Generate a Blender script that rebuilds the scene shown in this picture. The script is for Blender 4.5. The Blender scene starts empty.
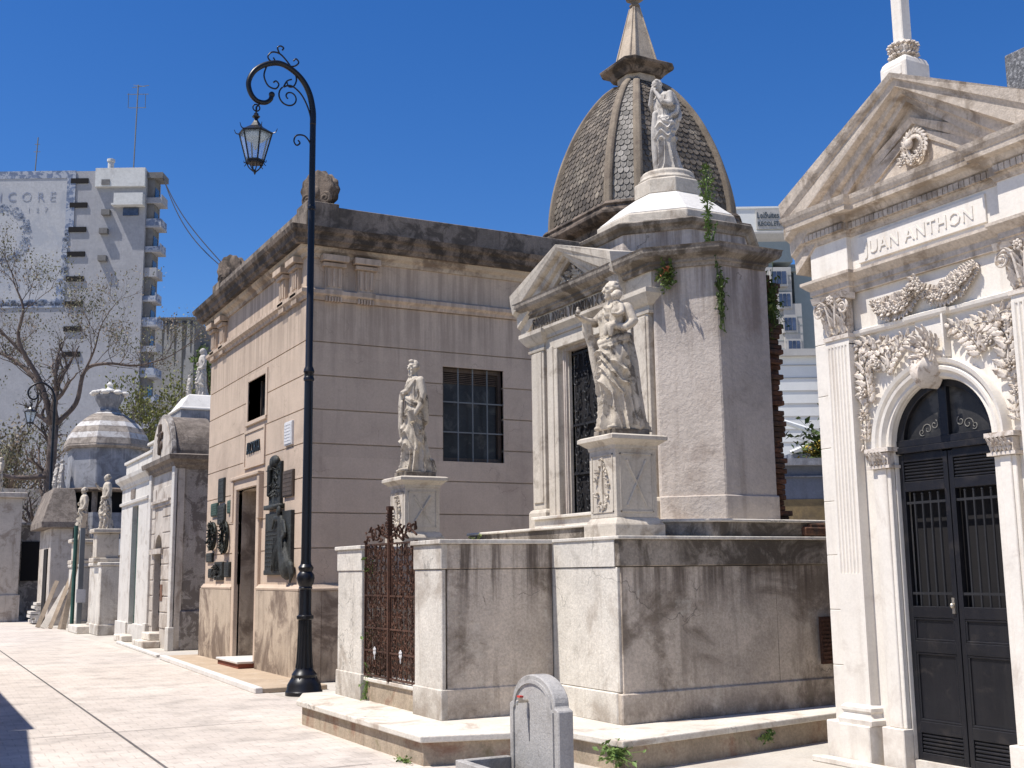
import bpy, bmesh, math, random
from mathutils import Vector, Matrix, Euler, noise as mnoise
PI = math.pi
sc = bpy.context.scene
COL = sc.collection

# ------------------------------------------------------------------ camera
YAW, PITCH, ROLL, FPX, EYE = 0.490, 0.162, 0.013, 1150.0, 1.6
def _cam():
    cp, sp, cr, sr = math.cos(PITCH), math.sin(PITCH), math.cos(ROLL), math.sin(ROLL)
    Rr = Matrix(((cr, -sr, 0), (sr, cr, 0), (0, 0, 1)))
    Rp = Matrix(((1, 0, 0), (0, cp, -sp), (0, sp, cp)))
    W = Matrix(((math.cos(YAW), 0, math.sin(YAW)), (-math.sin(YAW), 0, math.cos(YAW)), (0, -1, 0)))
    A = W @ Rp @ Rr
    R = Matrix((A.col[0], -A.col[1], -A.col[2])).transposed()
    cd = bpy.data.cameras.new('camera')
    cd.sensor_width = 36; cd.lens = 36 * FPX / 1024; cd.clip_start = 0.1; cd.clip_end = 3000
    co = bpy.data.objects.new('camera', cd); COL.objects.link(co)
    co.matrix_world = Matrix.Translation((0, 0, EYE)) @ R.to_4x4()
    sc.camera = co
_cam()
FWD = Vector((math.sin(YAW), math.cos(YAW), 0)); RGT = Vector((math.cos(YAW), -math.sin(YAW), 0))

# ------------------------------------------------------------------ light
SUN_EL = math.radians(63)
sun_to = Vector((-0.996, 0.09, 0)).normalized() * math.cos(SUN_EL) + Vector((0, 0, math.sin(SUN_EL)))
w = bpy.data.worlds.new('World'); sc.world = w; w.use_nodes = True
nt = w.node_tree; nt.nodes.clear()
sky = nt.nodes.new('ShaderNodeTexSky'); sky.sky_type = 'NISHITA'; sky.sun_disc = False
sky.sun_elevation = SUN_EL; sky.sun_rotation = math.atan2(sun_to.x, sun_to.y)
sky.air_density = 1.0; sky.dust_density = 0.25; sky.ozone_density = 5.0; sky.altitude = 0
bg = nt.nodes.new('ShaderNodeBackground'); bg.inputs['Strength'].default_value = 0.09
wo = nt.nodes.new('ShaderNodeOutputWorld')
hs = nt.nodes.new('ShaderNodeHueSaturation'); hs.inputs['Saturation'].default_value = 1.30; hs.inputs['Hue'].default_value = 0.5115; hs.inputs['Value'].default_value = 1.13
nt.links.new(sky.outputs[0], hs.inputs['Color']); nt.links.new(hs.outputs[0], bg.inputs[0]); nt.links.new(bg.outputs[0], wo.inputs[0])
sd = bpy.data.lights.new('sun', 'SUN'); sd.energy = 5.0; sd.angle = math.radians(0.53); sd.color = (1.0, 0.95, 0.885)
so = bpy.data.objects.new('sun', sd); COL.objects.link(so)
so.rotation_euler = sun_to.to_track_quat('Z', 'Y').to_euler(); so.location = (-20, 5, 40)
sc.view_settings.view_transform = 'Standard'; sc.view_settings.look = 'None'
sc.view_settings.exposure = 0.40; sc.view_settings.gamma = 1.0; sc.view_settings.use_curve_mapping = False

# ------------------------------------------------------------------ materials
def mat(name, base, rough=0.85, var=0.12, stain=None, stain_amt=0.0, stain_scale=1.3, stain_lo=0.5, stain_hi=0.68,
        streak=0.0, streak_col=None, fine=0.06, bump=0.25, fscale=38, metal=0.0, spec=0.3, moss=None, moss_amt=0.0, seed=0.0, island=0.0, crack=0.0, drip=None, rise=None, speck=0.35):
    m = bpy.data.materials.new(name); m.use_nodes = True
    n = m.node_tree.nodes; l = m.node_tree.links
    b = n['Principled BSDF']; b.inputs['Roughness'].default_value = rough; b.inputs['Metallic'].default_value = metal
    b.inputs['Specular IOR Level'].default_value = spec
    tc = n.new('ShaderNodeTexCoord'); mp = n.new('ShaderNodeMapping'); mp.inputs['Location'].default_value = (seed, seed * 1.7, seed * 0.6)
    l.new(tc.outputs['Object'], mp.inputs[0]); P = mp.outputs[0]
    def noise(scale, detail=5, rgh=0.6, vec=P, dist=0.0):
        t = n.new('ShaderNodeTexNoise'); t.inputs['Scale'].default_value = scale; t.inputs['Detail'].default_value = detail
        t.inputs['Roughness'].default_value = rgh; t.inputs['Distortion'].default_value = dist; l.new(vec, t.inputs['Vector']); return t.outputs['Fac']
    def ramp(f, a, bb, lo=0.0, hi=1.0):
        t = n.new('ShaderNodeMapRange'); t.inputs[1].default_value = a; t.inputs[2].default_value = bb
        t.inputs[3].default_value = lo; t.inputs[4].default_value = hi; t.interpolation_type = 'SMOOTHSTEP'; l.new(f, t.inputs[0]); return t.outputs[0]
    def mix(fac, c1, c2, mode='MIX'):
        t = n.new('ShaderNodeMix'); t.data_type = 'RGBA'; t.blend_type = mode
        if isinstance(fac, float): t.inputs[0].default_value = fac
        else: l.new(fac, t.inputs[0])
        for i, c in ((6, c1), (7, c2)):
            if isinstance(c, tuple): t.inputs[i].default_value = (*c, 1)
            else: l.new(c, t.inputs[i])
        return t.outputs[2]
    c = mix(ramp(noise(0.9 + fscale * 0.02, 6, 0.65), 0.3, 0.7), tuple(x * (1 - var) for x in base), tuple(min(1, x * (1 + var)) for x in base))
    nf = noise(fscale, 4, 0.7)
    c = mix(ramp(nf, 0.35, 0.65, 0, 1), c, mix(1.0, c, (1 - fine * 2.2,) * 3, 'MULTIPLY'))
    if stain:
        s = ramp(noise(stain_scale, 8, 0.68, dist=0.6), stain_lo, stain_hi, 0, stain_amt)
        c = mix(s, c, stain)
    if streak > 0:
        mp2 = n.new('ShaderNodeMapping'); mp2.inputs['Scale'].default_value = (7, 7, 0.55); l.new(P, mp2.inputs[0])
        s = ramp(noise(1.0, 6, 0.62, mp2.outputs[0]), 0.5, 0.72, 0, streak)
        c = mix(s, c, streak_col or stain or tuple(x * 0.4 for x in base))
    if moss:
        s = ramp(noise(3.1, 7, 0.7, dist=0.4), 0.56, 0.7, 0, moss_amt); c = mix(s, c, moss)
    if speck > 0 and stain:      # crisp small grime flecks
        s = ramp(noise(stain_scale * 7 + 4, 10, 0.78, dist=0.3), 0.57, 0.63, 0, speck); c = mix(s, c, tuple(x * .55 + y * .45 for x, y in zip(stain, base)))
    sx = n.new('ShaderNodeSeparateXYZ'); l.new(tc.outputs['Object'], sx.inputs[0])
    def mulv(a_, b_):
        t = n.new('ShaderNodeMath'); t.operation = 'MULTIPLY'; l.new(a_, t.inputs[0]); l.new(b_, t.inputs[1]); return t.outputs[0]
    for spec_ in (drip, rise):   # water runs below a ledge / rising damp above the ground
        if spec_:
            z0, z1, am, colr = spec_; mp3 = n.new('ShaderNodeMapping'); mp3.inputs['Scale'].default_value = (8, 8, 0.35) if spec_ is drip else (2.5, 2.5, 2.0); l.new(P, mp3.inputs[0])
            s = mulv(ramp(sx.outputs[2], z0, z1), ramp(noise(1.0, 8, 0.7, mp3.outputs[0]), 0.40, 0.62, 0, am)); c = mix(s, c, colr)
    if crack > 0:
        vz = n.new('ShaderNodeTexVoronoi'); vz.feature = 'DISTANCE_TO_EDGE'; vz.inputs['Scale'].default_value = 0.75
        wn = n.new('ShaderNodeTexNoise'); wn.inputs['Scale'].default_value = 2.2; wn.inputs['Detail'].default_value = 8; l.new(P, wn.inputs['Vector'])
        va = n.new('ShaderNodeVectorMath'); va.operation = 'MULTIPLY_ADD'; l.new(wn.outputs['Color'], va.inputs[0]); va.inputs[1].default_value = (.9, .9, .9); l.new(P, va.inputs[2]); l.new(va.outputs[0], vz.inputs['Vector'])
        s = mulv(ramp(vz.outputs['Distance'], 0.0, 0.008, crack, 0), ramp(noise(0.9, 3), 0.50, 0.58)); c = mix(s, c, tuple(x * .25 for x in base))
    if island > 0:
        ge = n.new('ShaderNodeNewGeometry'); r_ = n.new('ShaderNodeMapRange'); r_.inputs[3].default_value = 1 - island; r_.inputs[4].default_value = 1 + island; l.new(ge.outputs['Random Per Island'], r_.inputs[0])
        t = n.new('ShaderNodeMix'); t.data_type = 'RGBA'; t.blend_type = 'MULTIPLY'; t.inputs[0].default_value = 1; l.new(c, t.inputs[6]); l.new(r_.outputs[0], t.inputs[7]); c = t.outputs[2]
    l.new(c, b.inputs['Base Color'])
    if bump > 0:
        bp = n.new('ShaderNodeBump'); bp.inputs['Strength'].default_value = bump; bp.inputs['Distance'].default_value = 0.02
        ad = n.new('ShaderNodeMath'); ad.operation = 'ADD'; l.new(nf, ad.inputs[0]); l.new(noise(6.0, 4), ad.inputs[1]); l.new(ad.outputs[0], bp.inputs['Height'])
        l.new(bp.outputs[0], b.inputs['Normal'])
    return m
DK = (0.10, 0.09, 0.08)
M = {}
M['marble'] = mat('white_marble', (0.72, 0.67, 0.595), 0.6, 0.05, (0.40, 0.33, 0.27), 0.5, 2.2, 0.53, 0.73, 0.3, (0.42, 0.35, 0.28), 0.03, 0.12, rise=(.45, .0, .55, (.36, .29, .22)), speck=.2)
M['marble_dirty'] = mat('weathered_marble', (0.56, 0.48, 0.395), 0.75, 0.14, (0.17, 0.125, 0.085), 0.65, 3.4, 0.49, 0.64, 0.5, (0.12, 0.09, 0.065), 0.09, 0.35, speck=.6)
M['carving'] = mat('carved_marble', (0.63, 0.56, 0.485), 0.7, 0.08, (0.26, 0.19, 0.13), 0.75, 14.0, 0.5, 0.64, 0, None, 0.07, 0.2, island=.10)
M['stucco'] = mat('cream_stucco', (0.53, 0.415, 0.315), 0.92, 0.07, (0.30, 0.225, 0.17), 0.5, 0.9, 0.5, 0.72, 0.32, (0.33, 0.26, 0.20), 0.04, 0.22, island=.05, drip=(4.4, 5.9, .6, (.25, .19, .145)), crack=.35)
M['stucco_base'] = mat('stained_stucco', (0.48, 0.39, 0.295), 0.9, 0.1, (0.14, 0.10, 0.075), 0.85, 1.3, 0.46, 0.62, 0.55, (0.15, 0.11, 0.085), 0.06, 0.3, rise=(.7, .0, .8, (.13, .095, .07)), crack=.4, speck=.5)
M['stucco_dark'] = mat('soot_stained_cornice', (0.20, 0.155, 0.12), 0.92, 0.25, (0.035, 0.028, 0.023), 0.9, 2.6, 0.42, 0.58, 0.7, (0.05, 0.04, 0.033), 0.14, 0.4, speck=.7)
M['parapet'] = mat('mottled_parapet', (0.25, 0.205, 0.165), 0.92, 0.2, (0.07, 0.058, 0.046), 0.8, 3.4, 0.44, 0.6, 0.7, (0.075, 0.06, 0.05), 0.1, 0.35, speck=.6)
M['wallstone'] = mat('weathered_wall_marble', (0.65, 0.605, 0.53), 0.8, 0.1, (0.25, 0.20, 0.155), 0.6, 1.3, 0.49, 0.66, 0.3, (0.22, 0.175, 0.13), 0.08, 0.35, moss=(0.13, 0.115, 0.09), moss_amt=0.3, crack=.6, speck=.4, rise=(.62, .25, .6, (.20, .155, .115)))
M['wallside'] = mat('stained_wall_marble', (0.53, 0.455, 0.375), 0.85, 0.2, (0.12, 0.09, 0.063), 0.75, 0.95, 0.48, 0.62, 0.45, (0.15, 0.115, 0.085), 0.1, 0.4, moss=(0.62, 0.57, 0.48), moss_amt=0.6, crack=.8, drip=(1.05, 1.65, .85, (.075, .055, .042)), rise=(.55, .25, .7, (.13, .10, .075)), speck=.5)  # darker, browner and more stained marble for the wall's side faces
M['walltop'] = mat('dark_weathered_coping', (0.33, 0.285, 0.235), 0.85, 0.2, (0.07, 0.055, 0.04), 0.85, 2.0, 0.43, 0.58, 0.5, (0.07, 0.055, 0.045), 0.12, 0.4, speck=.6)
M['step'] = mat('worn_step_stone', (0.65, 0.60, 0.52), 0.8, 0.12, (0.30, 0.22, 0.16), 0.65, 2.2, 0.5, 0.66, 0, None, 0.06, 0.3, crack=.7, speck=.5)
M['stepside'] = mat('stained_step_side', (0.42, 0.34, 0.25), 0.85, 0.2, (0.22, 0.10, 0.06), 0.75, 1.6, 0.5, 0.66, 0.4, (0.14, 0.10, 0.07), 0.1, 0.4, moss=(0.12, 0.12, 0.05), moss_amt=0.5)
M['chapel'] = mat('chapel_render', (0.54, 0.475, 0.415), 0.85, 0.1, (0.25, 0.195, 0.16), 0.6, 1.0, 0.46, 0.64, 0.45, (0.22, 0.175, 0.145), 0.05, 0.45, fscale=26, crack=.7, drip=(3.6, 4.75, .75, (.17, .135, .11)), speck=.4)
M['chapel_trim'] = mat('chapel_marble_trim', (0.56, 0.50, 0.415), 0.8, 0.1, (0.19, 0.145, 0.105), 0.6, 2.8, 0.5, 0.66, 0.4, (0.18, 0.135, 0.10), 0.06, 0.25, speck=.5)
M['roofwhite'] = mat('bleached_roof_render', (0.66, 0.63, 0.58), 0.85, 0.08, (0.30, 0.26, 0.22), 0.4, 3.5, 0.52, 0.7, 0, None, 0.05, 0.3)
M['statue'] = mat('statue_marble', (0.53, 0.465, 0.375), 0.75, 0.12, (0.10, 0.078, 0.055), 0.85, 5.5, 0.5, 0.62, 0.5, (0.15, 0.115, 0.085), 0.08, 0.2, seed=3.1, speck=.5)
M['statue_grey'] = mat('statue_grey_marble', (0.48, 0.445, 0.40), 0.72, 0.1, (0.17, 0.145, 0.12), 0.6, 5.0, 0.5, 0.64, 0.4, (0.17, 0.15, 0.13), 0.06, 0.2, seed=7.1)
M['slate'] = mat('slate_scale', (0.14, 0.115, 0.088), 0.65, 0.25, (0.30, 0.26, 0.20), 0.5, 2.4, 0.52, 0.66, 0.3, (0.04, 0.035, 0.03), 0.15, 0.3, spec=0.3, island=.42)
M['slate2'] = mat('pale_slate_scale', (0.23, 0.21, 0.185), 0.65, 0.2, (0.10, 0.09, 0.08), 0.5, 3.0, 0.5, 0.66, 0.2, (0.3, 0.27, 0.2), 0.15, 0.3, island=.38)
M['rib'] = mat('dome_rib_stone', (0.24, 0.195, 0.145), 0.9, 0.2, (0.12, 0.09, 0.07), 0.6, 2.8, 0.45, 0.66, 0.4, (0.11, 0.085, 0.06), 0.1, 0.35)
M['spire'] = mat('spire_stone', (0.46, 0.38, 0.29), 0.9, 0.15, (0.20, 0.15, 0.11), 0.6, 2.8, 0.5, 0.7, 0.4, (0.16, 0.12, 0.09), 0.1, 0.3)
M['brick'] = mat('exposed_brick', (0.19, 0.09, 0.055), 0.95, 0.4, (0.06, 0.045, 0.035), 0.85, 3.0, 0.42, 0.62, 0.2, (0.2, 0.16, 0.12), 0.2, 0.9, fscale=14)
M['iron'] = mat('black_cast_iron', (0.009, 0.009, 0.011), 0.36, 0.2, None, 0, fine=0.05, bump=0.05, spec=0.35)
M['irondk'] = mat('dark_iron_bars', (0.02, 0.02, 0.022), 0.6, 0.2, None, 0, fine=0.05, bump=0.05)
M['rust'] = mat('rusty_iron', (0.085, 0.04, 0.025), 0.9, 0.4, (0.035, 0.02, 0.015), 0.7, 8.0, 0.45, 0.65, 0, None, 0.2, 0.4)
M['bronze'] = mat('patinated_bronze', (0.032, 0.033, 0.030), 0.6, 0.35, (0.10, 0.12, 0.105), 0.5, 6.0, 0.55, 0.72, 0.3, (0.10, 0.11, 0.095), 0.15, 0.5, metal=0.1)
M['bronze_green'] = mat('green_bronze', (0.07, 0.12, 0.09), 0.6, 0.25, (0.03, 0.04, 0.03), 0.5, 6.0, 0.5, 0.7, 0, None, 0.1, 0.3, metal=0.2)
M['bronze_brown'] = mat('brown_bronze', (0.11, 0.08, 0.06), 0.6, 0.25, (0.05, 0.04, 0.03), 0.5, 6.0, 0.5, 0.7, 0, None, 0.1, 0.3, metal=0.2)
M['plaque_white'] = mat('white_plaque', (0.62, 0.61, 0.60), 0.6, 0.05, None, 0)
M['doorblack'] = mat('black_door_paint', (0.011, 0.011, 0.014), 0.42, 0.25, (0.035, 0.03, 0.028), 0.6, 5.0, 0.54, 0.68, 0.25, (0.035, 0.032, 0.03), 0.08, 0.06, spec=0.35, speck=.15)
M['void'] = mat('dark_interior', (0.012, 0.011, 0.012), 0.9, 0.1, None, 0, bump=0)
M['granite'] = mat('dark_granite', (0.16, 0.16, 0.165), 0.55, 0.2, (0.36, 0.36, 0.36), 0.7, 45.0, 0.52, 0.6, 0, None, 0.3, 0.2, fscale=90)
M['grave'] = mat('grey_cement_stone', (0.43, 0.41, 0.385), 0.8, 0.08, (0.20, 0.185, 0.165), 0.6, 3.6, 0.49, 0.66, 0.4, (0.2, 0.185, 0.17), 0.1, 0.35, fscale=70, rise=(.45, .05, .7, (.15, .135, .11)), speck=.5)
M['brass'] = mat('tap_brass', (0.55, 0.50, 0.42), 0.35, 0.1, None, 0, metal=0.8, bump=0)
M['redpaint'] = mat('red_tap_handle', (0.55, 0.05, 0.04), 0.5, 0.1, None, 0, bump=0)
M['kerbtop'] = mat('tan_terrazzo', (0.44, 0.34, 0.24), 0.85, 0.1, (0.55, 0.48, 0.38), 0.4, 3.0)
M['kerb'] = mat('white_kerb_stone', (0.66, 0.63, 0.59), 0.8, 0.08, (0.42, 0.36, 0.30), 0.4, 3.0)
M['redstep'] = mat('red_tile', (0.22, 0.07, 0.04), 0.8, 0.2, None, 0)
M['tower'] = mat('tower_render', (0.335, 0.335, 0.35), 0.95, 0.07, (0.27, 0.275, 0.29), 0.5, 0.16, 0.47, 0.66, 0.35, (.22, .225, .25), 0.05, 0.0, fscale=3, speck=.25)
M['tower_pale'] = mat('pale_painted_render', (0.42, 0.425, 0.44), 0.95, 0.05, (0.30, 0.32, 0.36), 0.6, 0.22, 0.46, 0.6, 0.3, (.33, .34, .37), 0.06, 0.0, fscale=4, speck=.35)
M['tower_white'] = mat('white_render', (0.58, 0.58, 0.56), 0.95, 0.05, (0.3, 0.29, 0.28), 0.5, 0.5, 0.5, 0.7, 0, None, 0.05, 0.0, fscale=4)
M['towerblue'] = mat('faded_blue_paint', (0.15, 0.19, 0.28), 0.9, 0.15, (0.40, 0.42, 0.46), 0.75, 1.2, 0.47, 0.55, 0, None, 0.1, 0.0, fscale=6)
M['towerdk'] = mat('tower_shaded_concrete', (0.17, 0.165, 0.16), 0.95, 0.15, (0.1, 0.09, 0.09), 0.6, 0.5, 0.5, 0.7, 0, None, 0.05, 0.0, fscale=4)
M['tower2'] = mat('streaked_concrete', (0.36, 0.355, 0.34), 0.95, 0.1, (0.2, 0.19, 0.185), 0.5, 0.3, 0.5, 0.7, 0.0, None, 0.04, 0.0, fscale=3)
M['sootstreak'] = mat('soot_streak', (0.10, 0.10, 0.10), 0.95, 0.1, None, 0, bump=0)
M['glassblue'] = mat('window_glass', (0.045, 0.06, 0.10), 0.2, 0.3, None, 0, bump=0, spec=0.5, island=.5)
M['hotel'] = mat('hotel_cream', (0.42, 0.405, 0.38), 0.9, 0.05, (0.30, 0.29, 0.27), 0.5, 0.3, 0.5, 0.7, 0.3, (.28, .27, .25), 0.03, 0, fscale=4)
M['hotelw'] = mat('hotel_white', (0.70, 0.70, 0.67), 0.9, 0.03, None, 0, bump=0)
M['hotelg'] = mat('hotel_grey_green', (0.27, 0.31, 0.31), 0.9, 0.04, None, 0, bump=0)
M['bluewall'] = mat('blue_grey_wall', (0.17, 0.185, 0.22), 0.9, 0.1, (0.10, 0.105, 0.12), 0.5, 0.6, 0.5, 0.7, 0.3, (0.1, 0.1, 0.12))
M['ochre'] = mat('ochre_stained_wall', (0.22, 0.16, 0.08), 0.9, 0.25, (0.09, 0.07, 0.05), 0.7, 1.6)
M['tombgrey'] = mat('peeling_grey_render', (0.40, 0.365, 0.33), 0.92, 0.15, (0.14, 0.12, 0.105), 0.85, 3.0, 0.48, 0.55, 0.5, (0.16, 0.135, 0.115), 0.1, 0.4, speck=.6)
M['tombwhite'] = mat('white_tomb_marble', (0.62, 0.585, 0.53), 0.7, 0.06, (0.33, 0.28, 0.23), 0.55, 2.2, 0.5, 0.66, .4, (.35, .3, .25), speck=.4)
M['tombcream'] = mat('cream_tomb_stone', (0.54, 0.485, 0.42), 0.85, 0.1, (0.22, 0.17, 0.13), 0.65, 1.8, 0.48, 0.64, 0.5, (0.2, 0.155, 0.12), speck=.5)
M['vaultroof'] = mat('lichened_vault_roof', (0.25, 0.21, 0.175), 0.95, 0.3, (0.11, 0.09, 0.075), 0.7, 7.0, 0.45, 0.6, 0, None, 0.15, 0.5)
M['shingle'] = mat('pale_shingle', (0.33, 0.285, 0.24), 0.9, 0.2, (0.15, 0.125, 0.105), 0.7, 4.0, .46, .6, .5, (.14, .12, .1), speck=.6)
M['shingle2'] = mat('white_shingle', (0.56, 0.535, 0.505), 0.9, 0.1, (0.28, 0.24, 0.21), 0.7, 4.0, .48, .6, .4, (.25, .22, .2), speck=.5)
M['bluegrey'] = mat('blue_grey_render', (0.27, 0.275, 0.295), 0.9, 0.12, (0.13, 0.13, 0.14), 0.75, 2.0, 0.46, 0.6, 0.5, (0.46, 0.44, 0.42), speck=.5)
M['wood'] = mat('weathered_plank', (0.34, 0.27, 0.20), 0.9, 0.25, (0.18, 0.13, 0.09), 0.5, 5.0)
M['woodpale'] = mat('pale_plank', (0.55, 0.50, 0.43), 0.9, 0.15, None, 0)
M['greenpaint'] = mat('green_painted_iron', (0.03, 0.09, 0.07), 0.6, 0.2, None, 0, bump=0)
M['signgrey'] = mat('grey_painted_iron', (0.16, 0.17, 0.17), 0.6, 0.1, None, 0, bump=0)
M['leaf_lime'] = mat('yellow_green_leaf', (0.15, 0.16, 0.045), 0.7, 0.35, (0.22, 0.17, 0.07), 0.6, 1.5, 0.5, 0.7, 0, None, 0.1, 0, fscale=6)  # leaves of a yellowish green colour
M['bark'] = mat('tree_bark', (0.13, 0.10, 0.085), 0.95, 0.3, (0.04, 0.03, 0.025), 0.5, 3.0)
M['leaf'] = mat('leaf_green', (0.085, 0.13, 0.03), 0.7, 0.35, (0.17, 0.16, 0.05), 0.6, 1.5, 0.5, 0.7, 0, None, 0.1, 0, fscale=6, island=.4, speck=0)
M['leaf_pale'] = mat('young_pale_leaf', (0.17, 0.17, 0.10), 0.7, 0.3, (0.24, 0.16, 0.12), 0.7, 0.8, 0.45, 0.6, 0, None, 0.1, 0, fscale=6, island=.4, speck=0)
M['leaf_weed'] = mat('weed_leaf', (0.13, 0.20, 0.05), 0.6, 0.3, None, 0, bump=0)
M['leaf_dry'] = mat('dry_leaf', (0.30, 0.10, 0.05), 0.8, 0.3, None, 0, bump=0)
M['wreath'] = mat('dark_wreath_bronze', (0.018, 0.022, 0.018), 0.5, 0.3, None, 0, metal=0.3)

def glass_mat():
    m = bpy.data.materials.new('lantern_glass'); m.use_nodes = True
    n = m.node_tree.nodes; l = m.node_tree.links; b = n['Principled BSDF']
    b.inputs['Base Color'].default_value = (0.75, 0.85, 0.9, 1); b.inputs['Roughness'].default_value = 0.05
    tr = n.new('ShaderNodeBsdfTransparent'); tr.inputs[0].default_value = (0.85, 0.9, 0.95, 1)
    mx = n.new('ShaderNodeMixShader'); mx.inputs[0].default_value = 0.22
    l.new(tr.outputs[0], mx.inputs[1]); l.new(b.outputs[0], mx.inputs[2]); l.new(mx.outputs[0], n['Material Output'].inputs[0])
    return m
M['glass'] = glass_mat()

def paving_mat():
    m = bpy.data.materials.new('small_tile_paving'); m.use_nodes = True
    n = m.node_tree.nodes; l = m.node_tree.links; b = n['Principled BSDF']; b.inputs['Roughness'].default_value = 0.9
    tc = n.new('ShaderNodeTexCoord'); mp = n.new('ShaderNodeMapping'); mp.inputs['Rotation'].default_value = (0, 0, 0.02)
    l.new(tc.outputs['Object'], mp.inputs[0])
    br = n.new('ShaderNodeTexBrick'); br.offset = 0.5
    br.inputs['Scale'].default_value = 1.0; br.inputs['Brick Width'].default_value = 0.20; br.inputs['Row Height'].default_value = 0.20
    br.inputs['Mortar Size'].default_value = 0.007; br.inputs['Mortar Smooth'].default_value = 0.3; br.inputs['Bias'].default_value = 0.0
    br.inputs['Color1'].default_value = (0.57, 0.505, 0.44, 1); br.inputs['Color2'].default_value = (0.54, 0.475, 0.41, 1)
    br.inputs['Mortar'].default_value = (0.46, 0.405, 0.345, 1)
    l.new(mp.outputs[0], br.inputs['Vector'])
    def noise(s, d=6, sc_=None):
        t = n.new('ShaderNodeTexNoise'); t.inputs['Scale'].default_value = s; t.inputs['Detail'].default_value = d; t.inputs['Roughness'].default_value = 0.65
        if sc_:
            q = n.new('ShaderNodeMapping'); q.inputs['Scale'].default_value = sc_; l.new(tc.outputs['Object'], q.inputs[0]); l.new(q.outputs[0], t.inputs['Vector'])
        else: l.new(tc.outputs['Object'], t.inputs['Vector'])
        return t.outputs['Fac']
    def mul(c, f, lo, hi, a=0.3, bb=0.7):
        r = n.new('ShaderNodeMapRange'); r.inputs[1].default_value = a; r.inputs[2].default_value = bb; r.inputs[3].default_value = lo; r.inputs[4].default_value = hi
        l.new(f, r.inputs[0]); x = n.new('ShaderNodeMix'); x.data_type = 'RGBA'; x.blend_type = 'MULTIPLY'; x.inputs[0].default_value = 1
        l.new(c, x.inputs[6]); l.new(r.outputs[0], x.inputs[7]); return x.outputs[2]
    c = mul(br.outputs['Color'], noise(0.5), 0.84, 1.1); c = mul(c, noise(1.7, 10), 0.80, 1.04, 0.36, 0.5); c = mul(c, noise(9.0, 8), 0.72, 1.0, 0.30, 0.40)
    c = mul(c, noise(3.0), 0.9, 1.06); c = mul(c, noise(60, 3), 0.9, 1.06)
    c = mul(c, noise(1.0, 6, (0.6, 0.1, 1)), 0.9, 1.06)
    l.new(c, b.inputs['Base Color'])
    bp = n.new('ShaderNodeBump'); bp.inputs['Strength'].default_value = 0.35; bp.inputs['Distance'].default_value = 0.006; bp.invert = True
    l.new(br.outputs['Fac'], bp.inputs['Height']); l.new(bp.outputs[0], b.inputs['Normal'])
    return m
M['paving'] = paving_mat()
M['concrete'] = mat('pale_concrete', (0.50, 0.46, 0.40), 0.9, 0.08, (0.36, 0.30, 0.24), 0.5, 1.2)
M['joint'] = mat('dark_joint', (0.12, 0.11, 0.105), 0.9, 0.2, None, 0)

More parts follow.
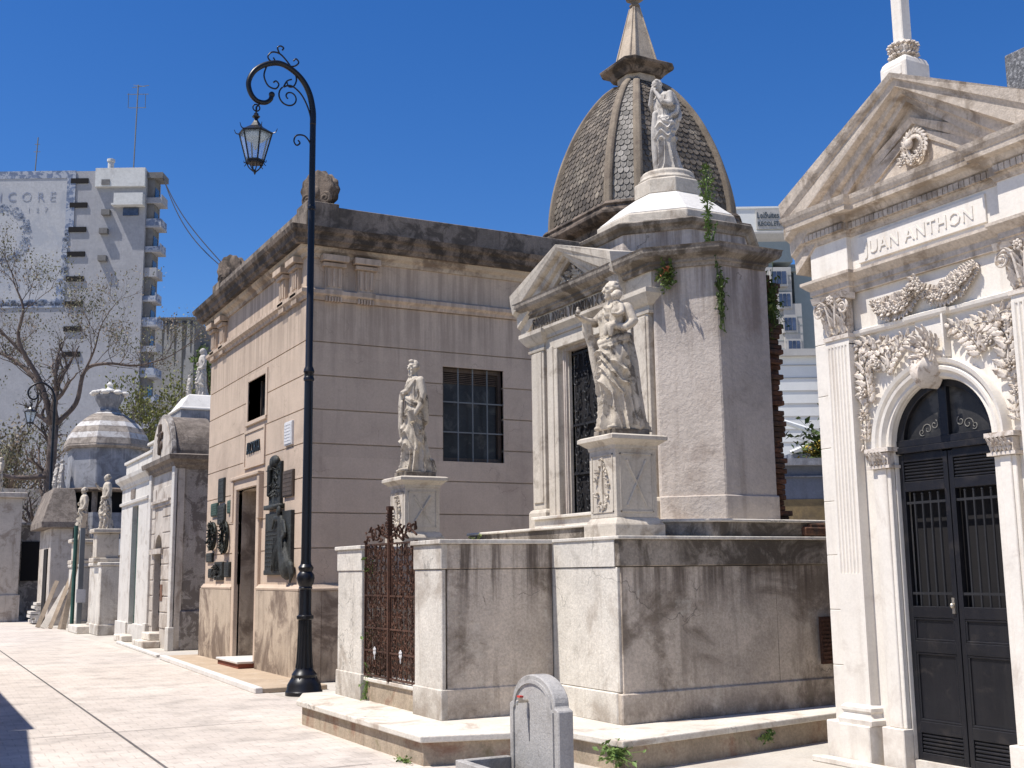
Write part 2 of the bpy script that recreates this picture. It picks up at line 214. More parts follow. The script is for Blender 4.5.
# ------------------------------------------------------------------ mesh helpers
class MB:
    def __init__(s): s.v = []; s.f = []; s.mi = []; s.cur = 0
    def add(s, vs, fs):
        o = len(s.v); s.v += [tuple(p) for p in vs]; s.f += [tuple(i + o for i in f) for f in fs]; s.mi += [s.cur] * len(fs); return s
    def box(s, x0, x1, y0, y1, z0, z1):
        v = [(x, y, z) for z in (z0, z1) for (x, y) in ((x0, y0), (x1, y0), (x1, y1), (x0, y1))]
        return s.add(v, [(0, 3, 2, 1), (4, 5, 6, 7), (0, 1, 5, 4), (1, 2, 6, 5), (2, 3, 7, 6), (3, 0, 4, 7)])
    def loft(s, rings, cap=True, closed=True):
        n = len(rings[0]); v = [p for r in rings for p in r]; f = []
        for i in range(len(rings) - 1):
            for j in range(n if closed else n - 1):
                k = (j + 1) % n; f.append((i * n + j, i * n + k, (i + 1) * n + k, (i + 1) * n + j))
        if cap and closed: f.append(tuple(range(n - 1, -1, -1))); f.append(tuple((len(rings) - 1) * n + j for j in range(n)))
        return s.add(v, f)
    def prism(s, poly, z0, z1):
        return s.loft([[(x, y, z0) for x, y in poly], [(x, y, z1) for x, y in poly]])
    def sweep(s, path, prof, closed=False):
        # path: list of (x,y); prof: closed list of (out, z); out = to the right of travel
        n = len(path); offs = []
        for i in range(n):
            p = Vector(path[i])
            a = Vector(path[i - 1]) if (i > 0 or closed) else None
            b = Vector(path[(i + 1) % n]) if (i < n - 1 or closed) else None
            d1 = (p - a).normalized() if a is not None else None; d2 = (b - p).normalized() if b is not None else None
            d1 = d1 or d2; d2 = d2 or d1
            n1 = Vector((d1.y, -d1.x)); n2 = Vector((d2.y, -d2.x)); mm = (n1 + n2); mm = mm / max(0.3, mm.dot(n1)) if mm.length > 1e-4 else n1
            offs.append((p, mm))
        rings = [[(p.x + mm.x * o, p.y + mm.y * o, z) for (o, z) in prof] for (p, mm) in offs]
        if closed:
            rings.append(rings[0]); return s.loft(rings, cap=False)
        return s.loft(rings)
    def lathe(s, prof, cx, cy, n=24, rot=0.0, sx=1, sy=1):
        rings = [[(cx + r * sx * math.cos(rot + 2 * PI * j / n), cy + r * sy * math.sin(rot + 2 * PI * j / n), z) for j in range(n)] for r, z in prof]
        return s.loft(rings)
    def tube(s, pts, r, n=8, taper=None, up=None):
        pts = [Vector(p) for p in pts]; rings = []; N = len(pts); prev = None
        for i, p in enumerate(pts):
            d = (pts[min(i + 1, N - 1)] - pts[max(i - 1, 0)]); d = d.normalized() if d.length > 1e-9 else Vector((0, 0, 1))
            if prev is None:
                a = d.orthogonal().normalized()
            else:
                a = prev - d * prev.dot(d); a = a.normalized() if a.length > 1e-6 else d.orthogonal().normalized()
            prev = a; b = d.cross(a)
            rr = r[i] if isinstance(r, (list, tuple)) else (r if taper is None else r + (taper - r) * i / (N - 1))
            rings.append([p + a * rr * math.cos(2 * PI * j / n) + b * rr * math.sin(2 * PI * j / n) for j in range(n)])
        return s.loft(rings)
    def ball(s, c, r, n=10, m=7, rot=None):
        rx, ry, rz = (r, r, r) if not isinstance(r, (tuple, list)) else r
        c = Vector(c); vs = [Vector((0, 0, -rz))]
        for i in range(1, m):
            t = -PI / 2 + PI * i / m
            for j in range(n):
                a = 2 * PI * j / n; vs.append(Vector((rx * math.cos(t) * math.cos(a), ry * math.cos(t) * math.sin(a), rz * math.sin(t))))
        vs.append(Vector((0, 0, rz)))
        if rot is not None: vs = [rot @ q for q in vs]
        f = [(0, 1 + (j + 1) % n, 1 + j) for j in range(n)]
        for i in range(m - 2):
            for j in range(n):
                k = (j + 1) % n; f.append((1 + i * n + j, 1 + i * n + k, 1 + (i + 1) * n + k, 1 + (i + 1) * n + j))
        L = len(vs) - 1; f += [(L, 1 + (m - 2) * n + j, 1 + (m - 2) * n + (j + 1) % n) for j in range(n)]
        return s.add([c + q for q in vs], f)
    def caps(s, pts, rad, n=12):
        # tapered limb with round ends
        P = [Vector(p) for p in pts]; R = list(rad); pp = []; rr = []
        d0 = (P[0] - P[1]).normalized(); d1 = (P[-1] - P[-2]).normalized()
        for t in (0.98, 0.8, 0.45): pp.append(P[0] + d0 * R[0] * t); rr.append(R[0] * math.sqrt(1 - t * t))
        # smooth resample
        for i in range(len(P) - 1):
            for k in range(4):
                t = k / 4; pp.append(P[i].lerp(P[i + 1], t)); rr.append(R[i] + (R[i + 1] - R[i]) * t)
        pp.append(P[-1]); rr.append(R[-1])
        for t in (0.45, 0.8, 0.98): pp.append(P[-1] + d1 * R[-1] * t); rr.append(R[-1] * math.sqrt(1 - t * t))
        return s.tube(pp, rr, n)
    def xform(s, mx, start=0):
        for i in range(start, len(s.v)): s.v[i] = tuple(mx @ Vector(s.v[i]))
        return s
    def build(s, name, mats, parent=None, bevel=0.0, smooth=False, local=False, seg=1):
        me = bpy.data.meshes.new(name)
        vs = s.v
        if parent is not None and not local:
            inv = WM[parent.name].inverted(); vs = [tuple(inv @ Vector(p)) for p in vs]
        me.from_pydata(vs, [], s.f)
        if not isinstance(mats, (list, tuple)): mats = [mats]
        for k in mats: me.materials.append(M[k] if isinstance(k, str) else k)
        if len(mats) > 1: me.polygons.foreach_set('material_index', s.mi)
        bm = bmesh.new(); bm.from_mesh(me); bmesh.ops.recalc_face_normals(bm, faces=bm.faces); bm.to_mesh(me); bm.free()
        if smooth: me.polygons.foreach_set('use_smooth', [True] * len(me.polygons))
        me.update()
        o = bpy.data.objects.new(name, me); COL.objects.link(o)
        if parent is not None: o.parent = parent; WM[o.name] = WM[parent.name]
        else: WM[o.name] = Matrix.Identity(4)
        if bevel > 0:
            b = o.modifiers.new('bevel', 'BEVEL'); b.width = bevel; b.segments = seg; b.limit_method = 'ANGLE'; b.angle_limit = math.radians(35)
        return o
WM = {}
def thing(name, label, cat, loc=(0, 0, 0), rotz=0.0, group=None):
    o = bpy.data.objects.new(name, None); COL.objects.link(o); o.location = loc; o.rotation_euler = (0, 0, rotz)
    o.empty_display_size = 0.2
    o['label'] = label; o['category'] = cat
    if group: o['group'] = group
    WM[o.name] = Matrix.Translation(loc) @ Matrix.Rotation(rotz, 4, 'Z'); return o
def tag(o, label, cat, group=None):
    o['label'] = label; o['category'] = cat
    if group: o['group'] = group
    return o
def struct(o, kind='structure'): o['kind'] = kind; return o
def lab(o, l): o['label'] = l; return o
def dup(root, loc, rotz=0.0, label=None, scale=None):
    r = root.copy(); COL.objects.link(r); r.location = loc; r.rotation_euler = (0, 0, rotz)
    if scale: r.scale = (scale,) * 3
    if label: r['label'] = label
    def rec(src, dst):
        for ch in list(src.children):
            c = ch.copy(); COL.objects.link(c); c.parent = dst; rec(ch, c)
    rec(root, r); return r
def spiral(c, u, v, r0, r1, a0, a1, n=24):
    c, u, v = Vector(c), Vector(u), Vector(v); out = []
    for i in range(n + 1):
        t = i / n; r = r0 + (r1 - r0) * t; a = a0 + (a1 - a0) * t; out.append(c + u * r * math.cos(a) + v * r * math.sin(a))
    return out
def spline(pts, n=8):
    P = [Vector(p) for p in pts]; out = []
    for i in range(len(P) - 1):
        a = P[max(i - 1, 0)]; b = P[i]; c = P[i + 1]; d = P[min(i + 2, len(P) - 1)]
        for k in range(n):
            t = k / n; out.append(0.5 * ((2 * b) + (c - a) * t + (2 * a - 5 * b + 4 * c - d) * t * t + (3 * b - a - 3 * c + d) * t ** 3))
    out.append(P[-1]); return out
def text_mb(txt, size, depth, org, right, up, out, sx=1.0, align='LEFT', mb=None, spacing=1.0):
    cu = bpy.data.curves.new('t', 'FONT'); cu.body = txt; cu.size = size; cu.extrude = depth; cu.align_x = align; cu.space_character = spacing; cu.resolution_u = 2
    o = bpy.data.objects.new('t', cu); COL.objects.link(o)
    me = bpy.data.meshes.new_from_object(o.evaluated_get(bpy.context.evaluated_depsgraph_get()))
    mb = mb or MB(); org, right, up, out = map(Vector, (org, right, up, out))
    mb.add([org + right * q.co.x * sx + up * q.co.y + out * q.co.z for q in me.vertices], [tuple(p.vertices) for p in me.polygons])
    bpy.data.objects.remove(o); bpy.data.curves.remove(cu); bpy.data.meshes.remove(me); return mb
def remeshed(mb, name, m, parent, voxel, smooth_it=2, mats=None):
    o = mb.build(name, m, parent, smooth=True)
    md = o.modifiers.new('r', 'REMESH'); md.mode = 'VOXEL'; md.voxel_size = voxel; md.adaptivity = 0; md.use_smooth_shade = True
    if smooth_it:
        s2 = o.modifiers.new('s', 'SMOOTH'); s2.factor = 0.5; s2.iterations = smooth_it
    dg = bpy.context.evaluated_depsgraph_get(); me = bpy.data.meshes.new_from_object(o.evaluated_get(dg))
    old = o.data; o.modifiers.clear(); o.data = me; me.name = name; bpy.data.meshes.remove(old)
    return o
def carved_leaf(mb, c, d, nrm, L, W, curl=.35):
    """closed pointed leaf with a raised midrib and scalloped edge, tip curling outwards"""
    c, d, nrm = Vector(c), Vector(d).normalized(), Vector(nrm).normalized(); s_ = d.cross(nrm)
    s_ = s_.normalized() if s_.length > 1e-5 else d.orthogonal(); nrm = s_.cross(d).normalized()
    rows = []
    for t, w_ in ((0, .25), (.2, .85), (.33, .62), (.5, 1.0), (.64, .6), (.78, .62), (.9, .3), (1, .04)):
        q = c + d * (L * (t - .35)) + nrm * (curl * L * t * t); ww = W * .5 * w_
        rows.append([q - nrm * .012, q - s_ * ww - nrm * .002, q - s_ * ww * .45 + nrm * .010, q + nrm * .004, q + s_ * ww * .45 + nrm * .010, q + s_ * ww - nrm * .002])
    mb.loft(rows)
def leafblob(mb, c, size, rnd, n=(7, 5), flat=0.45):
    a = rnd.uniform(0, 2 * PI); k = rnd.random()
    if k < .14: mb.ball(c, size * .5, 8, 6); return
    carved_leaf(mb, c, (rnd.uniform(-.45, .1), math.cos(a), math.sin(a)), (-1, rnd.uniform(-.5, .5), rnd.uniform(-.4, .5)), size * 2.5, size * 1.5, rnd.uniform(.1, .5))

X_, Y_, Z_ = Vector((1, 0, 0)), Vector((0, 1, 0)), Vector((0, 0, 1))
#@@ground
# ------------------------------------------------------------------ ground
g = MB(); g.add([(-400, -60, 0), (400, -60, 0), (400, 700, 0), (-400, 700, 0)], [(0, 1, 2, 3)])
struct(g.build('ground', 'concrete'))
g = MB(); g.add([(-1.6, -5, 0.004), (4.62, -5, 0.004), (4.72, 60, 0.004), (-1.6, 60, 0.004)], [(0, 1, 2, 3)])
struct(g.build('paving', 'paving'))
g = MB(); g.add([(2.06, -5, 0.008), (2.085, -5, 0.008), (2.35, 55, 0.008), (2.32, 55, 0.008)], [(0, 1, 2, 3)])
for yy in (9.55, 12.9, 16.4): g.add([(-1.6, yy, 0.008), (3.7, yy, 0.008), (3.7, yy + 0.012, 0.008), (-1.6, yy + 0.012, 0.008)], [(0, 1, 2, 3)])
struct(g.build('drain_groove', 'joint'))
g = MB(); g.prism([(4.56, 15.95), (5.5, 15.95), (5.5, 23.6), (4.80, 23.6)], 0.0, 0.07)
o = struct(g.build('pavement', 'kerbtop', bevel=0.01))
g = MB(); g.prism([(4.46, 15.93), (4.57, 15.93), (4.81, 23.6), (4.70, 23.6)], 0.0, 0.085)
g.prism([(4.75, 24.2), (4.86, 24.2), (5.02, 30), (4.92, 30)], 0.0, 0.06)
struct(g.build('kerb', 'kerb', bevel=0.012))
#@@statues
# ------------------------------------------------------------------ carved figures
def figure(pose, h, seed=1, detail=1.0):
    """local: +x forward, +y figure's left, z up; unit height scaled to h"""
    rnd = random.Random(seed); mb = MB()
    lean = pose.get('lean', lambda z: (0, 0)); flare = pose.get('flare', 0.0)
    zs = [0, .03, .12, .25, .40, .50, .58, .66, .74, .80, .835, .86]
    ry = [.125, .128, .115, .108, .112, .115, .098, .10, .118, .122, .095, .035]
    rx = [.125, .125, .105, .092, .088, .088, .075, .080, .082, .070, .055, .035]
    ex = pose.get('depth', 1.0)
    def itp(a, z):
        for i in range(len(zs) - 1):
            if z <= zs[i + 1]:
                t = (z - zs[i]) / (zs[i + 1] - zs[i]); t = t * t * (3 - 2 * t); return a[i] + (a[i + 1] - a[i]) * t
        return a[-1]
    N, L = 170, 170; rings = []; ph = rnd.uniform(0, 6)
    tw = pose.get('twist', 2.0); knee = pose.get('knee', 0); U0 = pose.get('ucen', .2); za, zb_ = pose.get('uz', (.16, .57)); fold = pose.get('fold', 1)
    def ridge(t): return 1 - 2 * abs(math.sin(t)) ** .55
    def sm(x): x = max(0, min(1, x)); return x * x * (3 - 2 * x)
    for i in range(L):
        z = .86 * i / (L - 1); cx, cy = lean(z); ring = []
        for j in range(N):
            a = 2 * PI * j / N; c_, s_ = math.cos(a), math.sin(a); q = Vector((c_ * 1.5, s_ * 1.5, z * 3 + seed))
            wob = mnoise.noise(q) ; wob2 = mnoise.noise(q * 2.3)
            # hanging vertical folds, deep at the hem
            vert = ridge(5.5 * a + ph + 2.2 * wob + tw * (z - .5) ** 2 * 3)
            va = (.024 * sm((.50 - z) / .34) + .003)
            # U-shaped mantle folds slung across the front
            uc = .5 + .5 * math.cos(a - U0); un = ridge(PI * ((z - .16 * uc * uc) * 10.5 + 1.6 * wob + .4 * a))
            uw = sm((z - za) / .06) * sm((zb_ - z) / .05) * sm(uc * 1.6)
            # fine pleats of the bodice
            tp = ridge(9 * a + 14 * z * math.copysign(1, s_) + 2 * wob2) * .0085 * sm((z - .55) / .06) * sm((.82 - z) / .06)
            d_ = fold * (va * vert * (1 - .85 * uw) + .021 * uw * un * (.6 + .6 * wob2 + .4)) + tp + .012 * wob * sm((.6 - z) / .2)
            X = itp(rx, z) * ex; Y = itp(ry, z)
            step = .014 * uw
            bk = flare * max(0, (.3 - z) / .3) ** 1.6 * max(0, -c_)
            kn = .030 * math.exp(-((z - .30) / .10) ** 2) * max(0, c_) ** 2 * max(0, math.cos(a - knee * .9))
            ring.append(Vector((cx + c_ * (X + d_ + bk + kn + step), cy + s_ * (Y + d_ + step), z)))
        rings.append(ring)
    mb.loft(rings)
    for (pts, r0) in pose.get('swags', []):
        q2 = []
        for q in spline(pts, 6):
            cx, cy = lean(q.z); a = math.atan2((q.y - cy) / itp(ry, min(q.z, .86)), (q.x - cx) / (itp(rx, min(q.z, .86)) * ex)); rb = Vector((math.cos(a) * itp(rx, min(q.z, .86)) * ex, math.sin(a) * itp(ry, min(q.z, .86))))
            d = Vector((q.x - cx, q.y - cy)).length - rb.length
            if d < .05:
                bk = flare * max(0, (.3 - q.z) / .3) ** 1.6 * max(0, -math.cos(a))
                q = Vector((cx + rb.x * (1 + .002 / rb.length) + bk * math.cos(a), cy + rb.y * (1 + .002 / rb.length), q.z))
            q2.append(q)
        mb.tube(q2, [r0 * (.45 + .75 * math.sin(PI * (i + .5) / len(q2)) ** .5) for i in range(len(q2))], 8)
    for (pts, rad) in pose.get('limbs', []): mb.caps(pts, rad, 12)
    for (c, r) in pose.get('blobs', []): mb.ball(c, r, 14, 9)
    # head
    hx, hy, hz = pose.get('head', (.012, 0, .925)); st = len(mb.v); yaw = pose.get('hyaw', 0); nod = pose.get('nod', 0)
    mb.ball((0, 0, .004), (.043, .036, .050), 16, 12)
    mb.ball((.012, 0, -.022), (.030, .026, .032), 12, 8)
    mb.caps([(.040, 0, .014), (.052, 0, -.008)], [.005, .0085], 8)      # nose
    mb.ball((.036, 0, -.026), (.010, .012, .005), 8, 6)                # lips
    mb.ball((.034, 0, -.042), (.012, .012, .010), 8, 6)                # chin
    for sgn in (-1, 1):
        mb.ball((.036, sgn * .016, .017), (.011, .013, .005), 8, 6); mb.ball((.034, sgn * .015, .005), (.008, .008, .005), 8, 6); mb.ball((.030, sgn * .019, -.012), (.012, .010, .010), 8, 6)    # brow, eye, cheek
        mb.ball((.000, sgn * .036, -.002), (.008, .005, .013), 8, 6)   # ear
    hair = pose.get('hair', 'bun')
    if hair == 'man':
        for k in range(60):
            a = rnd.uniform(1.0, 5.28); t = rnd.uniform(-.2, 1.35)
            mb.ball((math.cos(a) * .040 * math.cos(t) - .004, math.sin(a) * .036 * math.cos(t), .008 + .047 * math.sin(t)), .012, 7, 5)
        mb.ball((.022, 0, .052), (.018, .024, .014), 10, 7)
        for k in range(26):
            t = rnd.random(); mb.ball((.030 - .004 * rnd.random(), rnd.uniform(-.022, .022) * (1 - t * .5), -.034 - t * .032), .010, 7, 5)
    elif hair == 'bun':
        mb.ball((-.012, 0, .014), (.044, .042, .046), 14, 9)
        for k in range(40):
            a = rnd.uniform(1.1, 5.18); t = rnd.uniform(-.3, 1.2)
            mb.ball((math.cos(a) * .046 * math.cos(t) - .006, math.sin(a) * .040 * math.cos(t), .010 + .048 * math.sin(t)), .009, 7, 5)
        mb.ball((-.050, 0, .008), (.020, .020, .020), 10, 7)
    elif hair == 'veil':
        mb.ball((-.012, 0, .006), (.052, .048, .056), 14, 9)
        mb.caps([(-.03, 0, 0), (-.045, 0, -.07), (-.04, 0, -.13)], [.045, .05, .05], 12)
    mb.caps([(-.005, 0, -.02), (-.012, 0, -.085)], [.024, .030], 12)
    mb.xform(Matrix.Translation((hx, hy, hz)) @ Matrix.Scale(1.16, 4) @ Matrix.Rotation(yaw, 4, 'Z') @ Matrix.Rotation(nod, 4, 'Y'), st)
    # feet
    for fx, fy, fa in pose.get('feet', [(.10, -.045, 0), (.12, .05, .15)]):
        mb.caps([(fx - .04, fy, .022), (fx + .05 * math.cos(fa), fy + .05 * math.sin(fa), .012)], [.022, .013], 10)
    for fn in pose.get('extra', []): fn(mb, rnd)
    return mb
def hand(mb, c, d, n, r=.011, spread=.011, L=.034, curl=.6):
    """small hand: palm + five fingers, d = pointing direction, n = palm normal"""
    c, d, n = Vector(c), Vector(d).normalized(), Vector(n).normalized(); s_ = d.cross(n).normalized()
    mb.ball(c, (.017, .017, .014), 10, 7)
    for k, ln in zip((-1.5, -.5, .5, 1.5), (.85, 1.0, .95, .75)):
        a = c + s_ * k * spread * .62 + d * .012; b = a + d * L * .55 * ln; e = b + (d * (1 - curl) + n * curl).normalized() * L * .5 * ln
        mb.caps([a, b, e], [.0065, .006, .0045], 8)
    a = c + s_ * -1.6 * spread * .7; mb.caps([a, a + (d + s_ * -1.0).normalized() * .02, a + d * .03 + n * .01], [.007, .006, .005], 8)
def make_figure(pose, h, name, label, loc, mkey, group=None, rot=PI, seed=1, base=None, vox=.0048, cat='statue'):
    t = thing(name, label, cat, loc, rot, group)
    mb = figure(pose, h, seed)
    bz = base or 0
    mb.xform(WM[t.name] @ Matrix.Translation((0, 0, bz)) @ Matrix.Scale(h, 4))
    o = remeshed(mb, 'carved_figure', mkey, t, vox * h, 1)
    return t

def pose_man():
    P = {'lean': lambda z: (.010 * math.sin(z * 4), .012 * math.sin(z * 5)), 'hair': 'man', 'hyaw': .25, 'head': (.016, .004, .925), 'flare': .07, 'twist': 2.4, 'knee': -.6}
    P['limbs'] = [
        ([(0, .125, .80), (-.012, .150, .68), (.015, .150, .57), (.055, .125, .50)], [.036, .031, .026, .019]),   # left arm down, book
        ([(0, -.120, .80), (.03, -.140, .70), (.090, -.075, .665), (.115, -.02, .70)], [.036, .032, .025, .018]),  # right arm to chest
        ([(-.03, .07, .78), (-.05, .08, .62), (-.06, .07, .45)], [.035, .045, .04])]
    P['swags'] = [
        ([(.07, .08, .80), (.09, .04, .74), (.095, -.02, .68)], .013), ([(.04, .10, .81), (.08, .07, .75), (.09, .02, .70)], .011),
        ([(.085, -.04, .69), (.09, .03, .65), (.06, .10, .61), (-.02, .12, .59), (-.08, .05, .61)], .016),
        ([(.09, -.03, .665), (.09, .04, .62), (.06, .11, .585), (-.02, .12, .57)], .012),
        ([(-.09, .08, .35), (-.12, .09, .15), (-.16, .09, .015)], .014)]
    P['limbs'] += [([(.108, -.045, .68), (.112, -.05, .58), (.11, -.05, .48)], [.022, .026, .022]), ([(.11, -.05, .50), (.115, -.055, .40), (.11, -.05, .31)], [.024, .02, .012]), ([(.115, -.02, .62), (.12, -.02, .52), (.115, -.02, .42)], [.014, .017, .008])]
    def ex(mb, rnd):
        hand(mb, (.118, -.01, .705), (-.2, .9, .3), (-1, 0, 0)); hand(mb, (.062, .120, .49), (.5, -.3, -.8), (.6, -.6, 0))
        st = len(mb.v); mb.box(-.035, .035, -.012, .012, -.05, .05)
        mb.xform(Matrix.Translation((.085, .128, .485)) @ Matrix.Rotation(.25, 4, 'Y') @ Matrix.Rotation(.3, 4, 'Z'), st)
    P['extra'] = [ex]; P['feet'] = [(.10, -.04, 0), (.13, .06, .3)]
    return P
def pose_mother():
    P = {'lean': lambda z: (.045 * math.sin(z * 3.3) - .02 + .02 * (1 - z), .018 * math.sin(z * 5.5)), 'hair': 'bun', 'hyaw': -.15, 'head': (.036, 0, .925), 'flare': .10, 'twist': -2.6, 'knee': .5, 'depth': 1.1}
    P['limbs'] = [
        ([(.02, -.12, .795), (.075, -.15, .735), (.15, -.125, .735), (.215, -.095, .745)], [.036, .033, .024, .017]),  # right arm reaching forward
        ([(.0, .12, .79), (-.025, .155, .70), (.03, .150, .655), (.085, .095, .67)], [.038, .034, .027, .020]),       # left arm under child
        ([(.060, .085, .70), (.055, .088, .77), (.050, .085, .815)], [.042, .046, .032]),                              # child trunk
        ([(.065, .100, .69), (.115, .105, .66), (.115, .10, .61)], [.026, .022, .015]),
        ([(.065, .070, .69), (.12, .065, .67), (.125, .06, .62)], [.026, .022, .015]),
        ([(.045, .125, .80), (.055, .150, .755), (.09, .14, .735)], [.020, .017, .013]),
        ([(.055, .045, .80), (.085, .02, .79), (.09, 0, .81)], [.018, .015, .012]),
        ([(.05, .085, .815), (.052, .085, .845)], [.016, .018])]
    P['blobs'] = [((.055, .085, .872), (.033, .031, .034)), ((.084, .078, .885), (.006, .022, .004)), ((.090, .083, .874), (.006, .005, .006)), ((.040, .112, .872), (.006, .005, .009)), ((.082, .085, .865), (.010, .009, .010)), ((.046, .085, .885), (.034, .034, .030)),
                  ((.088, -.035, .755), (.030, .030, .030)), ((.088, .030, .755), (.028, .028, .028))]
    P['swags'] = [
        ([(.10, -.09, .60), (.12, -.02, .57), (.11, .06, .575), (.04, .12, .60), (-.06, .10, .62), (-.1, 0, .62)], .020),
        ([(.11, -.08, .585), (.135, -.01, .545), (.12, .07, .55), (.03, .13, .575), (-.07, .09, .60)], .014)]
    P['limbs'] += [([(.14, -.135, .735), (.138, -.135, .66), (.12, -.13, .58)], [.026, .034, .026]), ([(.12, -.13, .62), (.105, -.125, .50), (.085, -.12, .36), (.06, -.12, .22)], [.030, .030, .026, .018]),
        ([(.175, -.12, .73), (.165, -.125, .67), (.15, -.12, .61)], [.017, .022, .012]), ([(.09, -.13, .60), (.075, -.14, .45), (.05, -.135, .3), (.03, -.13, .1)], [.03, .03, .03, .03]),
        ([(-.06, .04, .62), (-.085, .05, .45), (-.10, .05, .25), (-.135, .05, .03)], [.03, .035, .04, .04]), ([(-.03, .09, .40), (-.06, .10, .2), (-.09, .10, .03)], [.03, .03, .035])]
    P['ucen'] = .35; P['uz'] = (.20, .575)
    def ex(mb, rnd):
        hand(mb, (.225, -.092, .748), (.9, .1, .2), (0, .2, 1), curl=.45); hand(mb, (.095, .075, .672), (.2, -.9, .2), (.5, 0, .8))
        hand(mb, (.095, .135, .735), (.8, -.3, 0), (0, 0, 1), L=.018)
        mb.lathe([(.004, .765), (.014, .775), (.017, .79), (.010, .80), (.012, .812), (.003, .82)], .238, -.09, 10)
    P['extra'] = [ex]; P['feet'] = [(.10, -.05, 0), (-.045, .075, 2.9), (.085, .07, .2)]
    return P
def pose_mourner():
    P = {'lean': lambda z: (.055 * z * z + .03 * math.sin(z * 4) - .02, .012 * math.sin(z * 5)), 'hair': 'bun', 'hyaw': .15, 'head': (.085, .0, .905), 'nod': .60, 'flare': .03, 'twist': 2.2, 'knee': -.4, 'depth': 1.12}
    P['limbs'] = [
        ([(.02, .115, .80), (.03, .140, .69), (.095, .10, .71), (.125, .03, .83)], [.038, .033, .027, .018]),
        ([(.02, -.115, .80), (.04, -.13, .70), (.11, -.08, .74), (.135, -.02, .85)], [.038, .033, .027, .018]),
        ([(-.03, .05, .80), (-.06, .07, .70), (-.065, .07, .6), (-.06, .06, .5)], [.06, .062, .055, .05])]
    P['swags'] = [
        ([(.0, .12, .78), (-.04, .14, .68), (-.02, .15, .60), (.05, .12, .56), (.10, .06, .55)], .020),
        ([(-.06, .08, .76), (-.09, .11, .64), (-.06, .14, .54), (.02, .14, .50), (.10, .08, .53)], .020),
        ([(-.09, .05, .62), (-.09, .11, .50), (-.03, .14, .43), (.05, .13, .42)], .014)]
    P['limbs'] += [([(.11, -.01, .62), (.12, -.02, .45), (.12, -.02, .25), (.11, -.02, .05)], [.03, .035, .035, .03])]
    P['ucen'] = 1.9; P['uz'] = (.30, .60)
    def ex(mb, rnd):
        hand(mb, (.128, .025, .84), (.1, -.5, .9), (-1, 0, .2)); hand(mb, (.138, -.02, .86), (.1, .5, .9), (-1, 0, .2))
    P['extra'] = [ex]; return P
def pose_simple(raise_arm=False, veil=False, s=1):
    P = {'lean': lambda z: (.012 * math.sin(z * 4), .012 * math.sin(z * 5) * s), 'hair': 'veil' if veil else 'bun', 'hyaw': .2 * s, 'twist': 2.0 * s, 'flare': .03}
    P['limbs'] = [([(0, .12, .80), (-.01, .145, .68), (.03, .13, .58), (.08, .09, .56)], [.036, .03, .026, .018])]
    if raise_arm: P['limbs'].append(([(0, -.12, .80), (.04, -.15, .72), (.12, -.13, .74), (.17, -.11, .80)], [.036, .03, .024, .018]))
    else: P['limbs'].append(([(0, -.12, .80), (.02, -.145, .69), (.085, -.08, .66), (.10, -.02, .68)], [.036, .03, .026, .018]))
    P['swags'] = [([(.09, -.06, .60), (.11, .02, .55), (.06, .11, .55), (-.05, .11, .60)], .018)]
    def ex(mb, rnd):
        hand(mb, (.085, .085, .565), (.8, -.4, 0), (0, 0, 1))
        if raise_arm: hand(mb, (.175, -.108, .81), (.4, 0, .9), (-.5, 1, 0))
        else: hand(mb, (.105, -.015, .685), (0, 1, .2), (-1, 0, 0))
    P['extra'] = [ex]; return P

# ------------------------------------------------------------------ iron scrollwork (plane given by org,u,v,out)
def scroll_panel(mb, org, u, v, out, W, H, nx, ny, r, rnd, leaves=True, dens=1):
    org, u, v, out = Vector(org), Vector(u), Vector(v), Vector(out); cw, ch = W / nx, H / ny
    for i in range(nx):
        for j in range(ny):
            c = org + u * (i + .5) * cw + v * (j + .5) * ch; sg = 1 if (i + j) % 2 else -1; rr = min(cw, ch) * .36
            jit = lambda: out * rnd.uniform(-.012, .012)
            c1 = c + v * ch * .24; c2 = c - v * ch * .24
            p = spiral(c1 + jit(), u * sg, v, rr * .15, rr * .75, 7.5, 2.2, 12) + spiral(c2 + jit(), u * -sg, v, rr * .75, rr * .15, -2.2 + PI, -7.5 + PI, 12)[1:]
            mb.tube(p, r, 5)
            if leaves:
                for k in range(3 * dens):
                    q = c + u * rnd.uniform(-.5, .5) * cw + v * rnd.uniform(-.5, .5) * ch + jit(); a = rnd.uniform(0, 6.3)
                    d = u * math.cos(a) + v * math.sin(a); L = rnd.uniform(.02, .045)
                    s_ = d.cross(out) * L * .28
                    mb.add([q - d * L * .5, q + s_ + out * .006, q + d * L * .6 + out * rnd.uniform(0, .014), q - s_ + out * .006], [(0, 1, 2), (0, 2, 3)])

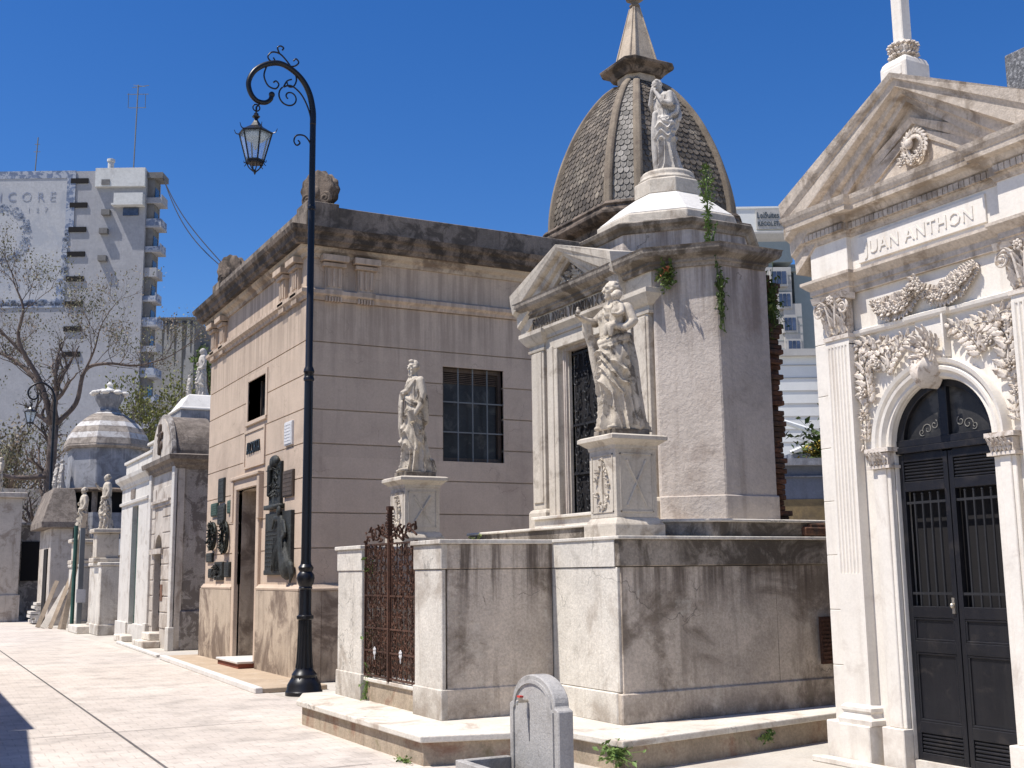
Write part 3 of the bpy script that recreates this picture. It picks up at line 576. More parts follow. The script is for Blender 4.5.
#@@lamp
# ------------------------------------------------------------------ street lamps
def make_lamp(loc, label):
    t = thing('street_lamp', label, 'street lamp', loc, 0, 'curved-arm street lamps'); lx, ly = loc[0], loc[1]
    b = MB(); b.lathe([(.25, 0), (.25, .05), (.235, .07), (.225, .14), (.19, .20), (.165, .23), (.170, .27), (.15, .30), (.125, .33), (.115, .36)], lx, ly, 28)
    for k in range(14):
        a = 2 * PI * k / 14; b.tube([(lx + .215 * math.cos(a), ly + .215 * math.sin(a), .10), (lx + .15 * math.cos(a), ly + .15 * math.sin(a), .25)], .014, 6)
    b.build('lamp_base', 'iron', t, smooth=True).modifiers.new('e', 'EDGE_SPLIT')
    # fluted lower shaft
    s = MB(); rings = []
    for z, r in [(.36, .118), (.42, .108), (.60, .098), (.80, .090), (1.0, .086)]:
        rings.append([(lx + (r * (1 + .045 * math.cos(14 * a))) * math.cos(a), ly + (r * (1 + .045 * math.cos(14 * a))) * math.sin(a), z) for a in [2 * PI * j / 84 for j in range(84)]])
    s.loft(rings)
    s.lathe([(.086, .99), (.115, 1.01), (.115, 1.045), (.09, 1.06), (.083, 1.09), (.080, 1.40), (.095, 1.42), (.085, 1.44), (.11, 1.49), (.122, 1.55), (.115, 1.60), (.085, 1.64), (.10, 1.67), (.105, 1.70), (.075, 1.74), (.068, 1.80), (.060, 4.30)], lx, ly, 24)
    s.build('column', 'iron', t, smooth=True).modifiers.new('e', 'EDGE_SPLIT')
    s = MB(); s.lathe([(.058, 4.28), (.075, 4.30), (.075, 4.33), (.064, 4.35), (.066, 4.40), (.078, 4.42), (.070, 4.46), (.05, 4.50), (.046, 7.0), (.044, 8.1)], lx, ly, 18)
    s.lathe([(.045, 6.78), (.058, 6.80), (.058, 6.84), (.045, 6.86)], lx, ly, 18)
    s.build('upper_pole', 'iron', t, smooth=True).modifiers.new('e', 'EDGE_SPLIT')
    # arm
    U, V = Vector((-1, 0, 0)), Z_
    a = MB(); O = Vector((lx, ly, 0))
    def P(u, z, y=0): return O + U * u + V * z + Y_ * y
    arc = spline([P(0, 8.08), P(.005, 8.30), P(.06, 8.55), P(.17, 8.74), P(.33, 8.87), P(.52, 8.93), P(.72, 8.87), P(.88, 8.74), P(.96, 8.56), P(.93, 8.40), P(.84, 8.30), P(.72, 8.29), P(.64, 8.35), P(.62, 8.43)], 7)
    a.tube(arc, [.046 - .014 * i / (len(arc) - 1) for i in range(len(arc))], 12); a.ball(arc[-1], .045, 12, 8)
    a.build('arm', 'iron', t, smooth=True)
    s = MB(); r = .012
    s.tube(spline([P(.0, 7.62), P(.03, 7.78), P(.12, 7.89), P(.24, 7.88), P(.28, 7.79), P(.24, 7.73), P(.19, 7.77), P(.22, 7.81)], 6), r, 6)
    s.tube(spline([P(.02, 8.0), P(.05, 8.25), P(.17, 8.50), P(.33, 8.62), P(.45, 8.58)], 6) , r, 6)
    s.tube(spiral(P(.36, 8.44), U, V, .17, .03, .9, -7.2, 34), r, 6)
    s.tube(spline([P(.45, 8.58), P(.40, 8.68), P(.33, 8.72)], 5), r, 6)
    s.tube(spline([P(.70, 8.86), P(.74, 8.70), P(.68, 8.56), P(.57, 8.53), P(.52, 8.60), P(.56, 8.65), P(.60, 8.62)], 6), r, 6)
    s.tube(spline([P(.28, 8.84), P(.26, 8.72), P(.30, 8.62), P(.37, 8.60), P(.40, 8.66)], 6), r, 6)
    s.tube(spline([P(.32, 8.88), P(.42, 9.00), P(.52, 9.08), P(.63, 9.08), P(.69, 9.00), P(.65, 8.94), P(.59, 8.96), P(.61, 9.0)], 6), r, 6)
    s.tube(spline([P(.52, 9.08), P(.55, 9.16), P(.51, 9.20), P(.46, 9.18), P(.48, 9.14)], 6), r, 6)
    s.tube(spline([P(.36, 8.91), P(.28, 8.94), P(.23, 9.0), P(.27, 9.05), P(.31, 9.01)], 6), r, 6)
    s.build('scrollwork', 'iron', t, smooth=True)
    # lantern hangs below the arm
    L = P(.84, 0); cx, cy = L.x, L.y
    k = MB(); k.tube([(cx + .05, cy, 8.16), (cx, cy, 8.10), (cx, cy, 8.0)], .014, 6)
    k.tube(spiral(Vector((cx, cy, 8.09)), X_, Z_, .05, .05, 0, 2 * PI, 16), .010, 6)
    k.lathe([(.01, 8.02), (.035, 8.0), (.035, 7.975), (.06, 7.96), (.05, 7.94), (.025, 7.93), (.03, 7.90), (.055, 7.86), (.10, 7.80), (.20, 7.735), (.225, 7.72), (.225, 7.69), (.02, 7.69)], cx, cy, 6, PI / 6)
    n = 6; zt, zb, rt, rb = 7.70, 7.29, .235, .125
    top = [(cx + rt * math.cos(PI / 6 + 2 * PI * j / n), cy + rt * math.sin(PI / 6 + 2 * PI * j / n), zt) for j in range(n)]
    bot = [(cx + rb * math.cos(PI / 6 + 2 * PI * j / n), cy + rb * math.sin(PI / 6 + 2 * PI * j / n), zb) for j in range(n)]
    for j in range(n):
        k.tube([top[j], bot[j]], .012, 6); k.tube([top[j], top[(j + 1) % n]], .016, 6); k.tube([bot[j], bot[(j + 1) % n]], .016, 6)
        d = (Vector(top[j]) - Vector((cx, cy, zt))).normalized()
        k.tube(spline([Vector(top[j]), Vector(top[j]) + d * .05 + Z_ * .015, Vector(top[j]) + d * .075 + Z_ * .07], 4), .010, 5, taper=.004)
        k.tube(spline([Vector(bot[j]), Vector(bot[j]) + d * .03 - Z_ * .02, Vector(bot[j]) + d * .035 + Z_ * .015], 4), .008, 5, taper=.004)
        k.tube(spline([Vector(bot[j]) - Z_ * .01, Vector((cx, cy, zb - .09)) + d * .085, Vector((cx, cy, zb - .15)) + d * .02], 5), .009, 5)
        k.tube(spline([Vector(bot[j]) - Z_ * .01, Vector(bot[j]) - Z_ * .05 + d * .01, Vector(bot[j]) - Z_ * .07 + d * .03], 3), .006, 5)
    k.lathe([(.13, zb + .012), (.13, zb - .03), (.10, zb - .04), (.02, zb - .04)], cx, cy, 6, PI / 6)
    k.lathe([(.004, zb - .20), (.018, zb - .17), (.022, zb - .145), (.008, zb - .12)], cx, cy, 10)
    k.xform(Matrix.Translation((0, 0, .10))); lo = k.build('lantern', 'iron', t)
    q = MB()
    for j in range(n):
        jn = (j + 1) % n; q.add([top[j], top[jn], bot[jn], bot[j]], [(0, 1, 2, 3)])
    q.xform(Matrix.Translation((0, 0, .10))); q.build('glass_pane', 'glass', lo)
    q = MB(); q.lathe([(.03, 7.68), (.18, 7.67), (.12, 7.60), (.04, 7.58), (.035, 7.50), (.01, 7.46)], cx, cy, 14); q.xform(Matrix.Translation((0, 0, .10))); q.build('reflector', 'tower_white', lo, smooth=True)
    return t
lamp = make_lamp((4.99, 15.43, 0), 'tall black cast-iron street lamp with fluted base in front of the cream mausoleum corner')
dup(lamp, (5.02, 46.5, 0), 0, 'distant black curved-arm street lamp rising beside the bare tree at the far left')
#@@marble
# ------------------------------------------------------------------ helpers for classical fronts (facing -X)
def arch_wall(mb, xf, xb, y0, y1, z0, z1, yc, r, zs, n=20, zb=None):
    """wall slab between y0<y1 with an arched opening centred on yc; xf front, xb back"""
    zb = z0 if zb is None else zb
    mb.box(xf, xb, y0, yc - r, z0, z1); mb.box(xf, xb, yc + r, y1, z0, z1)
    arc = [(yc - r * math.cos(PI * k / n), zs + r * math.sin(PI * k / n)) for k in range(n + 1)]
    if zb > z0: mb.box(xf, xb, yc - r, yc + r, z0, zb)
    for k in range(n):
        (a0, b0), (a1, b1) = arc[k], arc[k + 1]
        v = [(x, *p) for x in (xf, xb) for p in ((a0, b0), (a1, b1), (a1, z1), (a0, z1))]
        mb.add(v, [(0, 1, 2, 3), (4, 7, 6, 5), (0, 4, 5, 1), (3, 2, 6, 7)])
def rake(mb, xf, pts, prof):
    """moulding run in a YZ plane along pts [(y,z)], prof [(out, off)] closed; off is along the upward normal"""
    n = len(pts); rings = []
    for i in range(n):
        p = Vector(pts[i]); d1 = (p - Vector(pts[i - 1])).normalized() if i else None; d2 = (Vector(pts[i + 1]) - p).normalized() if i < n - 1 else None
        if d1 is None: nn = Vector((-d2.y, d2.x)); nn = Vector((0, 1)) / max(.3, nn.y) if PLUMB[0] else nn
        elif d2 is None: nn = Vector((-d1.y, d1.x)); nn = Vector((0, 1)) / max(.3, nn.y) if PLUMB[0] else nn
        else:
            n1 = Vector((-d1.y, d1.x)); n2 = Vector((-d2.y, d2.x)); nn = n1 + n2; nn = nn / max(.2, nn.dot(n1))
        if nn.y < 0: nn = -nn
        rings.append([(xf - o, p.x + nn.x * f, p.y + nn.y * f) for o, f in prof])
    mb.loft(rings)
PLUMB = [False]
def fluted(mb, xf, y0, y1, z0, z1, nfl, depth=.014, back=.05):
    W = y1 - y0; prof = [(xf + back, y0), (xf, y0)]; m = .08 * W; fw = (W - 2 * m) / nfl
    for k in range(nfl):
        a = y0 + m + k * fw; prof.append((xf, a + fw * .14))
        for q in range(1, 6):
            t = q / 6; prof.append((xf + depth * math.sin(PI * t), a + fw * (.14 + .72 * t)))
        prof.append((xf, a + fw * .86))
    prof += [(xf, y1), (xf + back, y1)]
    mb.loft([[(x, y, z0) for x, y in prof], [(x, y, z1) for x, y in prof]])
def acanthus_cap(mb, xf, y0, y1, z0, z1, rnd, s=1.0):
    """composite capital: necking, two rows of leaves, volutes, flower, curved abacus"""
    yc = (y0 + y1) / 2; W = y1 - y0; H = z1 - z0
    mb.box(xf - .015, xf + .08, y0 - .01, y1 + .01, z0, z0 + .035 * s)
    mb.box(xf + .01, xf + .08, y0 + .015, y1 - .015, z0 + .03, z1 - .04)
    # abacus
    rings = []
    for k in range(13):
        t = k / 12 * 2 - 1; o = .045 + .045 * t * t; rise = .02 * (1 - t * t)
        y = yc + t * (W / 2 + .045); rings.append([(xf - o, y, z1 - .055 + rise), (xf - o - .012, y, z1 - .02 + rise), (xf - o - .02, y, z1), (xf + .06, y, z1), (xf + .06, y, z1 - .055)])
    mb.loft(rings)
    for sg in (-1, 1):
        c = Vector((xf - .055, yc + sg * (W / 2 + .005), z1 - .125 * s))
        mb.tube(spline([c + Vector((.02, -sg * W * .42, -.16 * s)), c + Vector((.0, -sg * W * .32, .02)), c + Vector((0, -sg * W * .12, .065 * s)), c + Vector((0, 0, .062 * s))], 5) + spiral(c, Y_ * sg, Z_, .060 * s, .012, PI / 2, -3.2 * PI, 30), .014 * s, 6, taper=.009)
        mb.ball(c + Vector((-.012, 0, 0)), .018 * s, 8, 6)
    for row, (zz, hh, cnt) in enumerate(((z0 + .05, H * .38, 3), (z0 + .06 + H * .25, H * .34, 4))):
        for k in range(cnt):
            y = yc + ((k + .5) / cnt - .5) * W * .95
            carved_leaf(mb, (xf - .012, y, zz + hh * .35), (-.12, 0, 1), (-1, 0, .1), hh * 1.15, W / cnt * 1.05, .35)
    for k in range(9):
        a = k * .9; mb.ball((xf - .06 - .008 * (k == 8), yc + (.03 * math.cos(a) * s if k < 8 else 0), z1 - .045 + (.03 * math.sin(a) if k < 8 else 0)), .016 * s, 7, 5)
    for sg in (-1, 1): carved_leaf(mb, (xf - .05, yc + sg * W * .22, z1 - .10 * s), (-.2, sg * .5, 1), (-1, 0, 0), .10 * s, .06, .3)
def rosette(mb, c, r, nrm=(-1, 0, 0), n=6):
    c = Vector(c); nr = Vector(nrm).normalized(); u = nr.orthogonal().normalized(); v = nr.cross(u)
    for ring, (rr, k0) in enumerate(((1.0, n), (.55, n - 1))):
        for k in range(k0):
            a = 2 * PI * (k + .5 * ring) / k0; d = u * math.cos(a) + v * math.sin(a)
            carved_leaf(mb, c + d * r * rr * .45 + nr * (.010 + .012 * ring), d + nr * .25, nr, r * rr * 1.05, r * rr * .95, .35)
    mb.ball(c + nr * .03, r * .22, 8, 6)
def swag(mb, x, path, rnd, w=.05, dens=26, sz=.028):
    P = spline([(x, a, b) for a, b in path], 12); mb.tube(P, w * .35, 7); N = len(P)
    for i in range(0, N - 1):
        t = i / (N - 1); d = (P[min(i + 1, N - 1)] - P[max(i - 1, 0)]).normalized(); nr = d.cross(X_).normalized(); ww = w * (.5 + .8 * math.sin(PI * t))
        for sg in (-1, 1):
            carved_leaf(mb, P[i] + nr * sg * ww * .62 - X_ * .012, d * .45 + nr * sg, (-1, 0, 0), ww * 1.5, ww * .95, rnd.uniform(.05, .35)) if i % 2 == 0 else None
        if i % 4 == 0: carved_leaf(mb, P[i] - X_ * .035, d + nr * rnd.uniform(-.5, .5), (-1, 0, 0), ww * 1.4, ww * .9, .3)
        if i % 5 == 2: rosette(mb, P[i] + nr * rnd.uniform(-.3, .3) * ww - X_ * .035, ww * .85)
        elif i % 5 == 4:
            for q in range(4): mb.ball(P[i] + nr * rnd.uniform(-.6, .6) * ww + d * rnd.uniform(-.5, .5) * ww - X_ * .045, ww * .26, 8, 6)
def rinceau(mb, x, pts, rnd, r=.013, big=.075):
    P = spline([(x - .012, a, b) for a, b in pts], 6); mb.tube(P, r, 6, taper=r * .6); N = len(P)
    for k in range(1, N, 3):
        d = (P[min(k + 1, N - 1)] - P[max(k - 1, 0)]).normalized(); nr = d.cross(X_).normalized(); L = big * 1.15 * (1 - .35 * k / N)
        for sg in (-1, 1): carved_leaf(mb, P[k] + nr * sg * L * .45 - X_ * .014, d * .8 + nr * sg, (-1, 0, 0), L, L * .72, .3)
rnd = random.Random(5)
# ------------------------------------------------------------------ white marble mausoleum (right)
T = thing('marble_mausoleum', 'white carved marble mausoleum with fluted pilasters and black arched double door', 'mausoleum', (7.15, 6.35, 0))
XF = 7.15; YC = 6.35; YL = 7.62; YR = 5.08
b = MB(); b.box(7.5, 10.6, YR + .02, YL - .02, 0, 4.72); b.build('wall', 'marble_dirty', T)
b = MB(); arch_wall(b, 7.20, 7.40, YR, YL, 0.0, 4.45, 6.34, .50, 2.56, 28)
for k in range(9):      # ashlar joints of the outer strip
    pass
b.build('front_wall', 'marble', T)
for (a0, a1) in ((7.45, 7.62), (5.08, 5.25)):
    b = MB(); zz = 0.33
    while zz < 3.9:
        h = .46; b.box(7.135, 7.20, a0, a1, zz, min(zz + h - .004, 3.93)); zz += h
    b.build('corner_strip', 'marble', T, bevel=.004)
for (y0, y1) in ((7.17, 7.45), (5.25, 5.53)):
    p = MB(); p.box(7.03, 7.25, y0 - .04, y1 + .17 if y0 > 6 else y1 + .04, 0, .33) if False else p.box(7.03, 7.25, y0 - .03, y1 + .03, 0.0, .33)
    po = p.build('pilaster', 'marble', T, bevel=.008)
    p = MB(); p.sweep([(7.2, y1 + .0), (7.095, y1 + .0), (7.095, y0), (7.2, y0)], [(0, .33), (.045, .33), (.05, .37), (.02, .40), (.015, .42), (.03, .44), (.03, .465), (0, .49)]); p.build('base', 'marble', po)
    p = MB(); p.box(7.095, 7.2, y0, y1, .47, 1.55); fluted(p, 7.095, y0, y1, 1.55, 3.50, 6, .016, .1); p.box(7.10, 7.2, y0, y1, 3.49, 3.56); p.build('shaft', 'marble', po)
    p = MB(); acanthus_cap(p, 7.10, y0, y1, 3.55, 3.94, rnd); p.build('capital', 'carving', po, smooth=True).modifiers.new('e', 'EDGE_SPLIT')
# plinths of the outer strips and the door jambs
for a0 in (7.48, 5.04): p = MB(); p.box(7.06, 7.25, a0, a0 + .18, 0, .335); p.build('plinth', 'marble', T, bevel=.008)
p = MB(); p.box(6.93, 7.03, 4.9, 7.72, 0, .05); p.build('doorstep', 'marble', T, bevel=.008)
for (y0, y1) in ((6.85, 7.04), (5.64, 5.83)):
    j = MB(); j.box(7.10, 7.25, y0 - .01, y1 + .03, 0, .335); j.box(7.15, 7.3, y0, y1, .335, 2.40); j.box(7.135, 7.2, y0 + .035, y1 - .06, .335, 2.40); j.box(7.2, 7.42, (y0 if y0 > 6 else y1) - .012, (y0 if y0 > 6 else y1) + .012, .1, 2.5)
    jo = j.build('door_jamb', 'marble', T, bevel=.006)
    p = MB(); p.box(7.11, 7.3, y0 - .03, y1 + .03, 2.40, 2.425); p.box(7.125, 7.3, y0 - .005, y1 + .005, 2.42, 2.53); p.box(7.10, 7.3, y0 - .035, y1 + .035, 2.535, 2.57)
    for k in range(4):
        y = y0 + (k + .5) * (y1 - y0) / 4
        p.tube(spiral((7.112, y, 2.48), Y_, Z_, .022, .006, 0, 7, 10), .006, 5)
    for k in range(5): carved_leaf(p, (7.105, y0 + (k + .5) * (y1 - y0) / 5, 2.47), (-.15, 0, 1), (-1, 0, 0), .11, .045, .4)
    p.build('impost_capital', 'carving', jo)
# archivolt
def archring(mb, yc, zs, prof, n=32):
    rings = []
    for k in range(n + 1):
        a = PI * k / n; rings.append([(x, yc - r * math.cos(a), zs + r * math.sin(a)) for x, r in prof])
    mb.loft(rings)
a = MB(); archring(a, 6.34, 2.57, [(7.3, .497), (7.17, .497), (7.15, .51), (7.155, .54), (7.12, .56), (7.115, .585), (7.14, .60), (7.11, .62), (7.10, .65), (7.22, .655)])
archring(a, 6.34, 2.57, [(7.42, .48), (7.32, .48), (7.32, .499), (7.42, .499)])
a.build('archivolt', 'marble', T, smooth=True).modifiers.new('e', 'EDGE_SPLIT')
k_ = MB()
rings = []
for q in range(15):
    t = q / 14; wv = .115 * (1 - t) ** .55 * (.8 + .2 * math.sin(t * PI)) + .004; o = .07 + .13 * math.sin(PI * (t * .75 + .1))
    z = 3.235 - .25 * t; rings.append([(7.2, 6.35 - wv, z), (7.15 - o * .55, 6.35 - wv, z + .0), (7.15 - o, 6.35 - wv * .5, z), (7.15 - o * .86, 6.35, z - .01), (7.15 - o, 6.35 + wv * .5, z), (7.15 - o * .55, 6.35 + wv, z), (7.2, 6.35 + wv, z)])
k_.loft(rings)
for q in range(12):
    leafblob(k_, (7.04, 6.35 + rnd.uniform(-.1, .1), 3.17 + rnd.uniform(-.03, .08)), .04, rnd)
k_.build('keystone', 'carving', T, smooth=True).modifiers.new('e', 'EDGE_SPLIT')
# string course with raised centre, architrave and cornice
s = MB(); pr = [(0, 3.55), (.03, 3.555), (.045, 3.575), (.05, 3.60), (0, 3.62)]
s.sweep([(7.2, 7.17), (7.2, 6.53), (7.17, 6.53), (7.17, 6.19), (7.2, 6.19), (7.2, 5.53)], pr)
s.box(7.13, 7.21, 6.19, 6.21, 3.22, 3.56); s.box(7.165, 7.21, 6.2, 6.5, 3.2, 3.56)
s.build('string_course', 'marble', T)
e_path = [(7.6, 7.58), (7.10, 7.58), (7.10, 7.13), (7.16, 7.13), (7.16, 5.57), (7.10, 5.57), (7.10, 5.12), (7.6, 5.12)]
s = MB(); s.sweep(e_path, [(-.15, 3.94), (.0, 3.94), (.0, 3.985), (.015, 3.99), (.015, 4.035), (.03, 4.045), (.06, 4.075), (.075, 4.09), (.075, 4.115), (-.15, 4.13)])
s.build('architrave', 'marble_dirty', T)
s = MB(); s.sweep(e_path, [(-.2, 4.115), (.0, 4.115), (0, 4.44), (-.2, 4.44)]); s.box(7.14, 7.17, 5.72, 7.04, 4.17, 4.40); s.build('frieze', 'marble', T, bevel=.004)
tb = text_mb('JUAN ANTHON', .155, .006, (7.137, 6.955, 4.225), (0, -1, 0), (0, 0, 1), (-1, 0, 0), sx=.98, spacing=1.08); tb.build('inscription', 'marble', T)
s = MB(); s.sweep(e_path, [(-.15, 4.43), (.01, 4.43), (.02, 4.46), (.035, 4.475), (.035, 4.545), (.06, 4.56), (.085, 4.60), (.145, 4.615), (.15, 4.66), (.16, 4.67), (.175, 4.70), (.185, 4.735), (-.15, 4.76)])
yy = 7.60
while yy > 5.1:
    xo = 7.10 if (yy > 7.13 or yy < 5.57) else 7.16
    s.box(xo - .065, xo, yy - .022, yy + .022, 4.485, 4.54); yy -= .052
s.build('cornice', 'marble_dirty', T)
s = MB(); apex = 5.56; hw = 1.23 + .17
tip = 4.80
rp = [(YC + hw, tip), (YC, apex), (YC - hw, tip)]
PLUMB[0] = True
rake(s, 7.10, rp, [(-.3, -.17), (.02, -.17), (.03, -.13), (.07, -.12), (.08, -.085), (.14, -.075), (.15, -.03), (.175, -.015), (.19, .02), (-.3, .03)])
s.build('raking_cornice', 'marble_dirty', T)
s = MB(); s.loft([[(x, YC + 1.25, 4.74), (x, YC, apex - .08), (x, YC - 1.25, 4.74)] for x in (7.16, 7.5)])
to = s.build('tympanum', 'marble_dirty', T)
s = MB()
for i_, (rr, dz) in enumerate(((.82, 0), (.66, 0))):
    rake(s, 7.16, [(YC + 1.18 * rr, 4.76), (YC, 4.76 + (apex - .22 - 4.76) * rr), (YC - 1.18 * rr, 4.76)], [(-.03, .004), (.05 - .02 * i_, 0), (.03 - .01 * i_, -.045), (-.03, -.05)])
s.build('inner_moulding', 'marble_dirty', to)
s = MB()
for k in range(22):
    a = 2 * PI * k / 22
    for o_, tw_ in ((-.02, -.6), (.02, .6)): carved_leaf(s, (7.12, YC - .02 + (.095 + o_) * math.cos(a), 4.975 + (.11 + o_) * math.sin(a)), (0, -math.sin(a) + tw_ * math.cos(a), math.cos(a) + tw_ * math.sin(a)), (-1, 0, 0), .07, .045, .12)
rosette(s, (7.09, YC - .10, 4.88), .05); rosette(s, (7.09, YC + .08, 4.87), .05); rosette(s, (7.10, YC - .02, 4.855), .045)
s.ball((7.10, YC + .02, 5.01), (.035, .035, .045), 10, 7)
s.build('wreath_relief', 'carving', to, smooth=True)
PLUMB[0] = False
s = MB(); s.loft([[(x, YC + 1.24, 4.73), (x, YC, apex - .07), (x, YC - 1.24, 4.73)] for x in (7.43, 10.6)]); s.build('roof', 'marble_dirty', T)
# spandrel carving, garlands
for sg in (1, -1):
    s = MB()
    f = lambda a, c: (6.35 + sg * a, c)
    rinceau(s, 7.185, [f(.70, 2.98), f(.70, 3.12), f(.72, 3.24), f(.66, 3.36), f(.54, 3.42), f(.42, 3.42)], rnd, .014, .10)
    rinceau(s, 7.185, [f(.74, 2.66), f(.735, 2.76), f(.75, 2.88), f(.73, 2.98)], rnd, .010, .055)
    s.tube(spiral((7.165, 6.35 + sg * .56, 3.28), Y_ * -sg, Z_, .115, .02, -.6, 7.6, 30), .015, 6, taper=.010)
    rosette(s, (7.155, 6.35 + sg * .56, 3.28), .05); rosette(s, (7.155, 6.35 + sg * .74, 3.06), .055); rosette(s, (7.16, 6.35 + sg * .76, 2.86), .04)
    rinceau(s, 7.185, [f(.47, 3.20), f(.42, 3.29), f(.33, 3.37), f(.24, 3.44), f(.17, 3.42)], rnd, .012, .085)
    rinceau(s, 7.185, [f(.60, 3.40), f(.68, 3.46), f(.77, 3.44), f(.78, 3.34), f(.77, 3.20)], rnd, .011, .08)
    for (a_, c_) in ((.36, 3.46), (.50, 3.48), (.64, 3.49), (.78, 3.49)): carved_leaf(s, (7.165, 6.35 + sg * a_, c_), (0, sg * .8, -.5), (-1, 0, 0), .09, .05, .4)
    for (a_, c_) in ((.80, 2.60), (.79, 2.70)): carved_leaf(s, (7.17, 6.35 + sg * a_, c_), (0, 0, -1), (-1, 0, 0), .06, .035, .4)
    s.build('spandrel_relief', 'carving', T, smooth=True)
s = MB()
for k, (a_, z_, an) in enumerate([(q * .045 - .11, 3.44 - .05 * abs(q - 2.5), (q - 2.5) * .42) for q in range(6)] + [(q * .06 - .10, 3.34, (q - 1.5) * .5) for q in range(4)] + [(0.01, 3.28, 0)]): carved_leaf(s, (7.13 - .008 * (k % 3), 6.36 + a_, z_), (-.1, math.sin(an), math.cos(an)), (-1, 0, 0), .13, .065, .5)
rosette(s, (7.10, 6.36, 3.30), .06)
s.build('leaf_relief', 'carving', T, smooth=True)
s = MB(); swag(s, 7.18, [(6.92, 3.79), (6.78, 3.73), (6.60, 3.72), (6.44, 3.80)], rnd, .062, 30, .032); swag(s, 7.18, [(6.44, 3.83), (6.26, 3.72), (6.10, 3.74), (5.98, 3.80), (5.86, 3.88)], rnd, .058, 30, .030)
rosette(s, (7.12, 6.42, 3.86), .065); rosette(s, (7.11, 6.36, 3.81), .05); rosette(s, (7.11, 6.49, 3.80), .045)
s.build('garland', 'carving', T, smooth=True)
# door
d = MB(); d.box(7.350, 7.50, 5.77, 6.91, .05, 3.2); d.build('interior', 'void', T)
d = MB(); d.box(7.2, 7.6, 5.82, 6.86, 0, .10); d.build('threshold', 'marble', T)
def leaf_door(y0, y1, nm='door_leaf'):
    o = MB(); X0 = 7.240; X1 = 7.290
    o.box(X0, X1, y0, y0 + .045, .10, 2.50); o.box(X0, X1, y1 - .045, y1, .10, 2.50)
    for z0, z1 in ((.10, .16), (.31, .40), (.93, 1.02), (1.20, 1.29), (2.20, 2.28), (2.44, 2.51)): o.box(X0, X1, y0 + .045, y1 - .045, z0, z1)
    for z0, z1 in ((.40, .93), (1.02, 1.20)):
        o.box(X0 + .018, X1 - .005, y0 + .045, y1 - .045, z0, z1)
        for (a, c, e, f) in ((y0 + .045, y1 - .045, z0, z0 + .018), (y0 + .045, y1 - .045, z1 - .018, z1)): o.box(X0 + .004, X0 + .02, a, c, e, f)
        o.box(X0 + .004, X0 + .02, y0 + .045, y0 + .063, z0 + .018, z1 - .018); o.box(X0 + .004, X0 + .02, y1 - .063, y1 - .045, z0 + .018, z1 - .018)
    for k in range(5): o.box(X0 + .006, X0 + .03, y0 + .05, y1 - .05, .165 + k * .029, .183 + k * .029)
    for k in range(6): o.box(X0 + .006, X0 + .03, y0 + .05, y1 - .05, 2.285 + k * .026, 2.300 + k * .026)
    o.box(X0 + .03, X1, y0 + .045, y1 - .045, .16, .31); o.box(X0 + .03, X1, y0 + .045, y1 - .045, 2.28, 2.44)
    do = o.build(nm, 'doorblack', T, bevel=.004)
    g = MB()
    for k in range(4):
        y = y0 + .045 + (k + 1) * (y1 - y0 - .09) / 5; g.tube([(X0 + .02, y, 1.29), (X0 + .02, y, 2.17)], .010, 6); g.ball((X0 + .02, y, 2.18), .013, 6, 5)
    g.box(X0 + .012, X0 + .028, y0 + .045, y1 - .045, 1.38, 1.40); g.box(X0 + .012, X0 + .028, y0 + .045, y1 - .045, 2.10, 2.12); g.build('window_bars', 'irondk', do)
    return do
dl = leaf_door(6.345, 6.838); leaf_door(5.842, 6.335)
h = MB(); h.box(7.225, 7.240, 6.36, 6.385, 1.24, 1.36); h.ball((7.210, 6.372, 1.30), (.014, .016, .02), 8, 6); h.build('lock', 'brass', dl)
f = MB(); arch_wall(f, 7.235, 7.300, 5.87, 6.81, 2.51, 3.04, 6.34, .40, 2.60, 20, zb=2.6) if False else None
f = MB()
archring(f, 6.34, 2.58, [(7.230, .425), (7.230, .499), (7.300, .499), (7.300, .425)]); f.box(7.230, 7.300, 6.30, 6.38, 2.56, 3.02); f.box(7.210, 7.300, 5.842, 6.838, 2.51, 2.56); f.box(7.225, 7.300, 5.842, 6.838, 2.56, 2.62)
f.box(7.225, 7.300, 5.866, 5.94, 2.56, 2.60)
fo = f.build('fanlight', 'doorblack', T, bevel=.004)
f = MB(); n = 20
f.add([(7.275, 6.34 - 0.445 * math.cos(PI * k / n), 2.58 + .445 * math.sin(PI * k / n)) for k in range(n + 1)], [tuple(range(n + 1))])
gm = mat('smoked_glass', (0.03, 0.029, 0.029), 0.35, 0.3, (0.10, 0.095, 0.085), 0.6, 3.0, 0.5, 0.66, 0, None, 0.05, 0.0, spec=0.25)
M['smoked'] = gm; M['frost'] = mat('frosted_scroll', (0.20, 0.19, 0.17), 0.8, 0.1, None, 0, bump=0)
f.build('glass', 'smoked', fo)
for sg in (-1, 1):
    f = MB()
    for c, r_, a in (((.20, 2.69), .05, 0), ((.13, 2.72), .04, 2), ((.26, 2.67), .03, 4)): f.tube(spiral((7.272, 6.34 + sg * c[0], c[1]), Y_ * sg, Z_, r_, .008, a, a + 7, 16), .004, 4)
    f.build('etched_ornament', 'frost', fo)
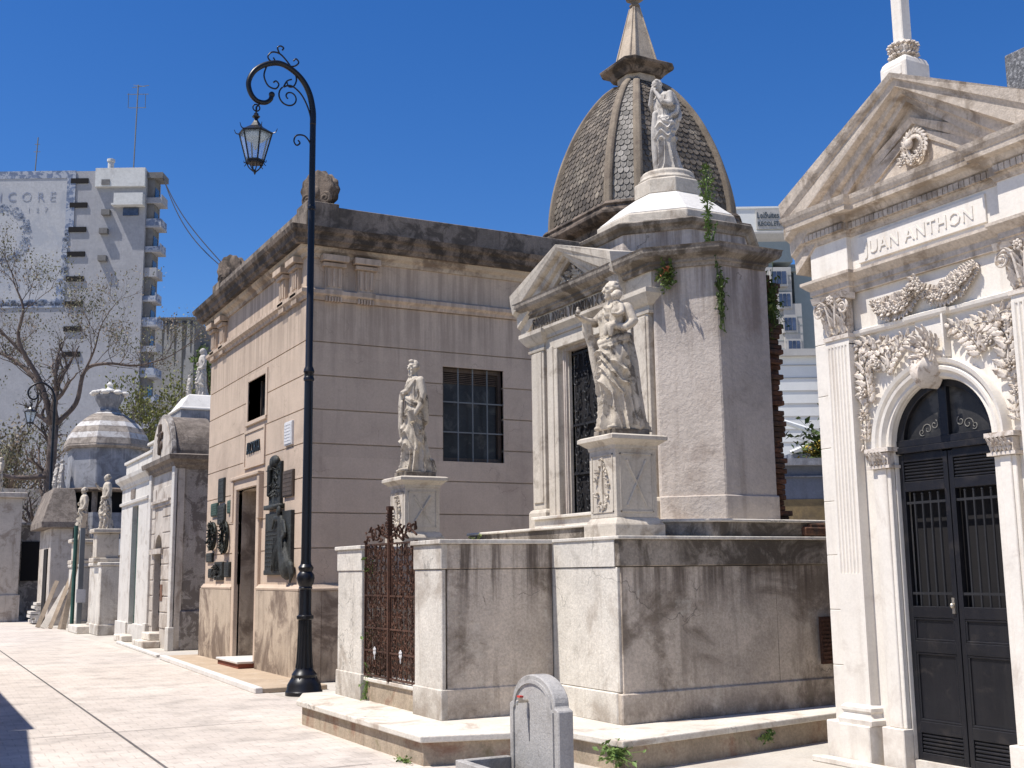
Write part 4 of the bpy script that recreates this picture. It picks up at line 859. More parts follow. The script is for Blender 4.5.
# cross
s = MB(); s.loft([[(7.04 - dx, 6.43 - w_, z), (7.04 - dx, 6.43 + w_, z), (7.32 + dx, 6.43 + w_, z), (7.32 + dx, 6.43 - w_, z)] for z, w_, dx in ((5.48, .14, 0), (5.70, .14, 0), (5.74, .13, -.015), (5.77, .10, -.04))])
s.box(7.032, 7.05, 6.33, 6.53, 5.59, 5.68)
co = s.build('pedestal', 'marble', T, bevel=.008)
s = MB()
for lay, (zz, rr) in enumerate(((5.80, .10), (5.84, .105), (5.89, .105))):
    for k in range(16):
        a = 2 * PI * (k + .5 * lay) / 16; dd = Vector((math.cos(a), math.sin(a), 0)); carved_leaf(s, Vector((7.18, 6.43, zz)) + dd * rr * .92, dd * (.9 if lay != 1 else .5) + Z_ * (.35 if lay != 1 else .8), dd + Z_ * .3, .055, .05, .2); s.ball(Vector((7.18, 6.43, zz + .01)) + dd * rr * 1.0, .014, 7, 5)
s.box(7.10, 7.26, 6.35, 6.51, 5.75, 5.92); s.build('acanthus_collar', 'carving', co, smooth=True)
s = MB(); s.box(7.125, 7.235, 6.375, 6.485, 5.90, 7.25); s.box(7.13, 7.23, 6.04, 6.82, 6.62, 6.74); s.build('cross', 'marble', T, bevel=.008)
# neighbour: dark granite corner and cornice past the right end
N_ = thing('granite_mausoleum', 'dark speckled granite block rising at the right picture edge beside the marble pediment', 'mausoleum', (7.1, 4.6, 0))
s = MB(); s.box(7.35, 10, 3.0, 5.02, 0, 4.9); s.build('wall', 'granite', N_)
s = MB(); s.box(6.95, 7.35, 3.2, 5.30, 4.90, 5.29); s.build('attic_block', 'granite', N_, bevel=.01)
s = MB(); s.box(7.42, 9.0, 3.3, 5.6, 5.0, 5.12); s.box(7.48, 9.0, 3.3, 5.55, 4.8, 5.0); s.build('cornice', 'marble', N_, bevel=.01)
#@@center
# ------------------------------------------------------------------ walled chapel plot (centre)
T = thing('walled_chapel', 'small marble chapel with pediment and octagonal roof behind a high walled enclosure', 'mausoleum', (7.9, 11.1, 0))
b = MB(); b.prism([(4.0, 12.42), (4.02, 9.2), (5.19, 8.87), (5.27, 8.04), (8.6, 8.62), (8.6, 13.2), (4.3, 13.2)], 0, .20)
st = b.build('step', 'stepside', T)
b = MB(); b.prism([(3.95, 12.47), (3.97, 9.15), (5.14, 8.82), (5.22, 7.985), (8.6, 8.57), (8.6, 13.2), (4.25, 13.2)], .20, .255); b.build('step_slab', 'step', st, bevel=.01, seg=2)
# enclosure wall: recessed field between plinth and coping band
def wall_run(x0, x1, y0, y1, mk, mtop, name='enclosure_wall', ztop=1.90):
    b = MB(); b.box(x0 + .012, x1 - .012, y0 + .012, y1 - .012, .25, ztop - .27); o = b.build(name, mk, T, bevel=.006)
    b = MB(); b.box(x0 - .004, x1 + .004, y0 - .004, y1 + .004, .25, .53); b.build('wall_plinth', mk, o, bevel=.008)
    b = MB(); b.box(x0, x1, y0, y1, ztop - .265, ztop - .03); b.build('wall_band', mtop, o, bevel=.006)
    b = MB(); b.box(x0 - .025, x1 + .025, y0 - .025, y1 + .025, ztop - .03, ztop + .012); b.build('coping', 'wallstone', o, bevel=.006); return o
# main body (split at the corner so that the street face and the side face weather differently)
FC = [(5.76, 8.80), (8.55, 8.96), (9.6, 9.0), (9.6, 13.3), (5.3, 13.3), (5.3, 12.8), (5.76, 12.8)]
ins = lambda P, o: P
b = MB(); b.prism([(5.775, 8.99), (5.79, 8.815), (9.59, 9.02), (9.59, 13.29), (5.315, 13.29), (5.315, 12.8), (5.775, 12.8)], .25, 1.63); bw = b.build('enclosure_wall', 'wallside', T)
b = MB(); b.prism([(5.76, 8.835), (5.80, 8.835), (5.80, 10.08), (5.76, 10.08)], .53, 1.63); b.build('street_face', 'wallstone', bw, bevel=.004)
b = MB(); b.prism([(5.752, 8.79), (9.6, 9.0), (9.6, 9.2), (5.752, 9.0)], .25, .52); b.build('wall_plinth', 'wallside', bw, bevel=.01)
b = MB(); b.prism([(5.742, 8.86), (5.80, 8.86), (5.80, 10.08), (5.742, 10.08)], .25, .525); b.build('wall_plinth', 'wallstone', bw, bevel=.01)
b = MB(); b.prism([(5.757, 8.795), (9.6, 9.0), (9.6, 13.3), (5.3, 13.3), (5.3, 12.8), (5.757, 12.8)], 1.637, 1.88); b.build('wall_band', 'walltop', bw, bevel=.008)
b = MB(); b.prism([(5.75, 8.86), (5.80, 8.86), (5.80, 10.08), (5.75, 10.08)], 1.637, 1.88); b.build('wall_band', 'wallstone', bw)
b = MB(); b.prism([(5.735, 8.765), (9.6, 8.975), (9.6, 13.32), (5.28, 13.32), (5.28, 12.8), (5.735, 12.8)], 1.88, 1.912); b.build('coping', 'wallstone', bw, bevel=.006)
b = MB(); b.box(8.18, 8.42, 8.87, 8.905, .66, 1.12)
for k in range(11): b.box(8.19, 8.41, 8.86, 8.88, .68 + k * .04, .70 + k * .04)
b.build('vent_grille', 'rust', bw)
b = MB(); b.prism([(7.66, 8.9135), (7.663, 8.9135), (7.663, 8.95), (7.66, 8.95)], .52, 1.63)
b.build('wall_joint', 'walltop', bw)
# gate wing
wall_run(4.60, 5.76, 9.98, 10.35, 'wallside', 'wallside')
o = wall_run(4.54, 4.605, 9.975, 10.64, 'wallstone', 'wallstone', 'gate_pillar'); lab(o, 'right gate pillar of pale marble')
o = wall_run(4.54, 4.70, 12.09, 12.88, 'wallstone', 'wallstone', 'gate_pillar'); lab(o, 'left gate pillar of pale marble with weeds growing on it')
wall_run(4.84, 5.30, 12.45, 12.80, 'wallside', 'wallside')
b = MB(); b.box(4.60, 4.84, 10.64, 12.09, .25, .46); b.build('gate_plinth', 'stepside', T)
b = MB(); b.box(4.57, 4.87, 10.65, 12.08, .46, .50); b.build('gate_sill', 'step', T, bevel=.008)
rnd = random.Random(11)
for (y0, y1) in ((10.66, 11.355), (11.375, 12.07)):
    g_ = MB(); U = Vector((0, -1, 0)); org = (4.585, y1, .52); W = y1 - y0
    for a in (0, W - .02): g_.box(4.57, 4.60, y1 - a - .02, y1 - a, .52, 1.93)
    for z in (.52, .78, 1.02, 1.36, 1.90): g_.box(4.573, 4.597, y0, y1, z, z + .018)
    scroll_panel(g_, (4.585, y1 - .02, .54), U, Z_, X_, W - .04, 1.37, 4, 8, .009, rnd, True, 4)
    scroll_panel(g_, (4.58, y1 - .08, .60), U, Z_, X_, W - .16, 1.27, 3, 6, .008, rnd, True, 3)
    for k in range(5): g_.tube([(4.585, y1 - .05 - k * W / 5.2, .53), (4.585, y1 - .05 - k * W / 5.2, 1.92)], .007, 5)
    go = g_.build('gate_leaf', 'rust', T)
    c = MB(); yc = (y0 + y1) / 2; c.tube(spline([(4.585, y1, 1.92), (4.585, y1 - .1, 2.0), (4.585, yc, 1.96), (4.585, yc - .12, 2.06), (4.585, y0, 1.98)], 5), .012, 5)
    c.tube(spiral((4.585, yc + .12, 2.02), U, Z_, .07, .015, 0, 8, 20), .010, 5); c.tube(spiral((4.585, yc - .16, 2.05), -U, Z_, .06, .015, 0, 8, 20), .010, 5)
    for k in range(22):
        q = Vector((4.585 + rnd.uniform(-.02, .02), rnd.uniform(y0, y1), 1.94 + rnd.uniform(0, .16))); a = rnd.uniform(0, 6.3); carved_leaf(c, q, (0, math.cos(a), math.sin(a)), (-1, 0, 0), .07, .035, .3)
    c.build('cresting', 'rust', go)
    f = MB(); q = Vector((4.56, yc, .79))
    for k in range(6):
        a = k * PI / 3 + .5; f.ball(q + Vector((0, math.cos(a) * .022, math.sin(a) * .03)), (.010, .014, .018), 7, 5)
    f.ball(q + Vector((0, 0, -.06)), (.008, .008, .03), 6, 5); f.build('white_rosette', 'plaque_white', go)
g_ = MB(); g_.box(4.56, 4.605, 11.345, 11.385, .50, 2.28); g_.box(4.553, 4.612, 11.33, 11.40, 2.26, 2.30)
for k in range(9): g_.box(4.55, 4.617, 11.335, 11.395, 1.98 + k * .03, 1.995 + k * .03)
g_.build('gate_post', 'rust', T)

# stylobate + body of the chapel
BX = [(6.9, 12.46), (6.9, 9.76), (7.38, 9.28), (8.06, 9.28), (8.30, 9.42), (8.95, 10.0), (9.4, 10.5), (9.4, 12.46)]
def grow(P, o):
    n = len(P); out = []
    for i in range(n):
        p = Vector(P[i]); d1 = (p - Vector(P[i - 1])).normalized(); d2 = (Vector(P[(i + 1) % n]) - p).normalized()
        n1 = Vector((d1.y, -d1.x)); n2 = Vector((d2.y, -d2.x)); m_ = n1 + n2; m_ /= max(.3, m_.dot(n1)); out.append((p.x + m_.x * o, p.y + m_.y * o))
    return out
b = MB(); b.prism([(6.38, 13.15), (6.38, 9.30), (7.05, 8.96), (8.42, 9.03), (8.6, 9.5), (9.5, 10.4), (9.5, 13.15)], 1.91, 2.055); so_ = b.build('stylobate', 'walltop', T)
b = MB(); b.prism([(6.35, 13.18), (6.35, 9.28), (7.04, 8.93), (8.44, 9.0), (8.63, 9.48), (9.5, 10.36), (9.5, 13.18)], 2.055, 2.085); b.build('stylobate_edge', 'step', so_, bevel=.008)
b = MB(); b.prism([(6.68, 12.0), (6.68, 10.2), (6.9, 10.2), (6.9, 12.0)], 2.085, 2.20); b.prism([(6.64, 12.02), (6.64, 10.18), (6.92, 10.18), (6.92, 12.02)], 2.20, 2.235)
b.build('doorstep', 'step', T, bevel=.006)
# body walls built face by face so the door opening is real
b = MB(); b.prism([(7.02, 12.40), (7.02, 11.72), (6.99, 11.72), (6.99, 12.40)], 2.085, 4.45)
b.box(6.98, 7.15, 11.74, 12.42, 2.085, 4.62); b.box(6.98, 7.15, 9.80, 10.42, 2.085, 4.62); b.box(6.98, 7.15, 10.42, 11.74, 4.22, 4.62)
b.build('front_wall', 'chapel', T)
b = MB(); b.prism([(7.15, 12.40), (7.15, 9.60), (7.40, 9.30), (8.05, 9.30), (8.2, 9.5), (9.1, 10.6), (9.1, 12.40)], 2.085, 4.76); b.build('core_wall', 'void', T)
b = MB(); b.prism([(6.93, 9.80), (6.93, 9.76), (7.39, 9.28), (8.06, 9.28), (8.06, 9.40), (7.44, 9.40), (7.0, 9.85)], 2.085, 4.76); b.build('side_wall', 'chapel', T, bevel=.012)
b = MB(); P = [(6.90, 9.745), (7.377, 9.262), (8.075, 9.262), (8.075, 9.30), (7.39, 9.30), (6.93, 9.78)]; b.prism(P, 2.085, 2.345); b.build('side_plinth', 'chapel', T, bevel=.010)
b = MB(); 
for k in range(46):
    z0 = 2.09 + k * .056; dy = rnd.uniform(-.03, .04); dx = rnd.uniform(-.035, .05); b.prism([(8.06, 9.40 + dy), (8.30 + dx, 9.40 + dy), (8.34 + dx, 9.62), (8.06, 9.62)], z0, z0 + .052)
b.build('broken_brick_edge', 'brick', T, bevel=.008)
b = MB(); b.prism([(8.06, 9.44), (8.24, 9.44), (9.2, 10.55), (9.2, 12.44), (8.06, 12.44)], 2.085, 4.76); b.build('rear_wall', 'brick', T)
b = MB(); b.box(8.12, 8.5, 8.97, 9.2, 1.92, 2.02); b.box(8.2, 8.42, 8.98, 9.15, 1.93, 2.06); b.build('broken_coping', 'brick', T, bevel=.02)
# pilasters
for (y0, y1, nm) in ((12.05, 12.42, 'l'), (9.80, 10.14, 'r')):
    p = MB(); p.box(6.885, 7.0, y0 + .03, y1 - .03, 2.34, 4.35); p.box(6.868, 6.90, y0 + .07, y1 - .07, 2.42, 4.27); po = p.build('pilaster', 'chapel_trim', T, bevel=.006)
    p = MB(); p.sweep([(7.0, y1), (6.87, y1), (6.87, y0), (7.0, y0)], [(-.05, 2.085), (.02, 2.085), (.02, 2.30), (.005, 2.33), (-.02, 2.345), (-.05, 2.345)]); p.build('base', 'chapel_trim', po)
    p = MB(); p.sweep([(7.02, y1), (6.88, y1), (6.88, y0), (7.02, y0)], [(-.05, 4.29), (.01, 4.29), (.015, 4.32), (0, 4.33), (0, 4.37), (.03, 4.39), (.07, 4.44), (.10, 4.49), (.10, 4.54), (-.05, 4.56)]); p.build('capital', 'chapel_trim', po)
j = MB()
for (y0, y1) in ((11.78, 12.0), (10.19, 10.40)):
    j = MB(); j.box(6.90, 7.08, y0, y1, 2.235, 4.26); j.box(6.885, 6.91, y0 + .08, y1, 2.235, 4.30) ; j.build('door_jamb', 'chapel_trim', T, bevel=.006)
j = MB(); j.box(6.90, 7.08, 10.14, 12.05, 4.26, 4.42); j.build('lintel', 'chapel_trim', T, bevel=.008)
j = MB(); j.sweep([(7.1, 12.42), (6.88, 12.42), (6.88, 9.80), (7.05, 9.74)], [(-.1, 4.42), (0, 4.42), (0, 4.46), (.03, 4.49), (.06, 4.52), (.06, 4.555), (-.1, 4.56)]); j.build('architrave', 'chapel_trim', T)
j = MB(); j.box(6.915, 7.1, 9.79, 12.42, 4.56, 4.83); j.build('frieze', 'chapel_trim', T)
tb = text_mb('FAMILIA ANGEL Y MARTIN X SAL', .20, .008, (6.90, 12.36, 4.585), (0, -1, 0), (0, 0, 1), (-1, 0, 0), sx=.60, spacing=1.0); tb.build('inscription', 'walltop', T)
# cornice round the body
prc = [(-.2, 4.745), (.02, 4.745), (.03, 4.78), (.05, 4.79), (.05, 4.82), (.09, 4.84), (.13, 4.86), (.15, 4.895), (.155, 4.935), (.165, 4.95), (-.2, 4.975)]
pth = [(7.3, 12.44), (6.90, 12.44), (6.90, 9.76), (7.38, 9.28), (8.0, 9.28), (8.0, 9.62)]
j = MB(); j.sweep(pth, [(o, z) for o, z in prc]); j.build('cornice', 'walltop', T)
j = MB(); PLUMB[0] = True
rake(j, 6.92, [(12.64, 5.0), (11.46, 5.43), (10.28, 5.0)], [(-.15, -.15), (.02, -.15), (.04, -.11), (.09, -.10), (.10, -.06), (.16, -.05), (.19, -.01), (.20, .02), (-.15, .03)])
j.build('raking_cornice', 'chapel_trim', T); PLUMB[0] = False
j = MB(); j.loft([[(x, 12.40, 4.90), (x, 11.46, 5.32), (x, 10.5, 4.90)] for x in (6.94, 7.4)]); j.build('tympanum', 'walltop', T)
tb = text_mb('RIP', .18, .008, (6.93, 11.35, 4.99), (0, -1, 0), (0, 0, 1), (-1, 0, 0), sx=.9) if False else None
j = MB()
for k in range(24): leafblob(j, (6.93, 11.46 + rnd.uniform(-.24, .24), 5.08 + rnd.uniform(-.06, .08)), .035, rnd)
j.build('tympanum_relief', 'chapel_trim', T)
j = MB(); j.loft([[(x, 12.45, 4.93), (x, 11.46, 5.34), (x, 10.47, 4.93)] for x in (7.07, 8.2)]); j.build('gable_roof', 'walltop', T)
# octagonal roof
cx, cy = 8.17, 11.15; R8 = PI / 8
j = MB(); j.prism([(6.95, 12.4), (6.95, 9.78), (7.4, 9.33), (8.0, 9.33), (8.0, 10.0), (9.2, 10.9), (9.2, 12.4)], 4.92, 4.97); j.build('roof_slab', 'walltop', T)
j = MB(); j.lathe([(1.02, 4.96), (1.02, 5.48), (.9, 5.50)], cx, cy, 8, R8); t1 = j.build('octagon_drum', 'chapel', T, bevel=.01)
j = MB(); j.lathe([(.9, 5.44), (1.04, 5.44), (1.06, 5.48), (1.11, 5.51), (1.13, 5.55), (1.09, 5.57), (.85, 5.60)], cx, cy, 8, R8); j.build('drum_cornice', 'walltop', t1, bevel=.006)
j = MB(); j.lathe([(.90, 5.58), (.90, 5.72), (.87, 5.74)], cx, cy, 8, R8); j.build('upper_drum', 'chapel_trim', t1, bevel=.008)
j = MB(); j.lathe([(.885, 5.735), (.80, 5.80), (.62, 5.95), (.48, 6.05), (.38, 6.12), (.3, 6.13)], cx, cy, 8, R8); j.build('cone_roof', 'roofwhite', T, bevel=.02)
j = MB(); j.lathe([(.42, 6.10), (.42, 6.27), (.405, 6.29), (.36, 6.30)], cx, cy, 8, R8); j.lathe([(.36, 6.29), (.37, 6.32), (.345, 6.34), (.335, 6.36), (.335, 6.40), (.31, 6.43), (.05, 6.43)], cx, cy, 28); j.build('statue_base', 'chapel_trim', T, bevel=.006)
# chapel door grille
g_ = MB(); W = 1.38
for y in (10.44, 11.09, 11.70): g_.box(7.06, 7.09, y, y + .03, 2.24, 4.22)
for z in (2.26, 2.72, 3.30, 4.16): g_.box(7.062, 7.088, 10.42, 11.74, z, z + .025)
scroll_panel(g_, (7.07, 11.70, 2.29), Vector((0, -1, 0)), Z_, X_, .60, 1.9, 3, 9, .009, rnd, True, 3); scroll_panel(g_, (7.07, 11.06, 2.29), Vector((0, -1, 0)), Z_, X_, .60, 1.9, 3, 9, .009, rnd, True, 3)
g_.build('door_grille', 'irondk', T)
g_ = MB(); g_.box(7.10, 7.14, 10.42, 11.74, 2.09, 4.22); g_.build('door_void', 'void', T)
g_ = MB(); g_.box(7.02, 7.14, 11.70, 11.76, 2.24, 4.22); g_.build('door_reveal', 'chapel_trim', T)

# ------------------------------------------------------------------ statue pedestals on the wall
def pedestal(x, y, z, h, label, w=.46, motif=True):
    t = thing('statue_pedestal', label, 'pedestal', (x, y, z), 0, 'carved statue pedestals on the chapel wall')
    r = w / 2
    b = MB(); b.box(x - r - .05, x + r + .05, y - r - .05, y + r + .05, z, z + .115); b.loft([[(x - a, y - a, zz), (x + a, y - a, zz), (x + a, y + a, zz), (x - a, y + a, zz)] for a, zz in ((r + .045, z + .115), (r + .02, z + .155), (r + .005, z + .175), (r, z + .18))]); b.build('base', 'chapel_trim', t, bevel=.004)
    b = MB(); b.box(x - r, x + r, y - r, y + r, z + .18, z + h - .14)
    d = b.build('die', 'chapel_trim', t, bevel=.004)
    b = MB(); q = r - .045; z0, z1 = z + .23, z + h - .19
    for (a0, a1, c0, c1) in ((y - q, y + q, z0, z0 + .012), (y - q, y + q, z1 - .012, z1), (y - q, y - q + .012, z0, z1), (y + q - .012, y + q, z0, z1)): b.box(x - r - .008, x - r + .01, a0, a1, c0, c1)
    for (a0, a1, c0, c1) in ((x - q, x + q, z0, z0 + .012), (x - q, x + q, z1 - .012, z1), (x - q, x - q + .012, z0, z1), (x + q - .012, x + q, z0, z1)): b.box(a0, a1, y - r - .008, y - r + .01, c0, c1)
    b.build('panel_frame', 'chapel_trim', d)
    b = MB(); rr = random.Random(int(x * 100))
    for k in range(30):
        t_ = rr.random(); sg = rr.choice((-1, 1)); w_ = .10 * math.sin(PI * min(1, t_ * .9 + .1)); leafblob(b, (x - r - .008, y + sg * w_, z0 + .04 + (z1 - z0 - .08) * t_), .022, rr)
    b.tube([(x - r - .006, y, z0 + .04), (x - r - .006, y, z1 - .05)], .012, 6); b.ball((x - r - .01, y, z0 + .05), (.02, .03, .03), 8, 6); b.build('torch_relief', 'chapel_trim', d)
    b = MB()
    for sg in (-1, 1): b.tube([(x + sg * -.11, y - r - .004, z0 + .06), (x + sg * .11, y - r - .004, z1 - .06)], [.010, .016], 6)
    b.build('crossed_torch_relief', 'chapel_trim', d)
    b = MB(); zz = z + h - .14
    b.loft([[(x - a, y - a, c), (x + a, y - a, c), (x + a, y + a, c), (x - a, y + a, c)] for a, c in ((r - .02, zz - .01), (r + .008, zz), (r + .012, zz + .03), (r + .04, zz + .05), (r + .07, zz + .075), (r + .085, zz + .08), (r + .085, zz + .115), (r + .06, zz + .13), (r - .03, zz + .14))])
    b.build('cap', 'chapel_trim', t)
    b = MB(); b.box(x - .20, x + .20, y - .19, y + .19, z + h - .005, z + h + .055); b.build('statue_plinth', 'walltop', t, bevel=.006); return t
pedestal(6.14, 9.27, 1.912, .97, 'carved pedestal on the wall corner carrying the mother and child statue')
pedestal(5.62, 13.12, 1.912, .86, 'carved pedestal behind the rusty gate carrying the bearded man statue')
make_figure(pose_man(), 1.42, 'bearded_man_statue', 'white marble statue of a bearded robed man holding a book on his hip', (5.62, 13.12, 2.825), 'statue', seed=4)
make_figure(pose_mother(), 1.50, 'mother_and_child_statue', 'marble statue of a draped woman carrying a child and reaching out one hand', (6.12, 9.27, 2.93), 'statue', seed=9)
make_figure(pose_mourner(), 1.27, 'mourner_statue', 'marble statue of a weeping woman, head bowed in her hands, on the chapel roof', (8.17, 11.15, 6.43), 'statue_grey', seed=21)
#@@cream
# ------------------------------------------------------------------ cream mausoleum
T = thing('cream_mausoleum', 'large cream stucco mausoleum with dark cornice, bronze plaques and an open doorway', 'mausoleum', (8.5, 20.2, 0))
x0, x1, y0, y1 = 5.45, 12.4, 17.05, 23.22
ZC = [1.44, 2.00, 2.535, 3.07, 3.605, 4.14, 4.675, 5.21, 5.88]
DOOR = (19.45, 20.80, .18, 3.12); WIN = (19.18, 20.30, 4.30, 5.03); SW = (7.80, 8.93, 3.40, 4.97)
def spans(a, b, holes):
    out = [(a, b)]
    for (h0, h1) in holes:
        nx_ = []
        for (p, q) in out:
            if h1 <= p or h0 >= q: nx_.append((p, q))
            else:
                if h0 > p: nx_.append((p, h0))
                if h1 < q: nx_.append((h1, q))
        out = nx_
    return out
def zsplit(za, zb, holes):
    cuts = sorted({za, zb} | {c for h in holes for c in h[2:4] if za < c < zb}); return list(zip(cuts[:-1], cuts[1:]))
wf = MB(); wsd = MB(); g_ = .009
for i in range(len(ZC) - 1):
    a, b = ZC[i] + (g_ if i else 0), ZC[i + 1] - g_
    for (za, zb) in zsplit(a, b, [DOOR, WIN]):
        hs_ = [h[:2] for h in (DOOR, WIN) if h[2] < zb and h[3] > za]
        for (p, q) in spans(y0, y1, hs_): wf.box(x0, x0 + .3, p, q, za, zb)
    for (za, zb) in zsplit(a, b, [SW]):
        for (p, q) in spans(x0 + .3, x1, [SW[:2]] if SW[2] < zb and SW[3] > za else []): wsd.box(p, q, y0, y0 + .3, za, zb)
fw = wf.build('front_wall', 'stucco', T); sw_ = wsd.build('side_wall', 'stucco', T)
c = MB()
for (za, zb) in zsplit(.05, 6.9, [DOOR, WIN]):
    hs_ = [h[:2] for h in (DOOR, WIN) if h[2] < zb and h[3] > za]
    for (p, q) in spans(y0 + .03, y1 - .03, hs_): c.box(x0 + .02, x0 + .5, p, q, za, zb)
for (za, zb) in zsplit(.05, 6.9, [SW]):
    for (p, q) in spans(x0 + .5, x1 - .03, [SW[:2]] if SW[2] < zb and SW[3] > za else []): c.box(p, q, y0 + .03, y0 + .35, za, zb)
c.box(x0 + .4, x1, y1 - .3, y1 - .03, .05, 6.9); c.box(x1 - .3, x1 - .03, y0 + .3, y1 - .2, .05, 6.9); c.box(x0 + .1, x1 - .1, y0 + .1, y1 - .1, 6.5, 6.9)
c.build('groove_wall', 'stucco', T)
b = MB(); b.box(x0 - .07, x0 + .3, y0 - .06, 19.32, 0, 1.36); b.build('front_plinth', 'stucco_base', T, bevel=.01)
b = MB(); b.box(x0 - .07, x0 + .3, 20.95, y1 + .12, 0, 1.36); b.build('front_plinth', 'stucco_base', T, bevel=.01)
b = MB(); b.box(x0 + .3, x1, y0 - .06, y0 + .3, 0, 1.36); b.build('side_plinth', 'stucco_base', T, bevel=.01)
b = MB(); b.sweep([(x0, 19.32), (x0, y0), (x1, y0)], [(-.1, 1.36), (.075, 1.36), (.08, 1.39), (.05, 1.42), (.03, 1.45), (-.1, 1.45)]); b.sweep([(x0, y1), (x0, 20.95)], [(-.1, 1.36), (.075, 1.36), (.08, 1.39), (.05, 1.42), (.03, 1.45), (-.1, 1.45)]); b.build('plinth_moulding', 'stucco', T)
# entablature
pth = [(x0 + .5, y1), (x0, y1), (x0, y0), (x1, y0)]
b = MB(); b.sweep(pth, [(-.1, 5.88), (.04, 5.88), (.05, 5.93), (.10, 5.97), (.10, 6.03), (.05, 6.06), (.0, 6.08), (0, 6.60), (-.1, 6.60)]); b.build('frieze', 'stucco', T)
b = MB(); b.sweep(pth, [(-.1, 6.56), (.03, 6.56), (.05, 6.62), (.12, 6.66), (.14, 6.72), (-.1, 6.72)]); b.build('bed_moulding', 'stucco_base', T)
b = MB(); b.sweep(pth, [(-.1, 6.72), (.22, 6.72), (.24, 6.77), (.27, 6.79), (.28, 6.87), (.33, 6.91), (.35, 6.98), (.0, 7.02), (-.1, 7.02)]); b.build('cornice', 'stucco_dark', T)
b = MB(); b.box(x0 + .0, x1, y0 + .0, y1 - .0, 7.0, 7.44); b.build('parapet', 'parapet', T, bevel=.01)
for (yy0) in (y0 - .02, y1 - .52):
    b = MB(); b.box(x0 - .02, x0 + .52, yy0, yy0 + .54, 7.0, 7.49); b.build('corner_block', 'parapet', T, bevel=.01)
def bracket(cx_, cy_, front):
    b = MB(); w_ = .14
    def bb(a0, a1, o, z0, z1):
        if front: b.box(x0 - o, x0 + .05, cy_ + a0, cy_ + a1, z0, z1)
        else: b.box(cx_ + a0, cx_ + a1, y0 - o, y0 + .05, z0, z1)
    bb(-w_, w_, .06, 6.05, 6.42); bb(-w_ + .03, -w_ + .07, .085, 6.10, 6.40); bb(-.02, .02, .085, 6.10, 6.40); bb(w_ - .07, w_ - .03, .085, 6.10, 6.40)
    bb(-w_ - .05, w_ + .05, .12, 6.42, 6.48); bb(-w_ - .08, w_ + .08, .17, 6.50, 6.60); bb(-w_ - .02, w_ + .02, .10, 5.98, 6.05)
    for k in range(6): bb(-w_ + .005 + k * .048, -w_ + .035 + k * .048, .085, 5.86, 5.94)
    b.build('bracket', 'stucco', T, bevel=.005)
for px_ in (5.88, 6.42): bracket(px_, 0, False)
bracket(11.9, 0, False)
for py_ in (17.45, 18.15, 22.15, 22.85): bracket(0, py_, True)
def acroterion(x, y, nm_l, s=1.0):
    b = MB()
    for sd in (-1, 1):
        for k in range(9):
            a = k / 8 * PI * 1.25; rr = .05 + .235 * (1 - k / 10)
            b.ball((x, y, 7.48) , 0.001, 4, 3) if False else None
    # shell disc: ribbed lens with rolled edge
    rings = []
    for (t, dpt) in ((.10, .10), (.22, .085), (.29, .075), (.315, .05), (.30, .02), (.26, 0)):
        rings.append([Vector((x - dpt, y + t * s * (1 + .04 * math.cos(12 * q)) * math.cos(q), 7.78 + t * s * 1.0 * math.sin(q) * (1 + .04 * math.cos(12 * q)))) for q in [2 * PI * j / 48 for j in range(48)]])
    back = [[Vector((2 * x + .02 - v.x + .06, v.y, v.z)) for v in r] for r in reversed(rings)]
    b.loft(rings + back)
    b.tube(spiral((x - .06, y + .17 * s, 7.60), Y_, Z_, .11 * s, .02, PI, -2.5 * PI, 26), .035, 8); b.tube(spiral((x - .06, y - .17 * s, 7.60), -Y_, Z_, .11 * s, .02, PI, -2.5 * PI, 26), .035, 8)
    b.ball((x - .08, y, 7.72), (.06, .09, .11), 10, 8)
    b.xform(Matrix.Translation((x, y, 0)) @ Matrix.Rotation(math.radians(38), 4, 'Z') @ Matrix.Translation((-x, -y, 0)))
    return b.build('acroterion', 'stucco_dark', T, smooth=True)
acroterion(5.72, 17.32, ''); acroterion(5.72, 22.9, '')
# side window
b = MB(); b.box(7.80, 8.93, y0 + .22, y0 + .30, 3.40, 4.97); wo_ = b.build('side_window', 'void', T)
b = MB()
for xx in (7.80, 8.87): b.box(xx, xx + .06, y0 + .10, y0 + .2, 3.40, 4.97)
for zz in (3.40, 4.90): b.box(7.86, 8.87, y0 + .10, y0 + .2, zz, zz + .07)
for k in range(6): b.box(7.86, 8.87, y0 + .13, y0 + .17, 4.72 + k * .03, 4.735 + k * .03)
b.build('frame', 'bronze_brown', wo_)
b = MB()
for k in range(3): b.tube([(8.10 + k * .27, y0 + .05, 3.40), (8.10 + k * .27, y0 + .05, 4.97)], .013, 6)
for zz in (3.88, 4.38): b.box(7.80, 8.93, y0 + .04, y0 + .06, zz, zz + .02)
b.build('window_bars', 'signgrey', wo_)
b = MB(); b.box(7.87, 8.86, y0 + .16, y0 + .175, 3.46, 4.72); b.build('glass', 'smoked', wo_)
